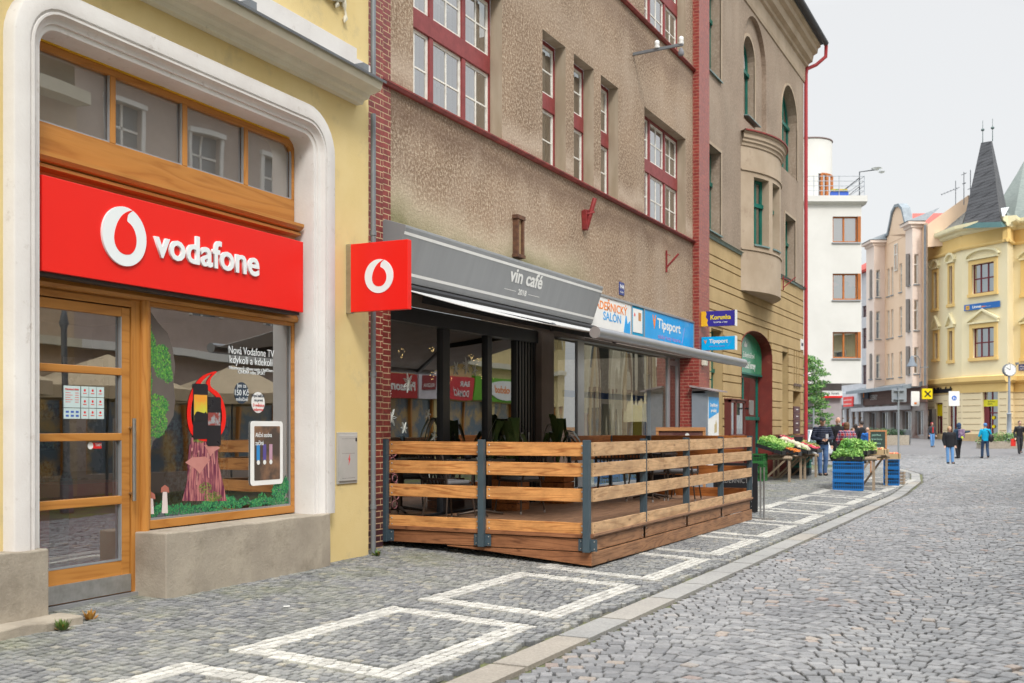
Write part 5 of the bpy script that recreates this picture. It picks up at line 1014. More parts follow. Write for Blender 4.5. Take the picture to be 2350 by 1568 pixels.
# white modern building
wp=M('white_render',(.66,.65,.62),(.61,.60,.57),rough=.85,scale=.7,bump=.1); wfm=M('orange_wood_frame',(.42,.14,.03),(.36,.11,.025),rough=.5)
A=W(1700,900,56);Bq=W(1977,900,56); F,Lw=Fseg(A,Bq)
WB=thing('white_building','white modern corner building with orange window frames and a round roof tower','building',base(A)+Vector((3,0,0)))
def px2(F,x,y,d=0): return F.px(x,y,d)
lo=px2(F,1900,880)[1]; hi=px2(F,1900,470)[1]
wins=[]
for y0,y1 in((497,556),(628,688),(762,822)):
    a=px2(F,1911,y0);b=px2(F,1968.5,y1); wins.append((a[0],b[0],b[1],a[1]))
m=MB(F); m.wall(0,Lw,lo,hi,wins,dep=.16); m.box(0,Lw,-9,-.9,lo,hi-.01); m.quad([(Lw,0,lo),(Lw,-1,lo),(Lw,-1,hi),(Lw,0,hi)]); m.quad([(0,0,lo),(Lw,0,lo),(Lw,-1,lo),(0,-1,lo)]); m.build('wall',wp,WB)
sh_=M('venetian_blind',(.62,.66,.68),(.55,.6,.62),rough=.7,stretch=(.2,.2,9),scale=4)
tq=M('turquoise_curtain',(.35,.40,.50),(.0,.30,.42),rough=.8,scale=.8,lo=.47,hi=.5)
for k,o in enumerate(wins):
    farwin(F,*o,WB,wfm,bars=((.46,),()),cu=[sh_,tq,cur][k]); MB(F).box(o[0]-.05,o[1]+.15,-.1,.08,o[2]-.07,o[2]-.01).build('window_sill',alu,WB)
    MB(F).box(o[1]-.0,o[1]+.16,-.12,.004,o[2],o[3]).build('corner_frame',wfm,WB)
m=MB(F); m.profs([(-9,hi),(.0,hi),(.28,hi+.12),(.28,hi+.42),(-9,hi+.42)],0,Lw+.22); m.build('roof_slab',wp,WB); zt=hi+.44
tc=px2(F,1868,400); tr=px2(F,1922,400,-2)[0]; ts=px2(F,1868,400,-2)[0]; rad=tr-ts; ttop=px2(F,1900,318,-2)[1]
n=40; m=MB(F); wz0,wz1=px2(F,1900,448,-1)[1],px2(F,1900,389,-1)[1]
def tp(k): a=PI*2*k/n; return (ts+rad*math.cos(a),-2-rad*.9+rad*math.sin(a)*.0+rad*math.sin(a),0)
wk=[k for k in range(n) if 1877<px_(F((tp(k+.5)[0],tp(k+.5)[1],0)))<1918 and tp(k+.5)[1]>-2-rad*.9] if False else None
def pxw(P_):
    d=P_-CAM; X_=d.x*math.cos(TH)+d.y*math.sin(TH); Z_=-d.x*math.sin(TH)+d.y*math.cos(TH); return 1175+FP*X_/Z_
wk=[k for k in range(n) if 1877<pxw(F((tp(k+.5)[0],tp(k+.5)[1],0)))<1919 and tp(k+.5)[1]>-2-rad*.9]
for k in range(n):
    p,q=tp(k),tp(k+1)
    for z0,z1 in ([(zt,wz0),(wz1,ttop)] if k in wk else [(zt,ttop)]): m.quad([(p[0],p[1],z0),(q[0],q[1],z0),(q[0],q[1],z1),(p[0],p[1],z1)])
m.add([(tp(k)[0],tp(k)[1],ttop) for k in range(n)],[tuple(range(n))]); TWR=m.build('roof_tower',wp,WB,smooth=True)
m=MB(F); m.tube([(*tp(k)[:2],ttop+.02) for k in range(n+1)],.05,6); m.build('tower_rim',M('brown_flashing',(.2,.15,.14)),WB)
m=MB(F); g=MB(F)
for i,k in enumerate(wk):
    p,q=tp(k),tp(k+1); g.quad([(p[0],p[1]-.05,wz0),(q[0],q[1]-.05,wz0),(q[0],q[1]-.05,wz1),(p[0],p[1]-.05,wz1)])
    if i%3==0 or i==len(wk)-1: m.bar((p[0],p[1],wz0),(p[0],p[1],wz1),.12,.12,(0,1,0))
m.tube([(*tp(k)[:2],wz0) for k in wk],.06,4); m.tube([(*tp(k)[:2],wz1) for k in wk],.06,4); tw=m.build('tower_window',wfm,WB); g.build('pane',wgl,tw,norm=False); m=MB(F); m.lathe((ts,-2-rad*.9,wz0-.2),[(rad-.5,0),(rad-.5,wz1-wz0+.3)],24); m.build('dark_room',cur,tw)
m=MB(F)
for z in(.25,.5,.75,1.0): m.tube([(.5,.15,zt+z),(Lw+.1,.15,zt+z)],.018,5); m.tube([(Lw+.1,.15,zt+z),(Lw+.1,-5,zt+z)],.018,5)
for k in range(7): x=Lw+.1-k*1.3; m.tube([(x,.15,zt),(x,.15,zt+1.02)],.022,5)
m.build('roof_railing',M('rail_steel',(.45,.48,.52),metal=.3),WB)
t=thing('satellite_dish','satellite dish on a steel arm at the white roof corner','dish',F((Lw-.1,.1,zt)))
m=MB(F); m.tube([(Lw-.1,.0,zt),(Lw-.1,.0,zt+1.25),(Lw+.75,.1,zt+1.35)],.035,6); m.tube([(Lw-1.3,.0,zt),(Lw-.1,.0,zt+.95)],.03,6); m.tube([(Lw-.7,.0,zt),(Lw-.1,.0,zt+.5)],.02,6); m.build('mast',M('dark_iron',(.12,.13,.14)),t); m=MB(F); m.lathe((Lw+.75,.1,zt+1.3),[(.02,.0),(.2,.04),(.28,.12),(.26,.12)],14); m.lathe((Lw+1.0,.1,zt+1.15),[(.02,.0),(.13,.04),(.17,.1)],12); m.build('dish',wht,t,smooth=True)
t=thing('balcony_flowers','blue flower box on the white roof terrace','flower box',F((ts+1,.1,zt))); MB(F).box(ts+.3,ts+1.2,-.1,.1,zt,zt+.22).build('box',M('box_blue',(.05,.12,.5)),t)
m=MB(F); [m.ell((ts+.4+.1*k,0,zt+.28),.1,.1,.1,6,4) for k in range(8)]; m.build('flowers',M('flower_mix',(.1,.25,.05),(.6,.35,.05),scale=9),t)
# recessed shop below
lil=M('lilac_grey_render',(.34,.30,.31),(.30,.27,.27),rough=.85)
m=MB(F); a=px2(F,1885,900,-1.6)[0];b=px2(F,1921,900,-.5)[0];c=px2(F,1933,900,-.5)[0]
m.box(0,Lw-3.6,-4,-3.9,-.5,lo).box(b-1.2,c,-2.2,-.6,-.4,lo-.01); m.build('recessed_wall',lil,WB)
m=MB(F); s0=px2(F,1881,905,-.9)[0]; s1=px2(F,1932,905,-.45)[0]; za,zb=px2(F,1900,909,-.5)[1],px2(F,1900,897,-.5)[1]; m.box(s0,s1,-.59,-.35,za,zb); m.build('shop_fascia',white,WB); m=MB(F); m.box(s0,s1,-.6,-.33,za-.1,za-.002); m.build('fascia_stripe',lred,WB)
text('tisk fotek',F,px2(F,1893,905,-.35)[0],za+.07,-.34,navy,WB,w=.75,h=.14); 
farwin(F,px2(F,1884,900,-1.6)[0],px2(F,1902,900,-1.6)[0],-.1,3.2,WB,white,d=-1.6,bars=((.5,),(.6,))); farwin(F,px2(F,1847,900,-2)[0],px2(F,1882,900,-2)[0],.6,3.2,WB,M('blue_grey_glass_frame',(.25,.3,.36)),d=-2.0,bars=((.33,.66),()))
# grey white old house behind
gw=M('grey_white_plaster',(.58,.58,.60),(.50,.50,.52),rough=.9); F,Lg=Fseg(W(1925,900,99),W(1994,900,92)); z1=px2(F,1980,628)[1]
GH=thing('old_grey_house','narrow grey white old house between the white and pink buildings','building',base(W(1925,900,99)))
q=[(px2(F,1979,500)[0],px2(F,1988.5,500)[0])]; ow=[]
for y0,y1,r_ in((707,785,0),(858,940,.0)): ow.append((q[0][0],q[0][1],px2(F,1985,y1+6)[1]if y1<800 else px2(F,1985,y1)[1],px2(F,1985,y0)[1]))
za=px2(F,1985,838)[1];zb=px2(F,1985,756+0)[1]
ows=[(q[0][0],q[0][1],px2(F,1985,b)[1],px2(F,1985,a)[1]) for a,b in((705,785),(815,848),)]
ows=[(q[0][0],q[0][1],px2(F,1984,745+0)[1]-.0,px2(F,1984,705)[1])]; ows=[(q[0][0],q[0][1],px2(F,1984,b)[1],px2(F,1984,a)[1]) for a,b in((702,728),(753,800),(838,882))]
shopz=px2(F,1960,932)[1]
fl=[(Lg*f,Lg*f+.9,.3,shopz-.2) for f in(.05,.25,.45,.65,.82)]
m=MB(F); m.wall(0,Lg,-.5,z1,ows+fl,dep=.2); m.box(0,Lg,-8,-1.0,-.5,z1); m.build('wall',gw,GH)
for o in ows: farwin(F,*o,GH,M('plum_frame',(.10,.03,.04)),bars=((.5,),(.6,)))
for o in fl: farwin(F,*o,GH,M('timber_shop_frame',(.22,.10,.04)),bars=((),(.7,)))
m=MB(F); m.profs([(-1,z1),(.35,z1),(.35,z1+.2),(-5,z1+3.2),(-5,z1)],0,Lg); m.build('roof',M('red_tile_roof',(.45,.06,.04),(.35,.05,.04),rough=.7,scale=9),GH)
MB(F).box(Lg-2.2,Lg-.8,-2.5,-.7,z1+.6,z1+1.9).build('dormer',M('dormer_grey',(.12,.12,.13)),GH)
m=MB(F); m.profs([(0,shopz),(.7,shopz+.1),(.7,shopz+1.2),(0,shopz+1.3)],0,Lg); m.build('shop_canopy',M('pale_canopy',(.62,.66,.70)),GH)
t=thing('red_shop_sign','red square shop sign with white lines under the white house canopy','sign',F((2,.9,shopz))); a=px2(F,1935,934,.8);b=px2(F,1957,910,.8); MB(F).box(a[0],b[0],.72,.8,a[1],b[1]).build('sign_panel',red,t)
h=b[1]-a[1]; [text(s_,F,a[0]+.05,a[1]+h*f,.802,white,t,w=(b[0]-a[0])*.85,h=h*.13,bold=.02) for s_,f in(('AKČNÍ',.6),('NABÍDKA',.2))]
t=thing('small_black_sign','small black and orange projecting sign by the far canopy','sign',F((3,.9,shopz))); a=px2(F,1979,916,.9);b=px2(F,1992,899,.9); MB(F).box(a[0],b[0],.82,.9,a[1],b[1]).build('sign_panel',M('sign_black',(.05,.06,.08)),t); MB(F).box(a[0]+.2,a[0]+.38,.9,.91,a[1]+.1,b[1]-.08).build('sign_print',org,t)
# pink and orange building
pk1=M('pink_plaster',(.78,.66,.58),(.74,.61,.53),rough=.9,scale=.6); or1=M('apricot_plaster',(.78,.58,.42),(.74,.54,.38),rough=.9,scale=.6); slt=M('slate_metal',(.25,.29,.32),(.18,.21,.24),rough=.5,scale=4)
F,Lp=Fseg(W(1984,900,92),W(2129,900,78)); PB=thing('pink_building','pink and apricot old building with a curved gable and shops on its ground floor','building',base(W(1984,900,92)))
S=lambda x,d=0: px2(F,x,700,d)[0]
eave=px2(F,2029,565)[1]; gz0=px2(F,2050,893)[1]
rows=[(0,0)]
def zz(x,y,d=0): return px2(F,x,y,d)[1]
segs=[(0,S(2029),pk1,.5),(S(2029),S(2077,0),or1,0),(S(2077),S(2114),pk1,.5),(S(2114),Lp,or1,0)]
wr_=[(zz(2098,765),zz(2098,683+35)) ,]
zr=[(zz(2102,745),zz(2102,650-20+0))]
rws=[]
for yt,yb in((590,658),(693,762),(800,860)):  # right bay window rows measured near x=2102 (y in px)
    rws.append((zz(2102,yb),zz(2102,yt)))
def wseg(p,q,z0_,z1_,wpx,mt,par):
    f,l=Fseg(F((p[0],p[1],0)),F((q[0],q[1],0))); o=[]
    for w0,w1 in wpx:
        for zz0,zz1 in rws: o.append((max(.05,f.px(w0,700)[0]),min(l-.05,f.px(w1,700)[0]),zz0,zz1))
    m=MB(f); m.wall(0,l,z0_,z1_,o,dep=.16); m.build('wall',mt,par)
    for q_ in o: farwin(f,*q_,par,wfr,d=-.10,bars=((.5,),(.66,)) if q_[1]-q_[0]>.7 else ((),(.66,))); MB(f).box(q_[0]-.08,q_[1]+.08,-.1,.08,q_[2]-.08,q_[2]-.01).build('window_sill',slt,par)
for xa,xb,xc,d,w1_,w2_ in((1988,2006,2031,.95,[(1995,2002)],[(2011,2020)]),(2078,2094,2116,.80,[(2083,2089)],[(2098,2108)])):
    A_=(S(xa,d),d); B_=(S(xb,d),d); C_=(S(xc),0); A0=(A_[0]-.3,0)
    wseg(A_,B_,gz0,eave,w1_,pk1,PB); wseg(B_,C_,gz0,eave,w2_,pk1,PB)
    m=MB(F); P_=[A0,A_,B_,C_]; m.prismh(P_,gz0-.02,gz0); m.quad([(*A0,gz0),(*A_,gz0),(*A_,eave),(*A0,eave)]); m.build('wall',pk1,PB)
    ex=lambda k:[(A0[0]-.1,-.1),(A_[0]-k*.6,d+k),(B_[0]+k*.5,d+k),(C_[0]+k*1.3,-.1)]
    m=MB(F); m.prismh(ex(.12),eave-.02,eave+.2); m.prismh(ex(.35),eave+.2,eave+.4); m.build('bay_cornice',pk1,PB)
    m=MB(F); e_=ex(.42); zt1=eave+.42; m.add([(*q,zt1) for q in e_]+[(e_[0][0]+.3,-1.2,zt1+1.0),(e_[3][0]-.3,-1.2,zt1+1.0)],[(0,1,4),(1,2,5,4),(2,3,5),(0,1,2,3)]); m.build('bay_roof',slt,PB)
for xa,xb,wp_ in((2024,2084,[(2036,2041),(2045,2050),(2064,2070)]),(2114,2129,[])):
    wseg((S(xa),.0),(min(Lp,S(xb)),.0),gz0,eave+.2,wp_,or1,PB)
m=MB(F); m.box(0,Lp,-9,-1.0,gz0,eave); m.build('wall',or1,PB)
ga,gb=S(2029),S(2088); P=[(ga,eave-.02)]; pk=S(2063); gt=zz(2063,478)
for x,y in((2033,547),(2040,540),(2046,512),(2050,490),(2057,476),(2065,474),(2072,482),(2077,505),(2083,528),(2090,545)): P.append((S(x),zz(x,y)))
P.append((S(2090),eave-.02)); m=MB(F); m.prism(P,-.4,.02); m.build('gable',or1,PB)
m=MB(F); m.sweep(P[1:-1],[(0,-.5),(0,.15),(.22,.15),(.22,-.5)]); m.build('gable_coping',slt,PB)
farwin(F,S(2054),S(2061),zz(2057,622),zz(2057,560),PB,wfr,d=.08,bars=((),(.6,)))
m=MB(); rr_=[W(2092,519,83),W(2135,519,83),W(2190,489,88),W(2094,490,88)]; m.add(rr_+[p_-Vector((0,0,1.5)) for p_ in rr_],[(0,1,2,3),(7,6,5,4),(0,4,5,1),(3,2,6,7),(0,3,7,4),(1,5,6,2)],raw=True); m.build('roof',M('red_tile_roof2',(.50,.10,.07),(.38,.06,.05),rough=.7,scale=12),PB)
# apricot gable wall facing left above the lower bank roof
g0=W(2129,515,78); m=MB(); 
gp_=[W(2129,567,78),W(2129,515,78),W(2222,448,77),W(2222,560,77)]; bk=Vector((1.2,5,0)); m.add(gp_+[p+bk for p in gp_],[(0,1,2,3),(7,6,5,4),(0,4,5,1),(1,5,6,2),(2,6,7,3)],raw=True); m.build('gable_wall',or1,PB)
m=MB(F); m.tube([(Lp-.1,.15,gz0),(Lp-.1,.15,eave)],.09,8); m.build('downpipe',grey_m,PB)
# ground floor shops of the pink building
c0_,c1_=zz(2091,923,1),zz(2091,934,1)
shops=[(S(1995)+k*(Lp-1.2)/5,S(1995)+k*(Lp-1.2)/5+1.9*(.9+.1*(k%2)),.45+.1*k,c1_-.25) for k in range(5)]
brn=M('brown_cladding',(.17,.085,.06),(.12,.06,.045),rough=.6,scale=2,stretch=(.4,.4,6)); m=MB(F); m.wall(0,Lp,-.3,c0_,[s for s in shops if s[1]<Lp],dep=.25); m.build('shop_wall',M('shop_wall_grey',(.34,.32,.30),(.2,.12,.1),scale=.6),PB)
MB(F).box(0,Lp,.0,.12,c0_,gz0-.0).build('shop_fascia',brn,PB); MB(F).box(-.5,Lp-3,.13,1.0,c1_-.15,c1_+.15).build('shop_canopy',M('silver_canopy',(.5,.5,.52)),PB)
m=MB(F); m.profs([(.0,gz0-.05),(1.4,gz0-.2),(1.4,gz0+.05),(0,gz0+.35)],-.6,Lp-1.0); m.build('canopy_roof',slt,PB)
for k,s in enumerate(shops):
    if s[1]<Lp: farwin(F,*s,PB,alu,d=-.2,bars=((.5,),()),gm=wgl,cu=M('shop_display_%s'%('warm','cool')[k%2],((.30,.22,.16),(.30,.34,.36))[k%2],((.12,.10,.10),(.5,.42,.2))[k%2],scale=3,lo=.45,hi=.55))
MB(F).box(0.2,Lp-.1,.0,.06,-.2,.5).build('shop_plinth',mred,PB)
text('ŠPERKY',F,S(1997,.15),zz(1998,918,.13)+.0,.13,white,PB,w=1.7,h=.4)
t=thing('white_hanging_sign','white rounded projecting sign with a small orange mark','sign',W(2100,910,76)); G,_=Fseg(W(2090,925,76),W(2112,925,76)); h=W(0,890,76).z; m=MB(G); z0=W(0,932,76).z; m.prism(rrect(.05,.62,z0,W(0,898,76).z,.08),-.1,0); m.build('sign_panel',white,t); MB(G).box(.25,.42,.0,.01,z0+.12,z0+.26).build('sign_mark',org,t)
t=thing('yellow_bank_sign','yellow square projecting bank sign with black crossed mark','sign',W(2122,905,75)); G,_=Fseg(W(2117,925,75),W(2131,925,75)); z0=W(0,916,75).z; z1=W(0,892,75).z; w_=(z1-z0); MB(G).box(0,w_*.95,-.15,0,z0,z1).build('sign_panel',M('bank_yellow',(.80,.62,.0)),t); m=MB(G); c=w_/2; zc=(z0+z1)/2
m.bar((c-.2,.02,zc-.2),(c+.2,.02,zc+.2),.03,.07); m.bar((c-.2,.02,zc+.2),(c+.2,.02,zc-.2),.03,.07); m.build('sign_cross',blk,t)
t=thing('wall_lantern','grey bell shaped street lantern on a curved arm by the downpipe','lamp',W(2100,830,75)); G,_=Fseg(W(2085,850,75),W(2135,850,75)); q=lambda x,y:(G.px(x,y)[0],0,G.px(x,y)[1])
m=MB(G); m.tube([q(2130,843),q(2112,843),q(2111,825),q(2106,818),q(2099,816),q(2095,820)],.03,6); m.tube([q(2112,843),q(2111,868)],.03,6); m.build('arm',grey_m,t); c=q(2093,838); m=MB(G); m.lathe((c[0],0,c[2]-.1),[(.36,0),(.34,.1),(.2,.3),(.13,.6),(.04,.75)],14); m.build('shade',M('lamp_grey',(.2,.23,.27)),t,smooth=True)
# bank
bky=M('bank_pale_yellow',(.80,.70,.47),(.77,.67,.43),rough=.9,scale=.6); bkd=M('bank_deep_yellow',(.76,.54,.22),(.72,.50,.19),rough=.9,scale=.8); bkc=M('bank_cornice_cream',(.78,.70,.46),(.74,.66,.42),rough=.9); bmar=M('bank_window_red',(.16,.02,.03),rough=.5)
BK=thing('bank_building','yellow corner bank building with a dark shingled spire and red windows','building',base(W(2207,1000,75)))
c1=W(2128,900,80);c2=W(2207,900,75);c3=W(2312,900,71.5);c4=W(2326,900,73.0);c5=W(2440,900,70)
Z75=lambda y:W(0,y,73).z
zc0=px2(Fseg(c2,c3)[0],2250,521)[1]; zfr=px2(Fseg(c2,c3)[0],2255,590)[1]; zg=px2(Fseg(c2,c3)[0],2255,868)[1]
curw=M('pale_curtain',(.60,.62,.62),(.45,.47,.48),rough=.9,scale=6,stretch=(4,4,.3))
def facade(a,b,wl,nm_=''):
    F,L_=Fseg(a,b); o=[]; low_=[]
    for x0,x1,y0,y1,kind in wl:
        p=px2(F,x0,y1);q=px2(F,x1,y0); xm=(x0+x1)/2; o.append((p[0],q[0],px2(F,xm,y1)[1],px2(F,xm,y0)[1],kind))
    up=[v[:4] for v in o if v[4] in 'uU']; lw_=[v[:4] for v in o if v[4]=='g']
    m=MB(F); m.wall(0,L_,zg,zc0-.05,up,dep=.25); m.build('wall',bky,BK)
    m=MB(F); m.wall(0,L_,-.3,zg,lw_,dep=.3); m.build('ground_floor_wall',M('bank_ashlar',(.78,.66,.44),(.74,.62,.40),rough=.9,scale=.8),BK)
    m=MB(F)
    z=zg-1.0
    while z>1.2:
        cuts=sorted((v[0]-.15,v[1]+.15) for v in lw_ if v[2]<z<v[3]+.2); s=.1
        for u,v in cuts+[(L_-.1,L_)]:
            if u-s>.1: m.box(s,u,.0,.012,z-.03,z)
            s=max(s,v)
        z-=.42
    m.build('ashlar_joint',M('joint_brown',(.30,.2,.1)),BK)  # thin dark brown strips drawn as the block joints
    m=MB(F); m.profs([(-.3,zc0-1.15),(.03,zc0-1.15),(.03,zc0-.02),(-.3,zc0-.02)],0,L_); m.build('frieze',bkd,BK)
    m=MB(F); m.profs([(-.3,zc0-1.35),(.12,zc0-1.35),(.16,zc0-1.25),(.16,zc0-1.16),(-.3,zc0-1.14)],-.05,L_+.05); m.build('frieze_moulding',bkd,BK)
    m=MB(F); m.profs([(-.3,zc0-.35),(.08,zc0-.35),(.22,zc0-.25),(.24,zc0-.1),(.5,zc0),(.55,zc0+.1),(.55,zc0+.32),(-.5,zc0+.36)],-.12,L_+.12); m.build('cornice',bkc,BK)
    m=MB(F); m.profs([(-.1,zg-.35),(.12,zg-.35),(.3,zg-.2),(.3,zg+.1),(-.1,zg+.2)],-.05,L_+.05); m.build('string_course',bkd,BK)
    m=MB(F); m.profs([(-.1,zg-.95),(.03,zg-.95),(.03,zg-.36),(-.1,zg-.36)],0,L_); m.build('sign_band',bkd,BK)
    MB(F).box(0,L_,.0,.08,-.3,1.0).build('plinth',M('bank_plinth',(.5,.36,.2)),BK)
    for s0,s1,z0,z1,k in o:
        if k in 'uU':
            farwin(F,s0,s1,z0,z1,BK,bmar,bars=((.33,.66) if k=='U' else (.5,),(.5,)),cu=curw,d=-.15)
            w_=.28 if k=='U' else .2; m=MB(F); m.sweep([(s0,z0),(s0,z1),(s1,z1),(s1,z0)],[(0,-.02),(0,.06),(w_,.06),(w_,-.02)]); m.box(s0-w_-.05,s1+w_+.05,-.02,.14,z0-.22,z0-.01); m.build('window_surround',bkd,BK)
            c=(s0+s1)/2; hw=(s1-s0)/2+w_+.1; arch=[(c-hw,z1+w_+.15)]+([(c-hw*math.cos(PI*t_/8),z1+w_+.15+.45*math.sin(PI*t_/8)) for t_ in range(9)] if z0>(zg+zc0)/2 else [(c,z1+w_+.85),(c+hw,z1+w_+.15)])
            m=MB(F); m.sweep(arch[1:] if z0>(zg+zc0)/2 else arch,[(0,-.02),(0,.2),(.14,.2),(.14,-.02)]); m.box(c-hw,c+hw,-.02,.16,z1+w_+.03,z1+w_+.14); m.build('window_pediment',bkc,BK)
        else: farwin(F,s0,s1,z0,z1,BK,bmar,bars=((.5,),(.55,)),d=-.2,cu=M('bank_display',(.35,.37,.36),(.5,.45,.1),scale=2))
    return F,L_
Fa,_=facade(c1,c2,[(2143,2151,625,708,'u'),(2179,2187,611,698,'u'),(2145,2153,765,823,'u'),(2179,2187,760,827,'u'),(2146,2163,925,1000,'g'),(2176,2196,922,998,'g')])
Fc,_=facade(c2,c3,[(2231,2282,604,672,'U'),(2233,2282,752,820,'U'),(2255,2290,897,1010,'g')])
Fn,_=facade(c3,c4,[]); Fd,_=facade(c4,c5,[(2352,2400,604,672,'U'),(2352,2400,752,820,'U')])
m=MB(); P5=[c1,c2,c3,c4,c5]; zt_=zc0+.34; inn=Vector((1.0,9,0))
def at_(p,z): return Vector((p.x,p.y,z))
grn_r=M('green_slate_roof',(.20,.23,.21),(.15,.175,.165),rough=.8,scale=3,stretch=(1,1,4)); m.add([at_(c3,zt_),at_(c4,zt_),at_(c5,zt_),W(2350,372,80),W(2460,372,80),W(2296,460,78)],[(0,1,3,5),(1,2,4,3)],raw=True); m.build('roof',grn_r,BK)
MB().add([W(2296,465,79),W(2350,370,83),W(2350,480,83),W(2296,520,79)],[(0,1,2,3)],raw=True).build('roof',grn_r,BK)
m=MB(); m.add([at_(c1,zt_)+Vector((0,-.5,0)),at_(c2,zt_),W(2222,470,78),W(2222,520,79),W(2133,555,81)],[(0,1,2,4),(2,3,4)],raw=True); m.build('roof',M('grey_tile_roof',(.22,.21,.19),(.13,.13,.12),rough=.9,scale=5,lo=.45,hi=.55,stretch=(1,1,3)),BK)
shg=M('shingle_grey',(.075,.08,.09),(.055,.06,.07),rough=.8,scale=4); shb=brick('shingles',(.12,.12,.13),(.09,.092,.10),(.05,.05,.055),bw=.35,bh=.22,ms=.02,rough=.8)
sp=[W(2211,512,74.5),W(2296,509,70.8),W(2316,505,74),W(2232,508,78)]; st_=[W(2251.5,328,74.6),W(2274,324,73.6),W(2277,324,75.2),W(2255,328,76.2)]
SP=MB().add(sp+st_,[(0,1,5,4),(1,2,6,5),(2,3,7,6),(3,0,4,7),(4,5,6,7)],raw=True).build('spire',shb,BK)
cl=[p+(p-sum(sp,Vector())/4)*.16-Vector((0,0,.35)) for p in sp]; MB().add(sp+cl,[(0,1,5,4),(1,2,6,5),(2,3,7,6),(3,0,4,7)],raw=True).build('spire_skirt',M('copper_edge',(.05,.12,.12)),BK)
for p in(st_[0],st_[1]):
    m=MB(); q=p+Vector((.1,.1,0)); m.tube([q,q+Vector((0,0,1.55))],[.03,.012],6); m.ell(q+Vector((0,0,.9)),.12,.12,.1,8,6); m.build('finial',M('finial_green',(.1,.14,.14)),BK)
MB().add([W(2297,478,71),W(2316,475,71.8),W(2305,497,71),W(2300,497,71)],[(0,1,2,3)],raw=True).build('skylight',M('skylight_white',(.75,.78,.82),rough=.2),BK)
an=M('antenna_grey',(.2,.21,.23))
for x,y0,y1,yy in((2193,440,533-90,0),(2212,382,440,0),(2227,415,450,0)):
    t=thing('tv_antenna','thin television antenna mast on the apricot gable, %s'%{2193:'leftmost, with a long boom',2212:'the tallest middle one',2227:'nearest the spire'}[x],'antenna',W(x,452,76),group='antennas on the gable')
    m=MB(); top_=W(x,y0-25 if x!=2212 else 395,76); m.tube([W(x,470,76),top_],.03,5)
    if x==2193: m.tube([W(2160,447,75.5),W(2202,430,76)],.025,5); [m.tube([W(2160+7*k,444.5-2.8*k,75.5),W(2162+7*k,449-2.8*k,75.5)],.015,4) for k in range(6)]
    else: m.tube([W(x-6,y0+20,76),W(x+6,y0+15,76)],.025,5); m.tube([W(x-3,y0+40,76),W(x+4,y0+38,76)],.04,5)
    m.build('mast',an,t)
t=thing('bank_wall_sign','blue sign with an orange square and white lettering between bank windows','sign',W(2250,705,73)); a=px2(Fc,2213,716,.1);b=(px2(Fc,2294,696,.1)[0],px2(Fc,2213,700,.1)[1]); MB(Fc).box(a[0],b[0],.05,.12,a[1]+.05,b[1]-.02).build('sign_panel',M('sign_blue',(.02,.14,.45),rough=.4),t); h=b[1]-a[1]
MB(Fc).box(a[0]+.15,a[0]+.15+h*.65,.12,.13,a[1]+h*.2,a[1]+h*.8).build('sign_square',M('sign_amber',(.8,.42,.05)),t); text('N',Fc,a[0]+.25,a[1]+h*.32,.132,navy,t,h=h*.35); text('Linnet',Fc,a[0]+.72,a[1]+h*.35,.122,white,t,w=.75,h=h*.35,bold=.03); text('eu',Fc,a[0]+1.5,a[1]+h*.35,.122,org,t,w=.32,h=h*.26,bold=.03); text('s.r.o.',Fc,a[0]+1.9,a[1]+h*.35,.122,white,t,w=.35,h=h*.15)
a=px2(Fa,2142,885,.1); b=px2(Fa,2184,872,.1); text('Raiffeisenbank',Fa,a[0],zg-.85,.05,blk,BK,w=b[0]-a[0],h=.38,bold=.04,ext=.06,name='bank_lettering')
for (x0,x1) in((2147,2163),): a=px2(Fa,x0,955,-.1);b=px2(Fa,x1,928,-.1); MB(Fa).box(a[0],b[0],-.19,-.17,a[1],b[1]).build('yellow_poster',M('bank_yellow',(.80,.62,.0)),BK)
a=px2(Fc,2255,933,.0);b=px2(Fc,2290,917,.0); MB(Fc).box(a[0],b[0],-.14,-.10,a[1],b[1]).build('door_sign',M('bank_lime',(.72,.66,.03)),BK); text('Raiffeisen',Fc,a[0]+.35,a[1]+.27,-.098,blk,BK,w=.6,h=.12); text('BANK',Fc,a[0]+.35,a[1]+.1,-.098,blk,BK,w=.4,h=.12)
m=MB(Fc); x=a[0]; m.box(x,x+.42,-.19,-.14,.55,a[1]-.02); m.box(b[0]-.08,b[0],-.19,-.14,.55,a[1]-.02); m.build('entrance_door',bmar,BK)
for dx,z in((.75,2.1),(.75,1.5),(.15,1.6)): MB(Fc).prism(circ(x+dx,z,.12,10),-.18,-.165).build('yellow_sticker',M('bank_yellow',(.80,.62,.0)),BK)
for px_,py_ in((2348,843),): 
    t=thing('street_name_plate','small blue street name plate on the bank wall at the right edge','plate',W(2340,843,70)); a=px2(Fd,2338,851,.05); MB(Fd).box(a[0],a[0]+1.1,.03,.07,a[1],a[1]+.42).build('plate',enamel if False else M('enamel_blue',(.02,.04,.22)),t); text('Husovo',Fd,a[0]+.1,a[1]+.22,.071,white,t,w=.8,h=.12); text('náměstí',Fd,a[0]+.1,a[1]+.06,.071,white,t,w=.8,h=.12)
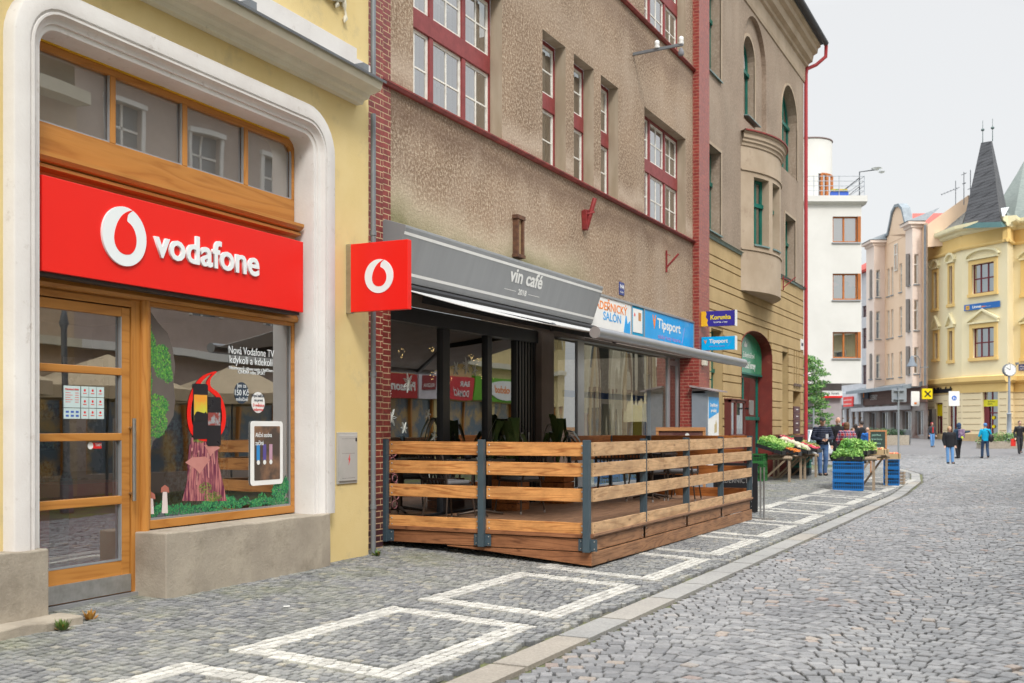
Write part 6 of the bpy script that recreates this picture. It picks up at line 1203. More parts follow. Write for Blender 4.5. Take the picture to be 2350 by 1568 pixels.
# street furniture of the square
def gp3(px,py,Z): p=W(px,py,Z); return Vector((p.x,p.y,gz(p.x,p.y)))
p=gp3(2316,1024,66.5); CK=thing('street_clock','round white street clock on a tall grey pole','street clock',p)
G=Fr(p.x,p.y,TH); zc=W(0,849.5,66.5).z; m=MB(G); m.lathe((0,0,p.z),[(.32,0),(.30,.1),(.22,.5),(.14,.6),(.12,1.9),(.16,1.95),(.08,2.0),(.065,zc-p.z-.4)],14); m.build('pole',M('pole_grey',(.30,.33,.37),(.25,.28,.32),rough=.5),CK,smooth=True)
m=MB(G); m.prism(circ(0,zc,.39,32),-.12,.12); m.build('clock_case',grey_m,CK); m=MB(G); m.prism(circ(0,zc,.35,32),.12,.135); m.build('clock_face',white,CK)
m=MB(G); m.bar((0,.14,zc),(-.22,.14,zc+.14),.012,.03); m.bar((0,.14,zc),(0,.14,zc+.3),.012,.025)
for k in range(12): a=PI/6*k; m.bar((.3*math.sin(a),.138,zc+.3*math.cos(a)),(.33*math.sin(a),.138,zc+.33*math.cos(a)),.01,.02)
m.build('clock_hands',blk,CK); m=MB(G); m.tube([(0,0,zc+.4),(0,0,zc+.45)],.04,6); m.build('clock_cap',grey_m,CK); m=MB(G); m.bar((.38,0,zc+.2),(.5,0,zc+.4),.03,.03); m.box(.42,.56,-.1,.1,zc+.34,zc+.46); m.build('clock_fitting',grey_m,CK)
p=gp3(2062,1078,40.7); t=thing('sign_pole','grey sign pole with two blank plate backs standing inside the kerb','road sign',p); G=Fr(p.x,p.y,TH); zt_=W(0,889,40.7).z
gs=M('galvanised',(.38,.42,.46),(.33,.37,.41),rough=.45,metal=.5); m=MB(G); m.tube([(0,0,p.z),(0,0,zt_)],.035,10); m.lathe((0,0,p.z),[(.09,0),(.08,.12),(.04,.14)],10); m.build('pole',gs,t,smooth=True)
za=W(0,923,40.7).z; MB(G).prism(rrect(-.24,.32,za,zt_-.04,.04),-.06,-.045).build('sign_back',gs,t); m=MB(G); m.box(-.16,.22,-.045,.04,za+.09,za+.12).box(-.16,.22,-.045,.04,zt_-.14,zt_-.11); m.build('clamp',gs,t)
p=gp3(2189,1000,66); t=thing('zone_sign','white square sign with a blue disc on a thin grey post','road sign',p); G=Fr(p.x,p.y,TH); m=MB(G); m.tube([(0,0,p.z),(0,0,W(0,898,66).z)],.04,8); m.build('pole',gs,t); z0,z1=W(0,932,66).z,W(0,898,66).z; MB(G).prism(rrect(-.33,.33,z0,z1,.05),.03,.05).build('sign_panel',white,t); MB(G).prism(circ(0,(z0+z1)/2+.03,.15,20),.05,.055).build('sign_disc',M('sign_disc_blue',(.02,.15,.6)),t); m=MB(G); m.bar((-.06,.058,(z0+z1)/2-.05),(-.03,.058,(z0+z1)/2+.1),.01,.04); m.bar((.06,.058,(z0+z1)/2-.05),(.04,.058,(z0+z1)/2+.07),.01,.035); m.build('sign_figures',white,t)
shrub=leafM('shrub_leaf',[(0,(.03,.08,.02)),(.5,(.08,.17,.04)),(1,(.20,.32,.08))]); shrubd=leafM('dark_shrub_leaf',[(0,(.01,.03,.015)),(.6,(.03,.08,.03)),(1,(.08,.15,.05))])
def leafcloud(m,c,rx,ry,rz,n,sz):
    for _ in range(n):
        while 1:
            q=Vector([random.uniform(-1,1) for _ in range(3)])
            if .25<q.length<1: break
        p=Vector(c)+Vector((q.x*rx,q.y*ry,q.z*rz)); d=Vector([random.gauss(0,1) for _ in range(3)]).normalized(); e=d.orthogonal().normalized(); s=sz*random.uniform(.6,1.3)
        m.add([p-d*s,p+e*s*.45,p+d*s,p-e*s*.45],[(0,1,2,3)],raw=True)
def planter(px,py,Z,w,h,lab,mat,rz_):
    p=gp3(px,py,Z); t=thing('stone_planter',lab,'planter',p); G=Fr(p.x,p.y,TH); m=MB(G); m.profs([(-.45,p.z-.05),(.40,p.z-.05),(.46,p.z+h),(.38,p.z+h),(.36,p.z+h-.1),(-.45,p.z+h-.1)],-w/2,w/2); m.build('trough',M('pebble_concrete',(.48,.42,.34),(.36,.31,.25),scale=12,rough=.9),t)
    m=MB(); c=G((0,0,p.z+h+rz_*.3)); 
    for k in range(9): cc=G((-w*.45+w*.9*k/8,random.uniform(-.2,.2),p.z+h+rz_*random.uniform(.1,.45))); leafcloud(m,cc,.38,.4,rz_*.6,150,.07)
    m.build('shrub',mat,t,norm=False)
planter(2295,1023,64,2.4,.38,'concrete planter with bushy green shrubs beside the clock pole',shrub,.55); planter(2035,1014,70,2.6,.6,'concrete planter with a dark low shrub in front of the pink building',shrubd,.5); planter(2010,1014,69,1.0,.6,'small concrete planter with light green shrubs left of the dark one',shrub,.4)
t=thing('litter_bin','dark litter bin beside the far concrete planter','bin',gp3(2078,1010,70)); p=gp3(2078,1010,70); m=MB(); m.lathe(p,[(.3,0),(.32,.9),(.28,.95)],12); m.build('bin_body',M('bin_dark',(.08,.09,.1)),t,smooth=True)
# car in the side street
p=gp3(1864,1008,50); CR=thing('parked_car','white car parked in the side street behind the vegetable stall','car',p); G=Fr(p.x-.3,p.y,R(75))
m=MB(G); m.profs([(-.85,p.z+.3),(.85,p.z+.3),(.88,p.z+.6),(.82,p.z+.9),(-.82,p.z+.9),(-.88,p.z+.6)],-2.1,2.1); m.build('body',M('car_white',(.75,.76,.78),rough=.15,spec=.6),CR,bev=.08)
m=MB(G); m.add([(-1.3,-.78,p.z+.89),(1.5,-.78,p.z+.89),(1.5,.78,p.z+.89),(-1.3,.78,p.z+.89),(-.7,-.62,p.z+1.42),(.9,-.62,p.z+1.42),(.9,.62,p.z+1.42),(-.7,.62,p.z+1.42)],[(0,1,5,4),(1,2,6,5),(2,3,7,6),(3,0,4,7)]); m.build('windows',M('car_glass',(.10,.16,.18),rough=.1,spec=.8),CR)
m=MB(G); m.box(-.72,.92,-.64,.64,p.z+1.4,p.z+1.45); [m.bar((-1.3+2.8*i,s*.79,p.z+.89),(-.7+1.6*i,s*.63,p.z+1.43),.06,.06) for i in(0,1) for s in(-1,1)]; m.build('roof',M('car_white',(.75,.76,.78)),CR,bev=.02)
for s in(-1.3,1.3):
    for d in(-.8,.8): m=MB(G); m.tube([(s,d-.1,p.z+.31),(s,d+.1,p.z+.31)],.31,16); m.build('wheel',blk,CR,smooth=True)
# tree at the side street corner
p=gp3(1845,1000,45.5); t=thing('corner_tree','feathery green tree at the tan building corner','tree',p); m=MB(); m.tube([p-Vector((0,0,.2)),p+Vector((.05,0,1.8)),p+Vector((.1,0,4.2))],[.12,.09,.03],8)
for k in range(16): a=k*2.4; z=1.5+k*.17; m.tube([p+Vector((.08,0,z)),p+Vector((math.cos(a)*(1.3-.05*k),math.sin(a)*(1.3-.05*k),z+.15))],[.025,.008],5)
m.build('trunk',M('bark',(.10,.07,.05),rough=.9),t); m=MB()
for k in range(46): a=k*2.4; z=1.45+k*.065; r=(1.45-.022*k); l=random.uniform(.5,1); leafcloud(m,p+Vector((math.cos(a)*r*l,math.sin(a)*r*l,z+.1)),.42,.42,.10,190,.055)
m.build('crown',leafM('feathery_leaf',[(0,(.02,.09,.02)),(.5,(.07,.20,.04)),(1,(.20,.36,.08))]),t,norm=False)
t=thing('thin_post','thin grey steel post by the side street kerb','post',gp3(1867,1020,44)); p=gp3(1867,1020,44); m=MB(); m.tube([p,p+Vector((0,0,2.3))],.035,8); m.build('pole',gs,t)
# ---------------- vegetable market ----------------
def ell_lump(m,c,r,n=7,k=5,q=.15):
    m.ell(c,r*random.uniform(1-q,1+q),r*random.uniform(1-q,1+q),r*random.uniform(.8,1),n,k)
def crate(x,y,z,w,d,h,mat,label,cat='crate',rz=0,group=None,name='plastic_crate'):
    F=Fr(x,y,rz,z); t=thing(name,label,cat,(x,y,z),group=group); m=MB(F); t_=.015
    m.box(-w/2,w/2,-d/2,d/2,0,.015); m.box(-w/2-.008,w/2+.008,-d/2-.008,-d/2+t_,h-.03,h).box(-w/2-.008,w/2+.008,d/2-t_,d/2+.008,h-.03,h).box(-w/2-.008,-w/2+t_,-d/2+t_,d/2-t_,h-.03,h).box(w/2-t_,w/2+.008,-d/2+t_,d/2-t_,h-.03,h)
    for z0,z1 in((.015,.05),(h*.52,h*.62)):
        m.box(-w/2,w/2,-d/2,-d/2+.012,z0,z1).box(-w/2,w/2,d/2-.012,d/2,z0,z1).box(-w/2,-w/2+.012,-d/2+.012,d/2-.012,z0,z1).box(w/2-.012,w/2,-d/2+.012,d/2-.012,z0,z1)
    n=int(w/.045)
    for k in range(n+1):
        s=-w/2+.006+(w-.012)*k/n
        for dd in(-d/2,d/2-.01): m.box(s-.008,s+.008,dd,dd+.01,.05,h-.03)
    n=int(d/.05)
    for k in range(n+1):
        s=-d/2+.01+(d-.02)*k/n
        for ss in(-w/2,w/2-.01): m.box(ss,ss+.01,s-.008,s+.008,.05,h-.03)
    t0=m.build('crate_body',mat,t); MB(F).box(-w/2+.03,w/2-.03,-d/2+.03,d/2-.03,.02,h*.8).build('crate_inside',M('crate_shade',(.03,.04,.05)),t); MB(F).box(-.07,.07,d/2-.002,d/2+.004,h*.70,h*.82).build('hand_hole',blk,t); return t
cg=M('crate_green',(.04,.20,.05),(.03,.16,.04),rough=.5); cb=M('crate_blue',(.01,.17,.50),(.01,.14,.42),rough=.45); ct=M('crate_teal',(.05,.24,.19),(.04,.19,.15),rough=.5); cgr=M('crate_grey',(.07,.09,.10),rough=.5); trb=M('black_tray',(.02,.022,.025),rough=.5)
def stack(x,y,mats,w,d,h,rz,what,group):
    z=gz(x,y)
    for k,mt in enumerate(mats): crate(x,y,z+k*(h-.005),w,d,h-.01,mt,'%s, %s'%(what(k),('bottom','middle','topmost')[k]+' of three'),rz=rz,group=group)
stack(.2,29.2,[cg,cg,cg],.36,.5,.25,0,lambda k:'green plastic crate nearest the terrace','green crates by the stall')
stack(.42,33.5,[cgr,ct,ct],.62,.42,.24,R(4),lambda k:('dark grey','teal green','teal green')[k]+' plastic crate beside the capped man','crates beside the stall')
stack(2.78,27.75,[cb,cb,cb],.72,.42,.245,TH*.25,lambda k:'bright blue plastic crate under the herb trays','blue crates under the herbs')
stack(3.35,31.3,[cb,cb,cb],.40,.5,.24,R(5),lambda k:'blue plastic crate under the far apple box','blue crates behind the herb table')
oldw=wood('weathered_timber',(.36,.28,.20),(.26,.19,.13),'y',rough=.9)
def trestle(x0,x1,y0,y1,zt,lab,ln=2):
    t=thing('trestle_table',lab,'table',((x0+x1)/2,(y0+y1)/2,gz(x0,y0)),group='timber trestle tables'); g=gz(x1,y0)
    m=MB(); 
    for k in range(5): a=x0+(x1-x0)*k/5; m.box(a+.01,a+(x1-x0)/5-.01,y0,y1,zt-.03,zt)
    m.build('tabletop',oldw,t); m=MB(); m.tube([(x0-.05,y0,zt-.06),(x1+.08,y0,zt-.06)],.045,8); m.tube([(x0-.05,y1,zt-.06),(x1+.08,y1,zt-.06)],.045,8); m.build('cross_beam',oldw,t,smooth=True)
    for y in(y0+.03,y1-.03):
        for x in(x0,x1): m=MB(); m.bar((x,y,g-.02),(x,y,zt-.06),.06,.06,(0,1,0)); m.build('leg',oldw,t)
        m=MB(); m.bar((x0+.05,y,g+.03),(x1-.1,y,zt-.1),.05,.05,(0,1,0)); m.build('brace',oldw,t)
trestle(.2,.95,29.5,31.05,.66,'weathered timber trestle table carrying lettuce and cauliflower'); trestle(.25,1.0,31.3,32.95,.66,'weathered timber trestle table carrying rhubarb and radishes'); trestle(2.65,3.3,28.3,30.7,.70,'weathered timber trestle table behind the blue crates')
def tray(x,y,z,w,d,label,fill,tilt=.22,group='trays of produce',rz=0):
    t=thing('produce_tray',label,'tray',(x,y,z),group=group); m=MB(); s=lambda u:(-u)*tilt
    def sb(a0,a1,b0,b1,z0,z1): m.add([(x+a,y+b,z+s(a)+zz_) for zz_ in(z0,z1) for a,b in((a0,b0),(a1,b0),(a1,b1),(a0,b1))],[(0,3,2,1),(4,5,6,7),(0,1,5,4),(1,2,6,5),(2,3,7,6),(3,0,4,7)])
    sb(-w/2,w/2,-d/2,d/2,0,.02); sb(-w/2,w/2,-d/2,-d/2+.015,.02,.1); sb(-w/2,w/2,d/2-.015,d/2,.02,.1); sb(-w/2,-w/2+.015,-d/2,d/2,.02,.1); sb(w/2-.015,w/2,-d/2,d/2,.02,.1)
    m.build('tray_body',trb,t)
    for nm_,mt,kind,n,r in fill:
        m=MB()
        for _ in range(n):
            a=random.uniform(-w/2+r,w/2-r);b=random.uniform(-d/2+r*.7,d/2-r*.7); c=Vector((x+a,y+b,z+s(a)+.07+random.uniform(0,r*1.3)))
            if kind=='ball': ell_lump(m,c,r)
            elif kind=='leaf': leafcloud(m,c,r*1.3,r*1.3,r,60,r*.38)
            elif kind=='stick': an_=random.gauss(0.3,.5); v_=Vector((math.sin(an_),math.cos(an_),random.uniform(-.05,.25)))*r*5; m.tube([c-v_*.5,c+v_*.5],[r*.5,r*.25],5)
        m.build(nm_,mt,t,norm=(kind!='leaf'),smooth=kind!='leaf')
lt=leafM('lettuce',[(0,(.10,.26,.03)),(.5,(.28,.50,.08)),(1,(.58,.74,.28))]); dg=leafM('parsley',[(0,(.015,.08,.01)),(.5,(.05,.20,.02)),(1,(.14,.34,.05))]); wh=M('cauliflower',(.66,.62,.48),(.55,.5,.35),rough=.8,scale=30); ora=M('carrot',(.72,.22,.03),rough=.5); rd=leafM('radish',[(0,(.40,.01,.04)),(.8,(.65,.03,.08)),(1,(.75,.5,.5))],.4); rh=M('rhubarb',(.45,.08,.06),(.30,.34,.08),rough=.5,scale=3); dk=M('courgette',(.02,.09,.03),(.03,.13,.04),rough=.4); ap=leafM('apple',[(0,(.55,.05,.04)),(.5,(.66,.25,.12)),(1,(.70,.58,.25))],.35); herb=leafM('herb_leaf',[(0,(.05,.16,.02)),(.5,(.15,.36,.06)),(1,(.38,.60,.16))])
tray(.5,29.35,.80,.7,.5,'tray of dark curly parsley above the green crates',[('parsley',dg,'leaf',30,.08)],tilt=.3)
tray(.42,29.95,.86,.7,.55,'tray heaped with pale green lettuce heads',[('lettuce',lt,'leaf',56,.085)],tilt=.35)
tray(.95,29.95,.72,.4,.5,'tray of bright orange carrots at the front of the lettuce',[('carrot',ora,'stick',60,.035)],tilt=.3)
tray(.5,30.5,.88,.8,.5,'tray of pale green lettuce behind the cauliflower',[('lettuce',lt,'leaf',40,.075)],tilt=.35)
tray(.75,31.05,.84,.9,.55,'tray of white cauliflower between lettuce and radishes',[('cauliflower',wh,'ball',44,.075),('leaf',lt,'leaf',6,.05)],tilt=.35)
tray(.8,31.65,.90,1.1,.7,'tray of red radish bunches on the second trestle',[('radish',rd,'ball',170,.034),('leaf',dg,'leaf',3,.05)],tilt=.35)
tray(.75,32.25,.86,.9,.6,'tray of long red and green rhubarb stalks',[('rhubarb',rh,'stick',60,.065)],tilt=.35)
tray(.6,32.9,.92,.9,.55,'tray of dark green courgettes at the far stall end',[('courgette',dk,'stick',60,.055)],tilt=.3)
for k,(y,lb) in enumerate(((31.3,'small black price slate between the cauliflower and radish trays'),(31.5,'small black price slate stuck in the radish tray'))):
    t=thing('price_slate',lb,'price tag',(.9,y,1.0),group='price slates'); F=Fr(.8,y,R(35),1.02); MB(F).box(-.11,.11,0,.01,0,.14).build('slate',blk,t); m=MB(F); m.tube([(0,0,-.1),(0,0,0)],.006,5); m.build('stick',oldw,t)
z=gz(2.8,27.8)+.74
tray(2.78,27.75,z,.72,.42,'black tray of feathery green herb seedlings on the blue crates',[('seedlings',herb,'leaf',90,.10)],tilt=0)
tray(2.80,28.55,.74,.7,.6,'black tray of tall parsley pots at the table front',[('seedlings',herb,'leaf',60,.15)],tilt=0); tray(2.85,29.3,.74,.7,.6,'black tray of leafy celery seedlings in the middle of the table',[('seedlings',lt,'leaf',50,.13)],tilt=0)
tray(2.65,28.1,.78,.4,.4,'black tray of yellow flowering herbs at the left corner',[('seedlings',dg,'leaf',30,.11),('flowers',M('yellow_flower',(.8,.5,.02)),'ball',10,.02)],tilt=0)
m=None
for k,(x,y,lb) in enumerate(((3.1,29.9,'open wooden box of red apples at the near side'),(3.1,30.4,'open wooden box of red and yellow apples beside the chalkboard'),(3.3,31.2,'open wooden box of apples on the blue crates'))):
    zt=.71 if k<2 else gz(x,y)+.72; t=thing('apple_box',lb,'box',(x,y,zt),group='apple boxes'); m=MB(); m.box(x-.28,x+.28,y-.2,y+.2,zt,zt+.02).box(x-.28,x+.28,y-.2,y-.185,zt+.02,zt+.14).box(x-.28,x+.28,y+.185,y+.2,zt+.02,zt+.14).box(x-.28,x-.265,y-.2,y+.2,zt+.02,zt+.14).box(x+.265,x+.28,y-.2,y+.2,zt+.02,zt+.14); m.build('box_body',M('box_wood',(.60,.46,.28),(.5,.36,.2)),t)
    m=MB(); [ell_lump(m,(x+random.uniform(-.23,.23),y+random.uniform(-.15,.15),zt+.1+random.uniform(0,.06)),.038,8,6,.05) for _ in range(40)]; m.build('apples',ap,t,smooth=True)
p=W(2014,1035,31.5); t=thing('chalk_price_board','wooden framed chalkboard with pale writing above the herb table','sign board',(p.x,p.y,.7)); F=Fr(p.x,p.y,TH*.8); z0=W(0,1056,31.5).z; z1=W(0,987,31.5).z; hw=.26
m=MB(F); m.box(-hw,hw,-.02,.02,z1-.05,z1).box(-hw,hw,-.02,.02,z0,z0+.05).box(-hw,-hw+.05,-.02,.02,z0+.05,z1-.05).box(hw-.05,hw,-.02,.02,z0+.05,z1-.05).box(-hw+.05,-hw+.09,-.02,.01,z0-.45,z0).box(hw-.09,hw-.05,-.02,.01,z0-.45,z0); m.build('frame',wood('board_frame',(.50,.25,.12),(.36,.16,.07),'x'),t); MB(F).box(-hw+.05,hw-.05,-.01,.01,z0+.05,z1-.05).build('slate',M('slate_green',(.04,.07,.06)),t)
for k,s_ in enumerate(('jablka','brambory','rajčata','bylinky','kg 25')): text(s_,F,-hw+.09,z1-.17-.12*k,.012,M('chalk_mint',(.35,.6,.5)),t,w=.26+.04*(k%2),h=.055)
t=thing('wooden_pallet_box','small slatted wooden crate on the ground at the end of the herb stall','crate',(3.5,31.9,-.15)); m=MB(); 
for k in range(4): m.box(3.3,3.62,31.7+.001*k,31.72,-.14+.09*k,-.08+.09*k).box(3.6,3.62,31.72,32.1,-.14+.09*k,-.08+.09*k)
for x in(3.3,3.45,3.6): m.box(x,x+.03,31.68,31.7,-.15,.2)
m.build('slats',oldw,t)
# ---------------- people ----------------
skin=M('skin',(.55,.33,.24),(.50,.28,.20),rough=.55,scale=6)
def body(name,parts,mat,par,vox=.012,sm=4):
    """capsule chains and ellipsoids fused into one continuous skin by a voxel remesh"""
    m=MB(par['_F'] if False else None); m.F=BF[0]
    for p in parts:
        if p[0]=='t': m.tube(p[1],p[2],10,sy=p[3] if len(p)>3 else 1)
        if p[0]=='t': m.ell(p[1][0],*(p[2][0],)*3,8,6) if False else None
        if p[0]=='e': m.ell(p[1],*p[2],12,8)
    if isinstance(mat,(list,tuple)): pass
    o=m.build(name,mat,par,smooth=True); r=o.modifiers.new('fuse','REMESH'); r.mode='VOXEL'; r.voxel_size=vox; r.use_smooth_shade=True
    s=o.modifiers.new('soft','SMOOTH'); s.factor=.5; s.iterations=sm; return o
BF=[None]
def limb(P,r): 
    out=[('t',[P[0],P[1]],[r[0],r[1]]),('t',[P[1],P[2]],[r[1],r[2]])]
    for p,q in zip(P,r): out.append(('e',p,(q,q,q)))
    return out
def person(px,py,Z,H,face,label,top,bot,hair,hairkind='short',arms=None,legs=None,shoe=None,coat=.0,bulk=1.0,capm=None,head_tilt=(0,0),female=False,extra=None,group=None,ground=None):
    """face: heading in degrees, 0 looks at the camera, 180 away from it; local frame: +s figure's left, +d forward"""
    p=W(px,py,Z); g=gz(p.x,p.y) if ground is None else ground; a=TH+R(face); F=Fr(p.x,p.y,a,g); k=H/1.75; BF[0]=lambda q:F((q[0]*k,q[1]*k,q[2]*k))
    t=thing('person',label,'person',(p.x,p.y,g),group=group); sh=.20*(.9 if female else 1)*bulk; hp=.095
    legs=legs or {-1:(0,.02),1:(0,-.02)}   # foot forward offset, knee bend
    arms=arms or {-1:((-.27,-.02,1.12),(-.26,.06,.86)),1:((.27,-.02,1.12),(.26,.06,.86))}
    L_={}; 
    for s in(-1,1):
        fo,kb=legs[s][:2]; lift=legs[s][2] if len(legs[s])>2 else 0; L_[s]=[(s*hp,0,.90),(s*(hp+.005),fo*.45+abs(kb),.49+lift*.5),(s*(hp+.0),fo,.09+lift)]
    HD=(head_tilt[0]*.06,.01+head_tilt[1]*.06,1.62); ra=.047*bulk
    core=[('t',[(0,0,.86),(0,.0,1.0),(0,-.01,1.22),(0,-.01,1.38),(0,-.01,1.45)],[.135*bulk,.125*bulk,.145*bulk,.15*bulk,.07],.72)]
    core[0]=('t',[(0,0,.86),(0,0,.98),(0,-.01,1.15),(0,-.01,1.32),(0,-.015,1.42),(0,-.01,1.47)],[.15*bulk,.14*bulk,.15*bulk,.165*bulk,.14*bulk,.06],.68)
    P=list(core); P+=[('t',[(0,-.01,1.42),(0,.0,1.50),HD],[.06,.055,.06]),('e',HD,(.075,.092,.112)),('e',(HD[0],HD[1]+.03,HD[2]-.06),(.055,.06,.055)),('e',(HD[0],HD[1]+.095,HD[2]-.012),(.014,.02,.022))]
    for s in(-1,1):
        P.append(('e',(HD[0]+s*.077,HD[1]-.005,HD[2]-.005),(.012,.02,.03)))
        S0=(s*sh*.92,-.01,1.385); P+=limb([S0,arms[s][0],arms[s][1]],[.055,.040,.030]); P+=limb(L_[s],[.085,.058,.042]); P.append(('t',[(L_[s][2][0],L_[s][2][1]-.04,L_[s][2][2]-.04),(L_[s][2][0]+s*.01,L_[s][2][1]+.16,L_[s][2][2]-.055)],[.045,.032]))
        e,wv=Vector(arms[s][0]),Vector(arms[s][1]); dr=(wv-e).normalized(); sd=dr.cross(Vector((0,1,0))); sd=sd.normalized() if sd.length>.2 else Vector((1,0,0)); up=sd.cross(dr)
        P.append(('t',[wv,wv+dr*.085],[.030,.036],.55))
        for f in range(4): b0=wv+dr*.08+sd*(f-1.5)*.018; l=(.062,.075,.07,.055)[f]; P.append(('t',[b0,b0+dr*l*.55+up*.01,b0+dr*l+up*.03],[.0095,.009,.0075]))
        tb=wv+dr*.03+sd*.03*-s; P.append(('t',[tb,tb+dr*.035+sd*.022*-s+up*.01,tb+dr*.065+sd*.02*-s+up*.02],[.011,.010,.008]))
    body('body',P,skin,t,.0085,2)
    m=MB(BF[0]); [m.ell((HD[0]+s*.03,HD[1]+.083,HD[2]+.012),.012,.008,.007,8,6) for s in(-1,1)]; m.ell((HD[0],HD[1]+.089,HD[2]-.058),.024,.006,.006,8,4); m.build('eyes_and_mouth',M('face_dark',(.12,.05,.04)),t)
    # trousers
    Q=[('t',[(0,0,.80),(0,0,.90),(0,0,1.0)],[.14*bulk,.158*bulk,.15*bulk],.72)]
    for s in(-1,1): Q+=limb([L_[s][0],L_[s][1],(L_[s][2][0],L_[s][2][1],L_[s][2][2]+.0)],[.098,.074,.066])
    body('trousers',Q,bot,t,.012,4)
    # jacket
    zb=.92-coat; J=[('t',[(0,0,zb),(0,0,1.0),(0,-.01,1.15),(0,-.01,1.32),(0,-.015,1.42),(0,-.01,1.485)],[.175*bulk,.172*bulk,.178*bulk,.185*bulk,.155*bulk,.075],.74)]
    for s in(-1,1): wv=Vector(arms[s][1]); e=Vector(arms[s][0]); J+=limb([(s*sh*.92,-.01,1.38),e,wv-(wv-e)*.06],[.078*bulk,.060*bulk,.048])
    body('jacket',J,top,t,.012,3)
    for s in(-1,1):
        f=L_[s][2]; body('shoe',[('t',[(f[0],f[1]-.06,f[2]-.045),(f[0]+s*.01,f[1]+.06,f[2]-.045),(f[0]+s*.02,f[1]+.18,f[2]-.06)],[.045,.047,.035],.9),('e',(f[0],f[1]-.02,f[2]-.01),(.045,.06,.05))],shoe or blk,t,.01,2)
    if hairkind=='short': hp_=[('e',(HD[0],HD[1]-.022,HD[2]+.035),(.086,.098,.095))]
    elif hairkind=='bob': hp_=[('e',(HD[0],HD[1]-.025,HD[2]+.02),(.105,.105,.115)),('e',(HD[0],HD[1]-.05,HD[2]-.06),(.10,.07,.09))]
    elif hairkind=='hood': hp_=[('e',(HD[0],HD[1]-.03,HD[2]+.02),(.115,.12,.135)),('e',(HD[0],HD[1]-.05,HD[2]-.1),(.11,.09,.09))]
    elif hairkind=='beard': hp_=[('e',(HD[0],HD[1]+.05,HD[2]-.10),(.05,.05,.06))]
    else: hp_=[('e',(HD[0],HD[1]-.02,HD[2]+.02),(.082,.09,.09))]
    body({'hood':'hood','beard':'beard'}.get(hairkind,'hair'),hp_,hair,t,.01,2)
    if capm:
        body('cap',[('e',(HD[0],HD[1]-.01,HD[2]+.055),(.096,.108,.075)),('t',[(HD[0],HD[1]+.05,HD[2]+.045),(HD[0],HD[1]+.17,HD[2]+.03)],[.075,.06],.25)],capm,t,.009,2)
    if extra: extra(t,MB(BF[0]))
    return t
def fab_(n,c,c2=None,**k): return M(n,c,c2,rough=.9,scale=8,**k)
jean=fab_('blue_denim',(.045,.10,.24),(.10,.18,.34)); ljean=fab_('light_denim',(.10,.24,.50),(.14,.3,.55)); nvy=M('navy_quilt',(.018,.025,.055),(.013,.018,.04),rough=.6); dkc=fab_('black_cloth',(.014,.014,.018)); gry=fab_('cap_grey',(.07,.085,.08)); brn_h=M('brown_hair',(.16,.085,.04),(.10,.05,.025),rough=.6,scale=20); blond=M('blond_hair',(.45,.28,.13),(.3,.18,.08),rough=.6,scale=20); dkh=M('dark_hair',(.03,.02,.018),rough=.6); redh=M('red_hair',(.28,.02,.03),rough=.6); skc=M('bald_skin',(.58,.36,.27),rough=.5); grh=M('grey_beard',(.35,.32,.30),rough=.9)
# quilted rows on the navy jacket
t_=nvy.node_tree; wv_=t_.nodes.new('ShaderNodeTexWave'); wv_.bands_direction='Z'; wv_.inputs['Scale'].default_value=5.5; cc_=t_.nodes.new('ShaderNodeTexCoord'); t_.links.new(cc_.outputs['Object'],wv_.inputs[0]); bm_=t_.nodes.new('ShaderNodeBump'); bm_.inputs['Strength'].default_value=.8; bm_.inputs['Distance'].default_value=.03; t_.links.new(wv_.outputs['Fac'],bm_.inputs['Height']); t_.links.new(bm_.outputs[0],[n for n in t_.nodes if n.type=='BSDF_PRINCIPLED'][0].inputs['Normal'])
# plaid
pl,t2,pp,oo=nm('red_blue_plaid'); cc_=coords(t2,(1,1,1)); sx_=nd(t2,'ShaderNodeSeparateXYZ'); t2.links.new(cc_.outputs[0],sx_.inputs[0])
ad_=nd(t2,'ShaderNodeMath',operation='ADD'); t2.links.new(sx_.outputs[0],ad_.inputs[0]); t2.links.new(sx_.outputs[1],ad_.inputs[1])
def band(inp,fr,lo):
    a=nd(t2,'ShaderNodeMath',operation='MULTIPLY'); a.inputs[1].default_value=fr; b=nd(t2,'ShaderNodeMath',operation='FRACT'); c=nd(t2,'ShaderNodeMath',operation='GREATER_THAN'); c.inputs[1].default_value=lo; t2.links.new(inp,a.inputs[0]); t2.links.new(a.outputs[0],b.inputs[0]); t2.links.new(b.outputs[0],c.inputs[0]); return c.outputs[0]
cur_=None; col=(.50,.02,.03,1)
for inp,fr,lo,cc in((sx_.outputs[2],6.5,.55,(.02,.04,.13)),(ad_.outputs[0],7.5,.55,(.02,.04,.13)),(sx_.outputs[2],13,.88,(.6,.6,.62)),(ad_.outputs[0],15,.88,(.6,.6,.62))):
    x_=nd(t2,'ShaderNodeMixRGB'); f_=nd(t2,'ShaderNodeMath',operation='MULTIPLY'); f_.inputs[1].default_value=.72; t2.links.new(band(inp,fr,lo),f_.inputs[0]); t2.links.new(f_.outputs[0],x_.inputs[0])
    if cur_: t2.links.new(cur_,x_.inputs[1])
    else: x_.inputs[1].default_value=col
    x_.inputs[2].default_value=(*cc,1); cur_=x_.outputs[0]
t2.links.new(cur_,pp.inputs['Base Color']); pp.inputs['Roughness'].default_value=.9
def phone_(t,m): m.box(.02,.10,.28,.30,1.10,1.24); m.build('phone',M('pale_phone',(.5,.52,.55)),t)
walk={-1:(.12,.04),1:(-.06,.05)}; walk2={1:(.16,.04),-1:(-.14,.07,.04)}
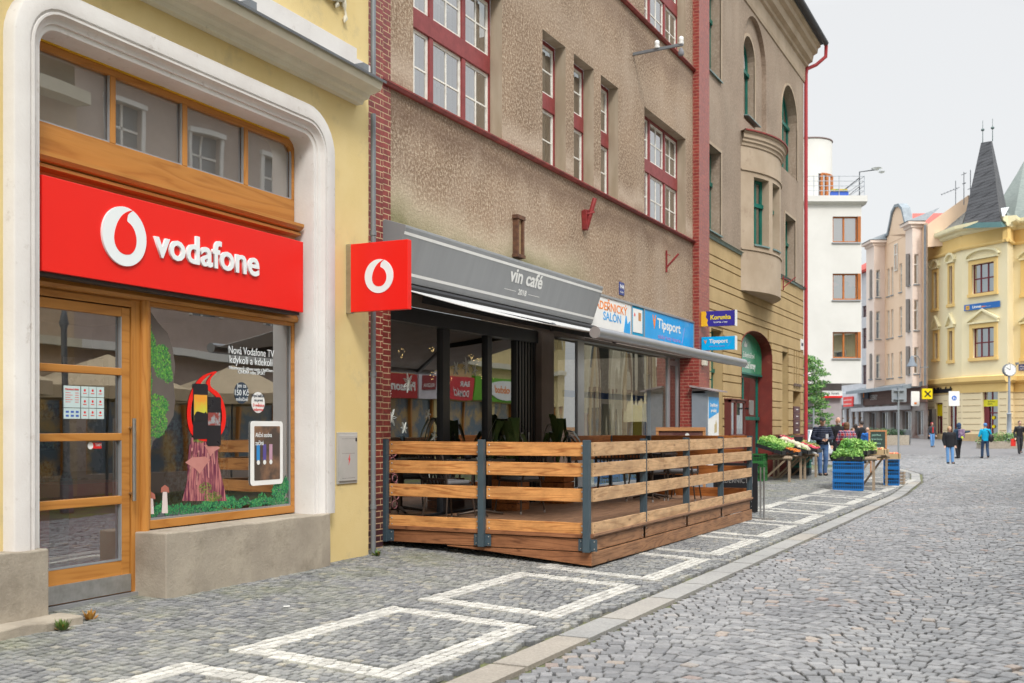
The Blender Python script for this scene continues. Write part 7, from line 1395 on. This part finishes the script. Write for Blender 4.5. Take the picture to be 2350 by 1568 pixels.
person(1887,1091,33.35,1.80,0,'man in a navy quilted jacket and grey cap looking down at his hands','x' and nvy,jean,gry,'short',arms={-1:((-.30,.0,1.12),(-.07,.24,1.06)),1:((.30,.0,1.12),(.09,.24,1.07))},legs=walk,shoe=fab_('grey_shoe',(.06,.055,.06)),capm=gry,head_tilt=(0,.6),extra=phone_,bulk=1.08)
person(1923,1080,36,1.84,10,'bald bearded man in dark clothes just behind the plaid shirt',dkc,dkc,grh,'beard',legs=walk)
def bag_r(t,m): m.ell((-.3,.0,.55),.10,.07,.16,10,8); m.tube([(-.28,0,.85),(-.3,0,.68)],.01,5); m.build('shopping_bag',M('red_bag',(.60,.04,.05),rough=.5),t)
person(1943,1080,34.6,1.67,160,'woman in a red and blue plaid shirt and red trousers turned towards the herbs',pl,fab_('crimson_trousers',(.22,.01,.04)),brn_h,'bob',arms={-1:((-.29,.02,1.12),(-.22,.25,1.0)),1:((.29,.02,1.12),(.22,.25,1.0))},female=True,coat=.12,bulk=1.15,extra=bag_r)
person(1991,1035,47,1.58,170,'child in a bright blue and navy jacket behind the chalkboard',fab_('bright_blue_jacket',(.01,.16,.55),(.015,.03,.10)),dkc,skc,'none',bulk=1.1)
person(1977,1032,49,1.86,200,'dark haired man in black raising one arm in the far group',dkc,dkc,dkh,'short',arms={-1:((-.3,.1,1.2),(-.16,.26,1.42)),1:((.29,0,1.12),(.26,.1,.9))})
person(1957,1040,46,1.55,15,'woman in a dark coat with a white collar behind the herb table',dkc,dkc,brn_h,'bob',female=True)
person(1963,1035,51,1.74,180,'person with dark hair and black coat farthest in the group',dkc,dkc,dkh,'bob')
person(1938,1040,43,1.72,20,'red haired person mostly hidden behind the plaid shirt',fab_('rose_coat',(.30,.03,.08)),dkc,redh,'bob',female=True)
person(2179,1065,47,1.62,0,'blond woman in a black pullover and light blue jeans',dkc,ljean,blond,'bob',legs={-1:(.05,.02),1:(.12,.03)},female=True,coat=.14,bulk=1.3,shoe=dkc)
def pack(t,m): m.prismh([(x_,y_-.22) for x_,y_ in rrect(-.15,.15,-.09,.09,.05)],1.02,1.45); o=m.build('backpack',M('purple_backpack',(.12,.06,.16),(.30,.22,.30),rough=.7,scale=9,lo=.45,hi=.55),t,bev=.03); m2=MB(BF[0]); m2.box(-.02,.1,-.33,-.31,1.0,1.1); m2.build('reflector',M('lime_patch',(.6,.75,.05)),t)
person(2200,1053,53.9,1.75,195,'hooded person with a purple backpack pointing to the right',fab_('teal_navy_jacket',(.02,.05,.09)),dkc,fab_('navy_hood',(.03,.06,.12)),'hood',arms={1:((.29,0,1.12),(.24,.12,.95)),-1:((-.42,.05,1.30),(-.70,.08,1.33))},legs=walk,extra=pack)
def shb_(t,m): m.ell((-.22,-.16,1.02),.13,.09,.22,12,8); m.tube([(-.2,-.1,1.2),(-.1,-.17,1.4),(.1,-.05,1.47)],.02,5); m.build('shoulder_bag',blk,t)
def shb2_(t,m): m.ell((-.24,-.12,1.0),.13,.10,.2,12,8); m.tube([(-.22,-.1,1.15),(-.1,-.15,1.36),(.12,-.05,1.46)],.018,5); m.build('shoulder_bag',blk,t)
person(2261,1054,53.5,1.75,175,'person in a bright cyan jacket with a black shoulder bag seen from behind',fab_('cyan_jacket',(.0,.36,.60),(.0,.30,.52)),fab_('navy_trousers',(.03,.06,.12)),fab_('blue_cap',(.08,.20,.45)),'short',legs=walk2,capm=fab_('blue_cap',(.08,.20,.45)),extra=shb2_,arms={-1:((-.28,.02,1.12),(-.2,.2,1.1)),1:((.28,.02,1.12),(.2,.2,1.1))},coat=.06)
person(2139,1025,66,1.50,5,'red haired girl in a grey jacket over a red top with blue jeans',fab_('charcoal_jacket',(.05,.05,.06)),ljean,redh,'bob',legs=walk,female=True,extra=lambda t,m:m.box(-.03,.03,.12,.15,1.0,1.4).build('red_top',lred,t))
def bags(t,m): m.prismh([(x_-.33,y_) for x_,y_ in rrect(-.12,.12,-.06,.06,.03)],.40,.78); m.tube([(-.3,0,.85),(-.33,0,.76)],.01,5); m.build('shopping_bag',M('red_carrier',(.75,.04,.03),rough=.4),t,bev=.02)
person(2340,1049,57.3,1.75,-5,'man in a black jacket and beanie carrying a red carrier bag',M('black_leather',(.02,.02,.024),rough=.4),fab_('dark_grey_trousers',(.04,.04,.045)),dkh,'short',legs={-1:(.18,.04),1:(-.16,.06,.05)},extra=bags,capm=None)
# ---------------- the other side of the street (seen in the window reflections) ----------------
def opp(y0,y1,h,wall_,trim_,lab,shops_,gf=3.6,oriel=False):
    F=Fr(13.2,y1,R(-90),-.2); L_=y1-y0; t=thing('street_house',lab,'building',(13.2,(y0+y1)/2,-.2),group='houses across the street'); o=[]; n=int(L_/2.6)
    for r in range(int((h-gf)/3.2)):
        for k in range(n): s=(k+.5)*L_/n; o.append((s-.55,s+.55,gf+1.1+3.2*r,gf+2.9+3.2*r))
    g=[]; ns=max(1,int(L_/4))
    for k in range(ns): g.append((k*L_/ns+.3,(k+1)*L_/ns-.3,.5,2.65))
    m=MB(F); m.wall(0,L_,-.2,h,o+g,dep=.2); m.box(0,L_,-6,-.9,h-.1,h); m.build('wall',wall_,t)
    m=MB(F)
    for a,b,z0,z1 in o: m.box(a,b,-.18,-.14,z0,z1)
    m.build('window_glass',M('dim_glass',(.10,.13,.16),rough=.1,spec=.8),t); m=MB(F)
    for a,b,z0,z1 in o: m.box((a+b)/2-.03,(a+b)/2+.03,-.14,-.11,z0,z1).box(a,b,-.14,-.11,z1-.6,z1-.54).box(a-.12,a,-.0,.04,z0,z1).box(b,b+.12,.0,.04,z0,z1).box(a-.15,b+.15,0,.08,z1,z1+.12)
    m.box(0,L_,0,.25,gf-.1,gf+.1); m.box(0,L_,0,.5,h-.3,h); m.build('facade_trim',trim_,t)
    m=MB(F)
    for a,b,z0,z1 in g: m.box(a,b,-.18,-.15,z0,z1)
    m.build('shop_glass',M('shop_display_opp',(.12,.16,.20),(.45,.30,.12),scale=1.6,lo=.45,hi=.6,rough=.15,spec=.7),t)
    m=MB(F)
    for a,b,z0,z1 in g: m.box((a+b)/2-.04,(a+b)/2+.04,-.15,-.05,z0,z1).box(a,a+.08,-.15,-.05,z0,z1).box(b-.08,b,-.15,-.05,z0,z1)
    m.build('shop_frame',wd_v,t)
    if oriel:
        m=MB(F); m.prismh([(L_*.3,0),(L_*.38,.8),(L_*.62,.8),(L_*.7,0)],gf+.6,h-.6); m.build('oriel',trim_,t)
    return F,L_,t
opp(-10,9,10.5,M('opp_beige',(.50,.40,.28),rough=.9),cream,'beige house across the street opposite the camera',3,oriel=False)
F,L_,_t=opp(9,19,9.5,M('opp_apricot',(.55,.42,.30),rough=.9),cream,'apricot house with an oriel across the street',3,oriel=True)
opp(19,31.5,11,M('opp_rose',(.45,.36,.32),rough=.9),white,'rose grey house across the street',3)
F,L_,_t=opp(31.5,48,8.5,M('opp_yellow',(.68,.55,.28),rough=.9),cream,'yellow house with colourful shop signs across the street',4,gf=4.2)
def osign(y0,y1,z0,z1,mt,lab): 
    t=thing('shop_sign',lab,'sign',(13,y0,z0)); MB().box(13.02,13.19,y0,y1,z0,z1).build('sign_panel',mt,t); return t
FO=lambda y:Fr(13.01,y,R(-90))
t=osign(31.6,33.6,2.45,3.35,M('opp_red',(.45,.03,.03)),'red electronics shop sign across the street'); text('Panasonic',FO(33.5),.08,2.75,.0,white,t,w=1.8,h=.32,bold=.03)
t=osign(33.7,35.3,2.45,3.5,M('opp_pale',(.6,.55,.6)),'pale cafe sign with a dark red plaque across the street'); MB().box(13.0,13.02,33.95,35.05,2.8,3.35).build('plaque',dred,t); text('REGINA',FO(34.95),.05,2.9,.012,white,t,w=.85,h=.15)
t=osign(35.4,37.9,2.5,3.4,M('opp_rose_red',(.65,.05,.06)),'rose red household shop sign across the street'); text('DOMÁCÍ',FO(37.7),.2,2.65,.0,white,t,w=1.2,h=.25,bold=.02); text('BAR',FO(37.7),.2,3.05,.0,white,t,w=.6,h=.2,bold=.02)
t=osign(38.0,44.0,2.5,3.5,M('opp_green',(.15,.42,.03)),'green sign with a white oval across the street'); MB(FO(44)).prism(circ(3.2,3.0,1.5,28,.42),.0,.02).build('sign_oval',white,t); text('Můj obchod',FO(44),2.2,2.9,.022,org,t,w=2.0,h=.3,bold=.03)
for k,(x,y,lb) in enumerate(((10.6,13.5,'first'),(10.8,17.5,'second'),(10.6,21.5,'third'))):
    t=thing('cafe_parasol','large beige cafe parasol across the street, %s from the camera'%lb,'parasol',(x,y,-.2),group='beige parasols across the street'); m=MB(); m.tube([(x,y,-.2),(x,y,2.9)],.03,8); m.build('pole',grey_m,t)
    m=MB(); n=8; v=[(x,y,3.0)]+[(x+1.7*math.cos(2*PI*i/n),y+1.7*math.sin(2*PI*i/n),2.25) for i in range(n)]+[(x+1.7*math.cos(2*PI*i/n),y+1.7*math.sin(2*PI*i/n),2.0) for i in range(n)]; m.add(v,[(0,1+i,1+(i+1)%n) for i in range(n)]+[(1+i,1+(i+1)%n,n+1+(i+1)%n,n+1+i) for i in range(n)]); m.build('canopy',M('parasol_beige',(.62,.50,.34),rough=.9),t)
t=thing('lamp_post','dark iron lamp post across the street','street lamp',(9.6,15.2,-.2)); m=MB(); m.lathe((9.6,15.2,-.2),[(.14,0),(.12,.6),(.07,.8),(.06,3.5),(.1,3.6),(.05,3.8),(.04,5.2)],10); m.build('post',grey_m,t,smooth=True); m=MB(); m.ell((9.6,15.2,5.2),.2,.2,.22); m.build('lantern',white,t)

OH=opp(50,66,9.5,M('opp_cream',(.66,.60,.45),rough=.9),M('opp_brown_trim',(.25,.16,.10)),'cream house with brown trim beyond the yellow house across the street',3)[2]
F=Fr(13.0,65,R(-90),-.2)
for k in range(14): MB(F).box(.5+1.1*k,.75+1.1*k,.0,.2,0,6).build('facade_strip',[M('opp_sand',(.55,.42,.24)),M('opp_cream',(.66,.60,.45)),dkc,M('opp_brown_trim',(.25,.16,.10))][k%4],OH)

for x,y,lb in((9.3,47.0,'nearer'),(9.5,48.8,'farther')):
    t=thing('folded_parasol','folded cream parasol across the street, the %s of two'%lb,'parasol',(x,y,-.2),group='folded parasols across the street'); m=MB(); m.tube([(x,y,-.2),(x,y,3.1)],.03,8); m.build('pole',grey_m,t); m=MB(); m.lathe((x,y,1.7),[(.42,0),(.3,.5),(.05,1.35)],10); m.build('canopy',M('parasol_cream',(.75,.66,.42),rough=.9),t)
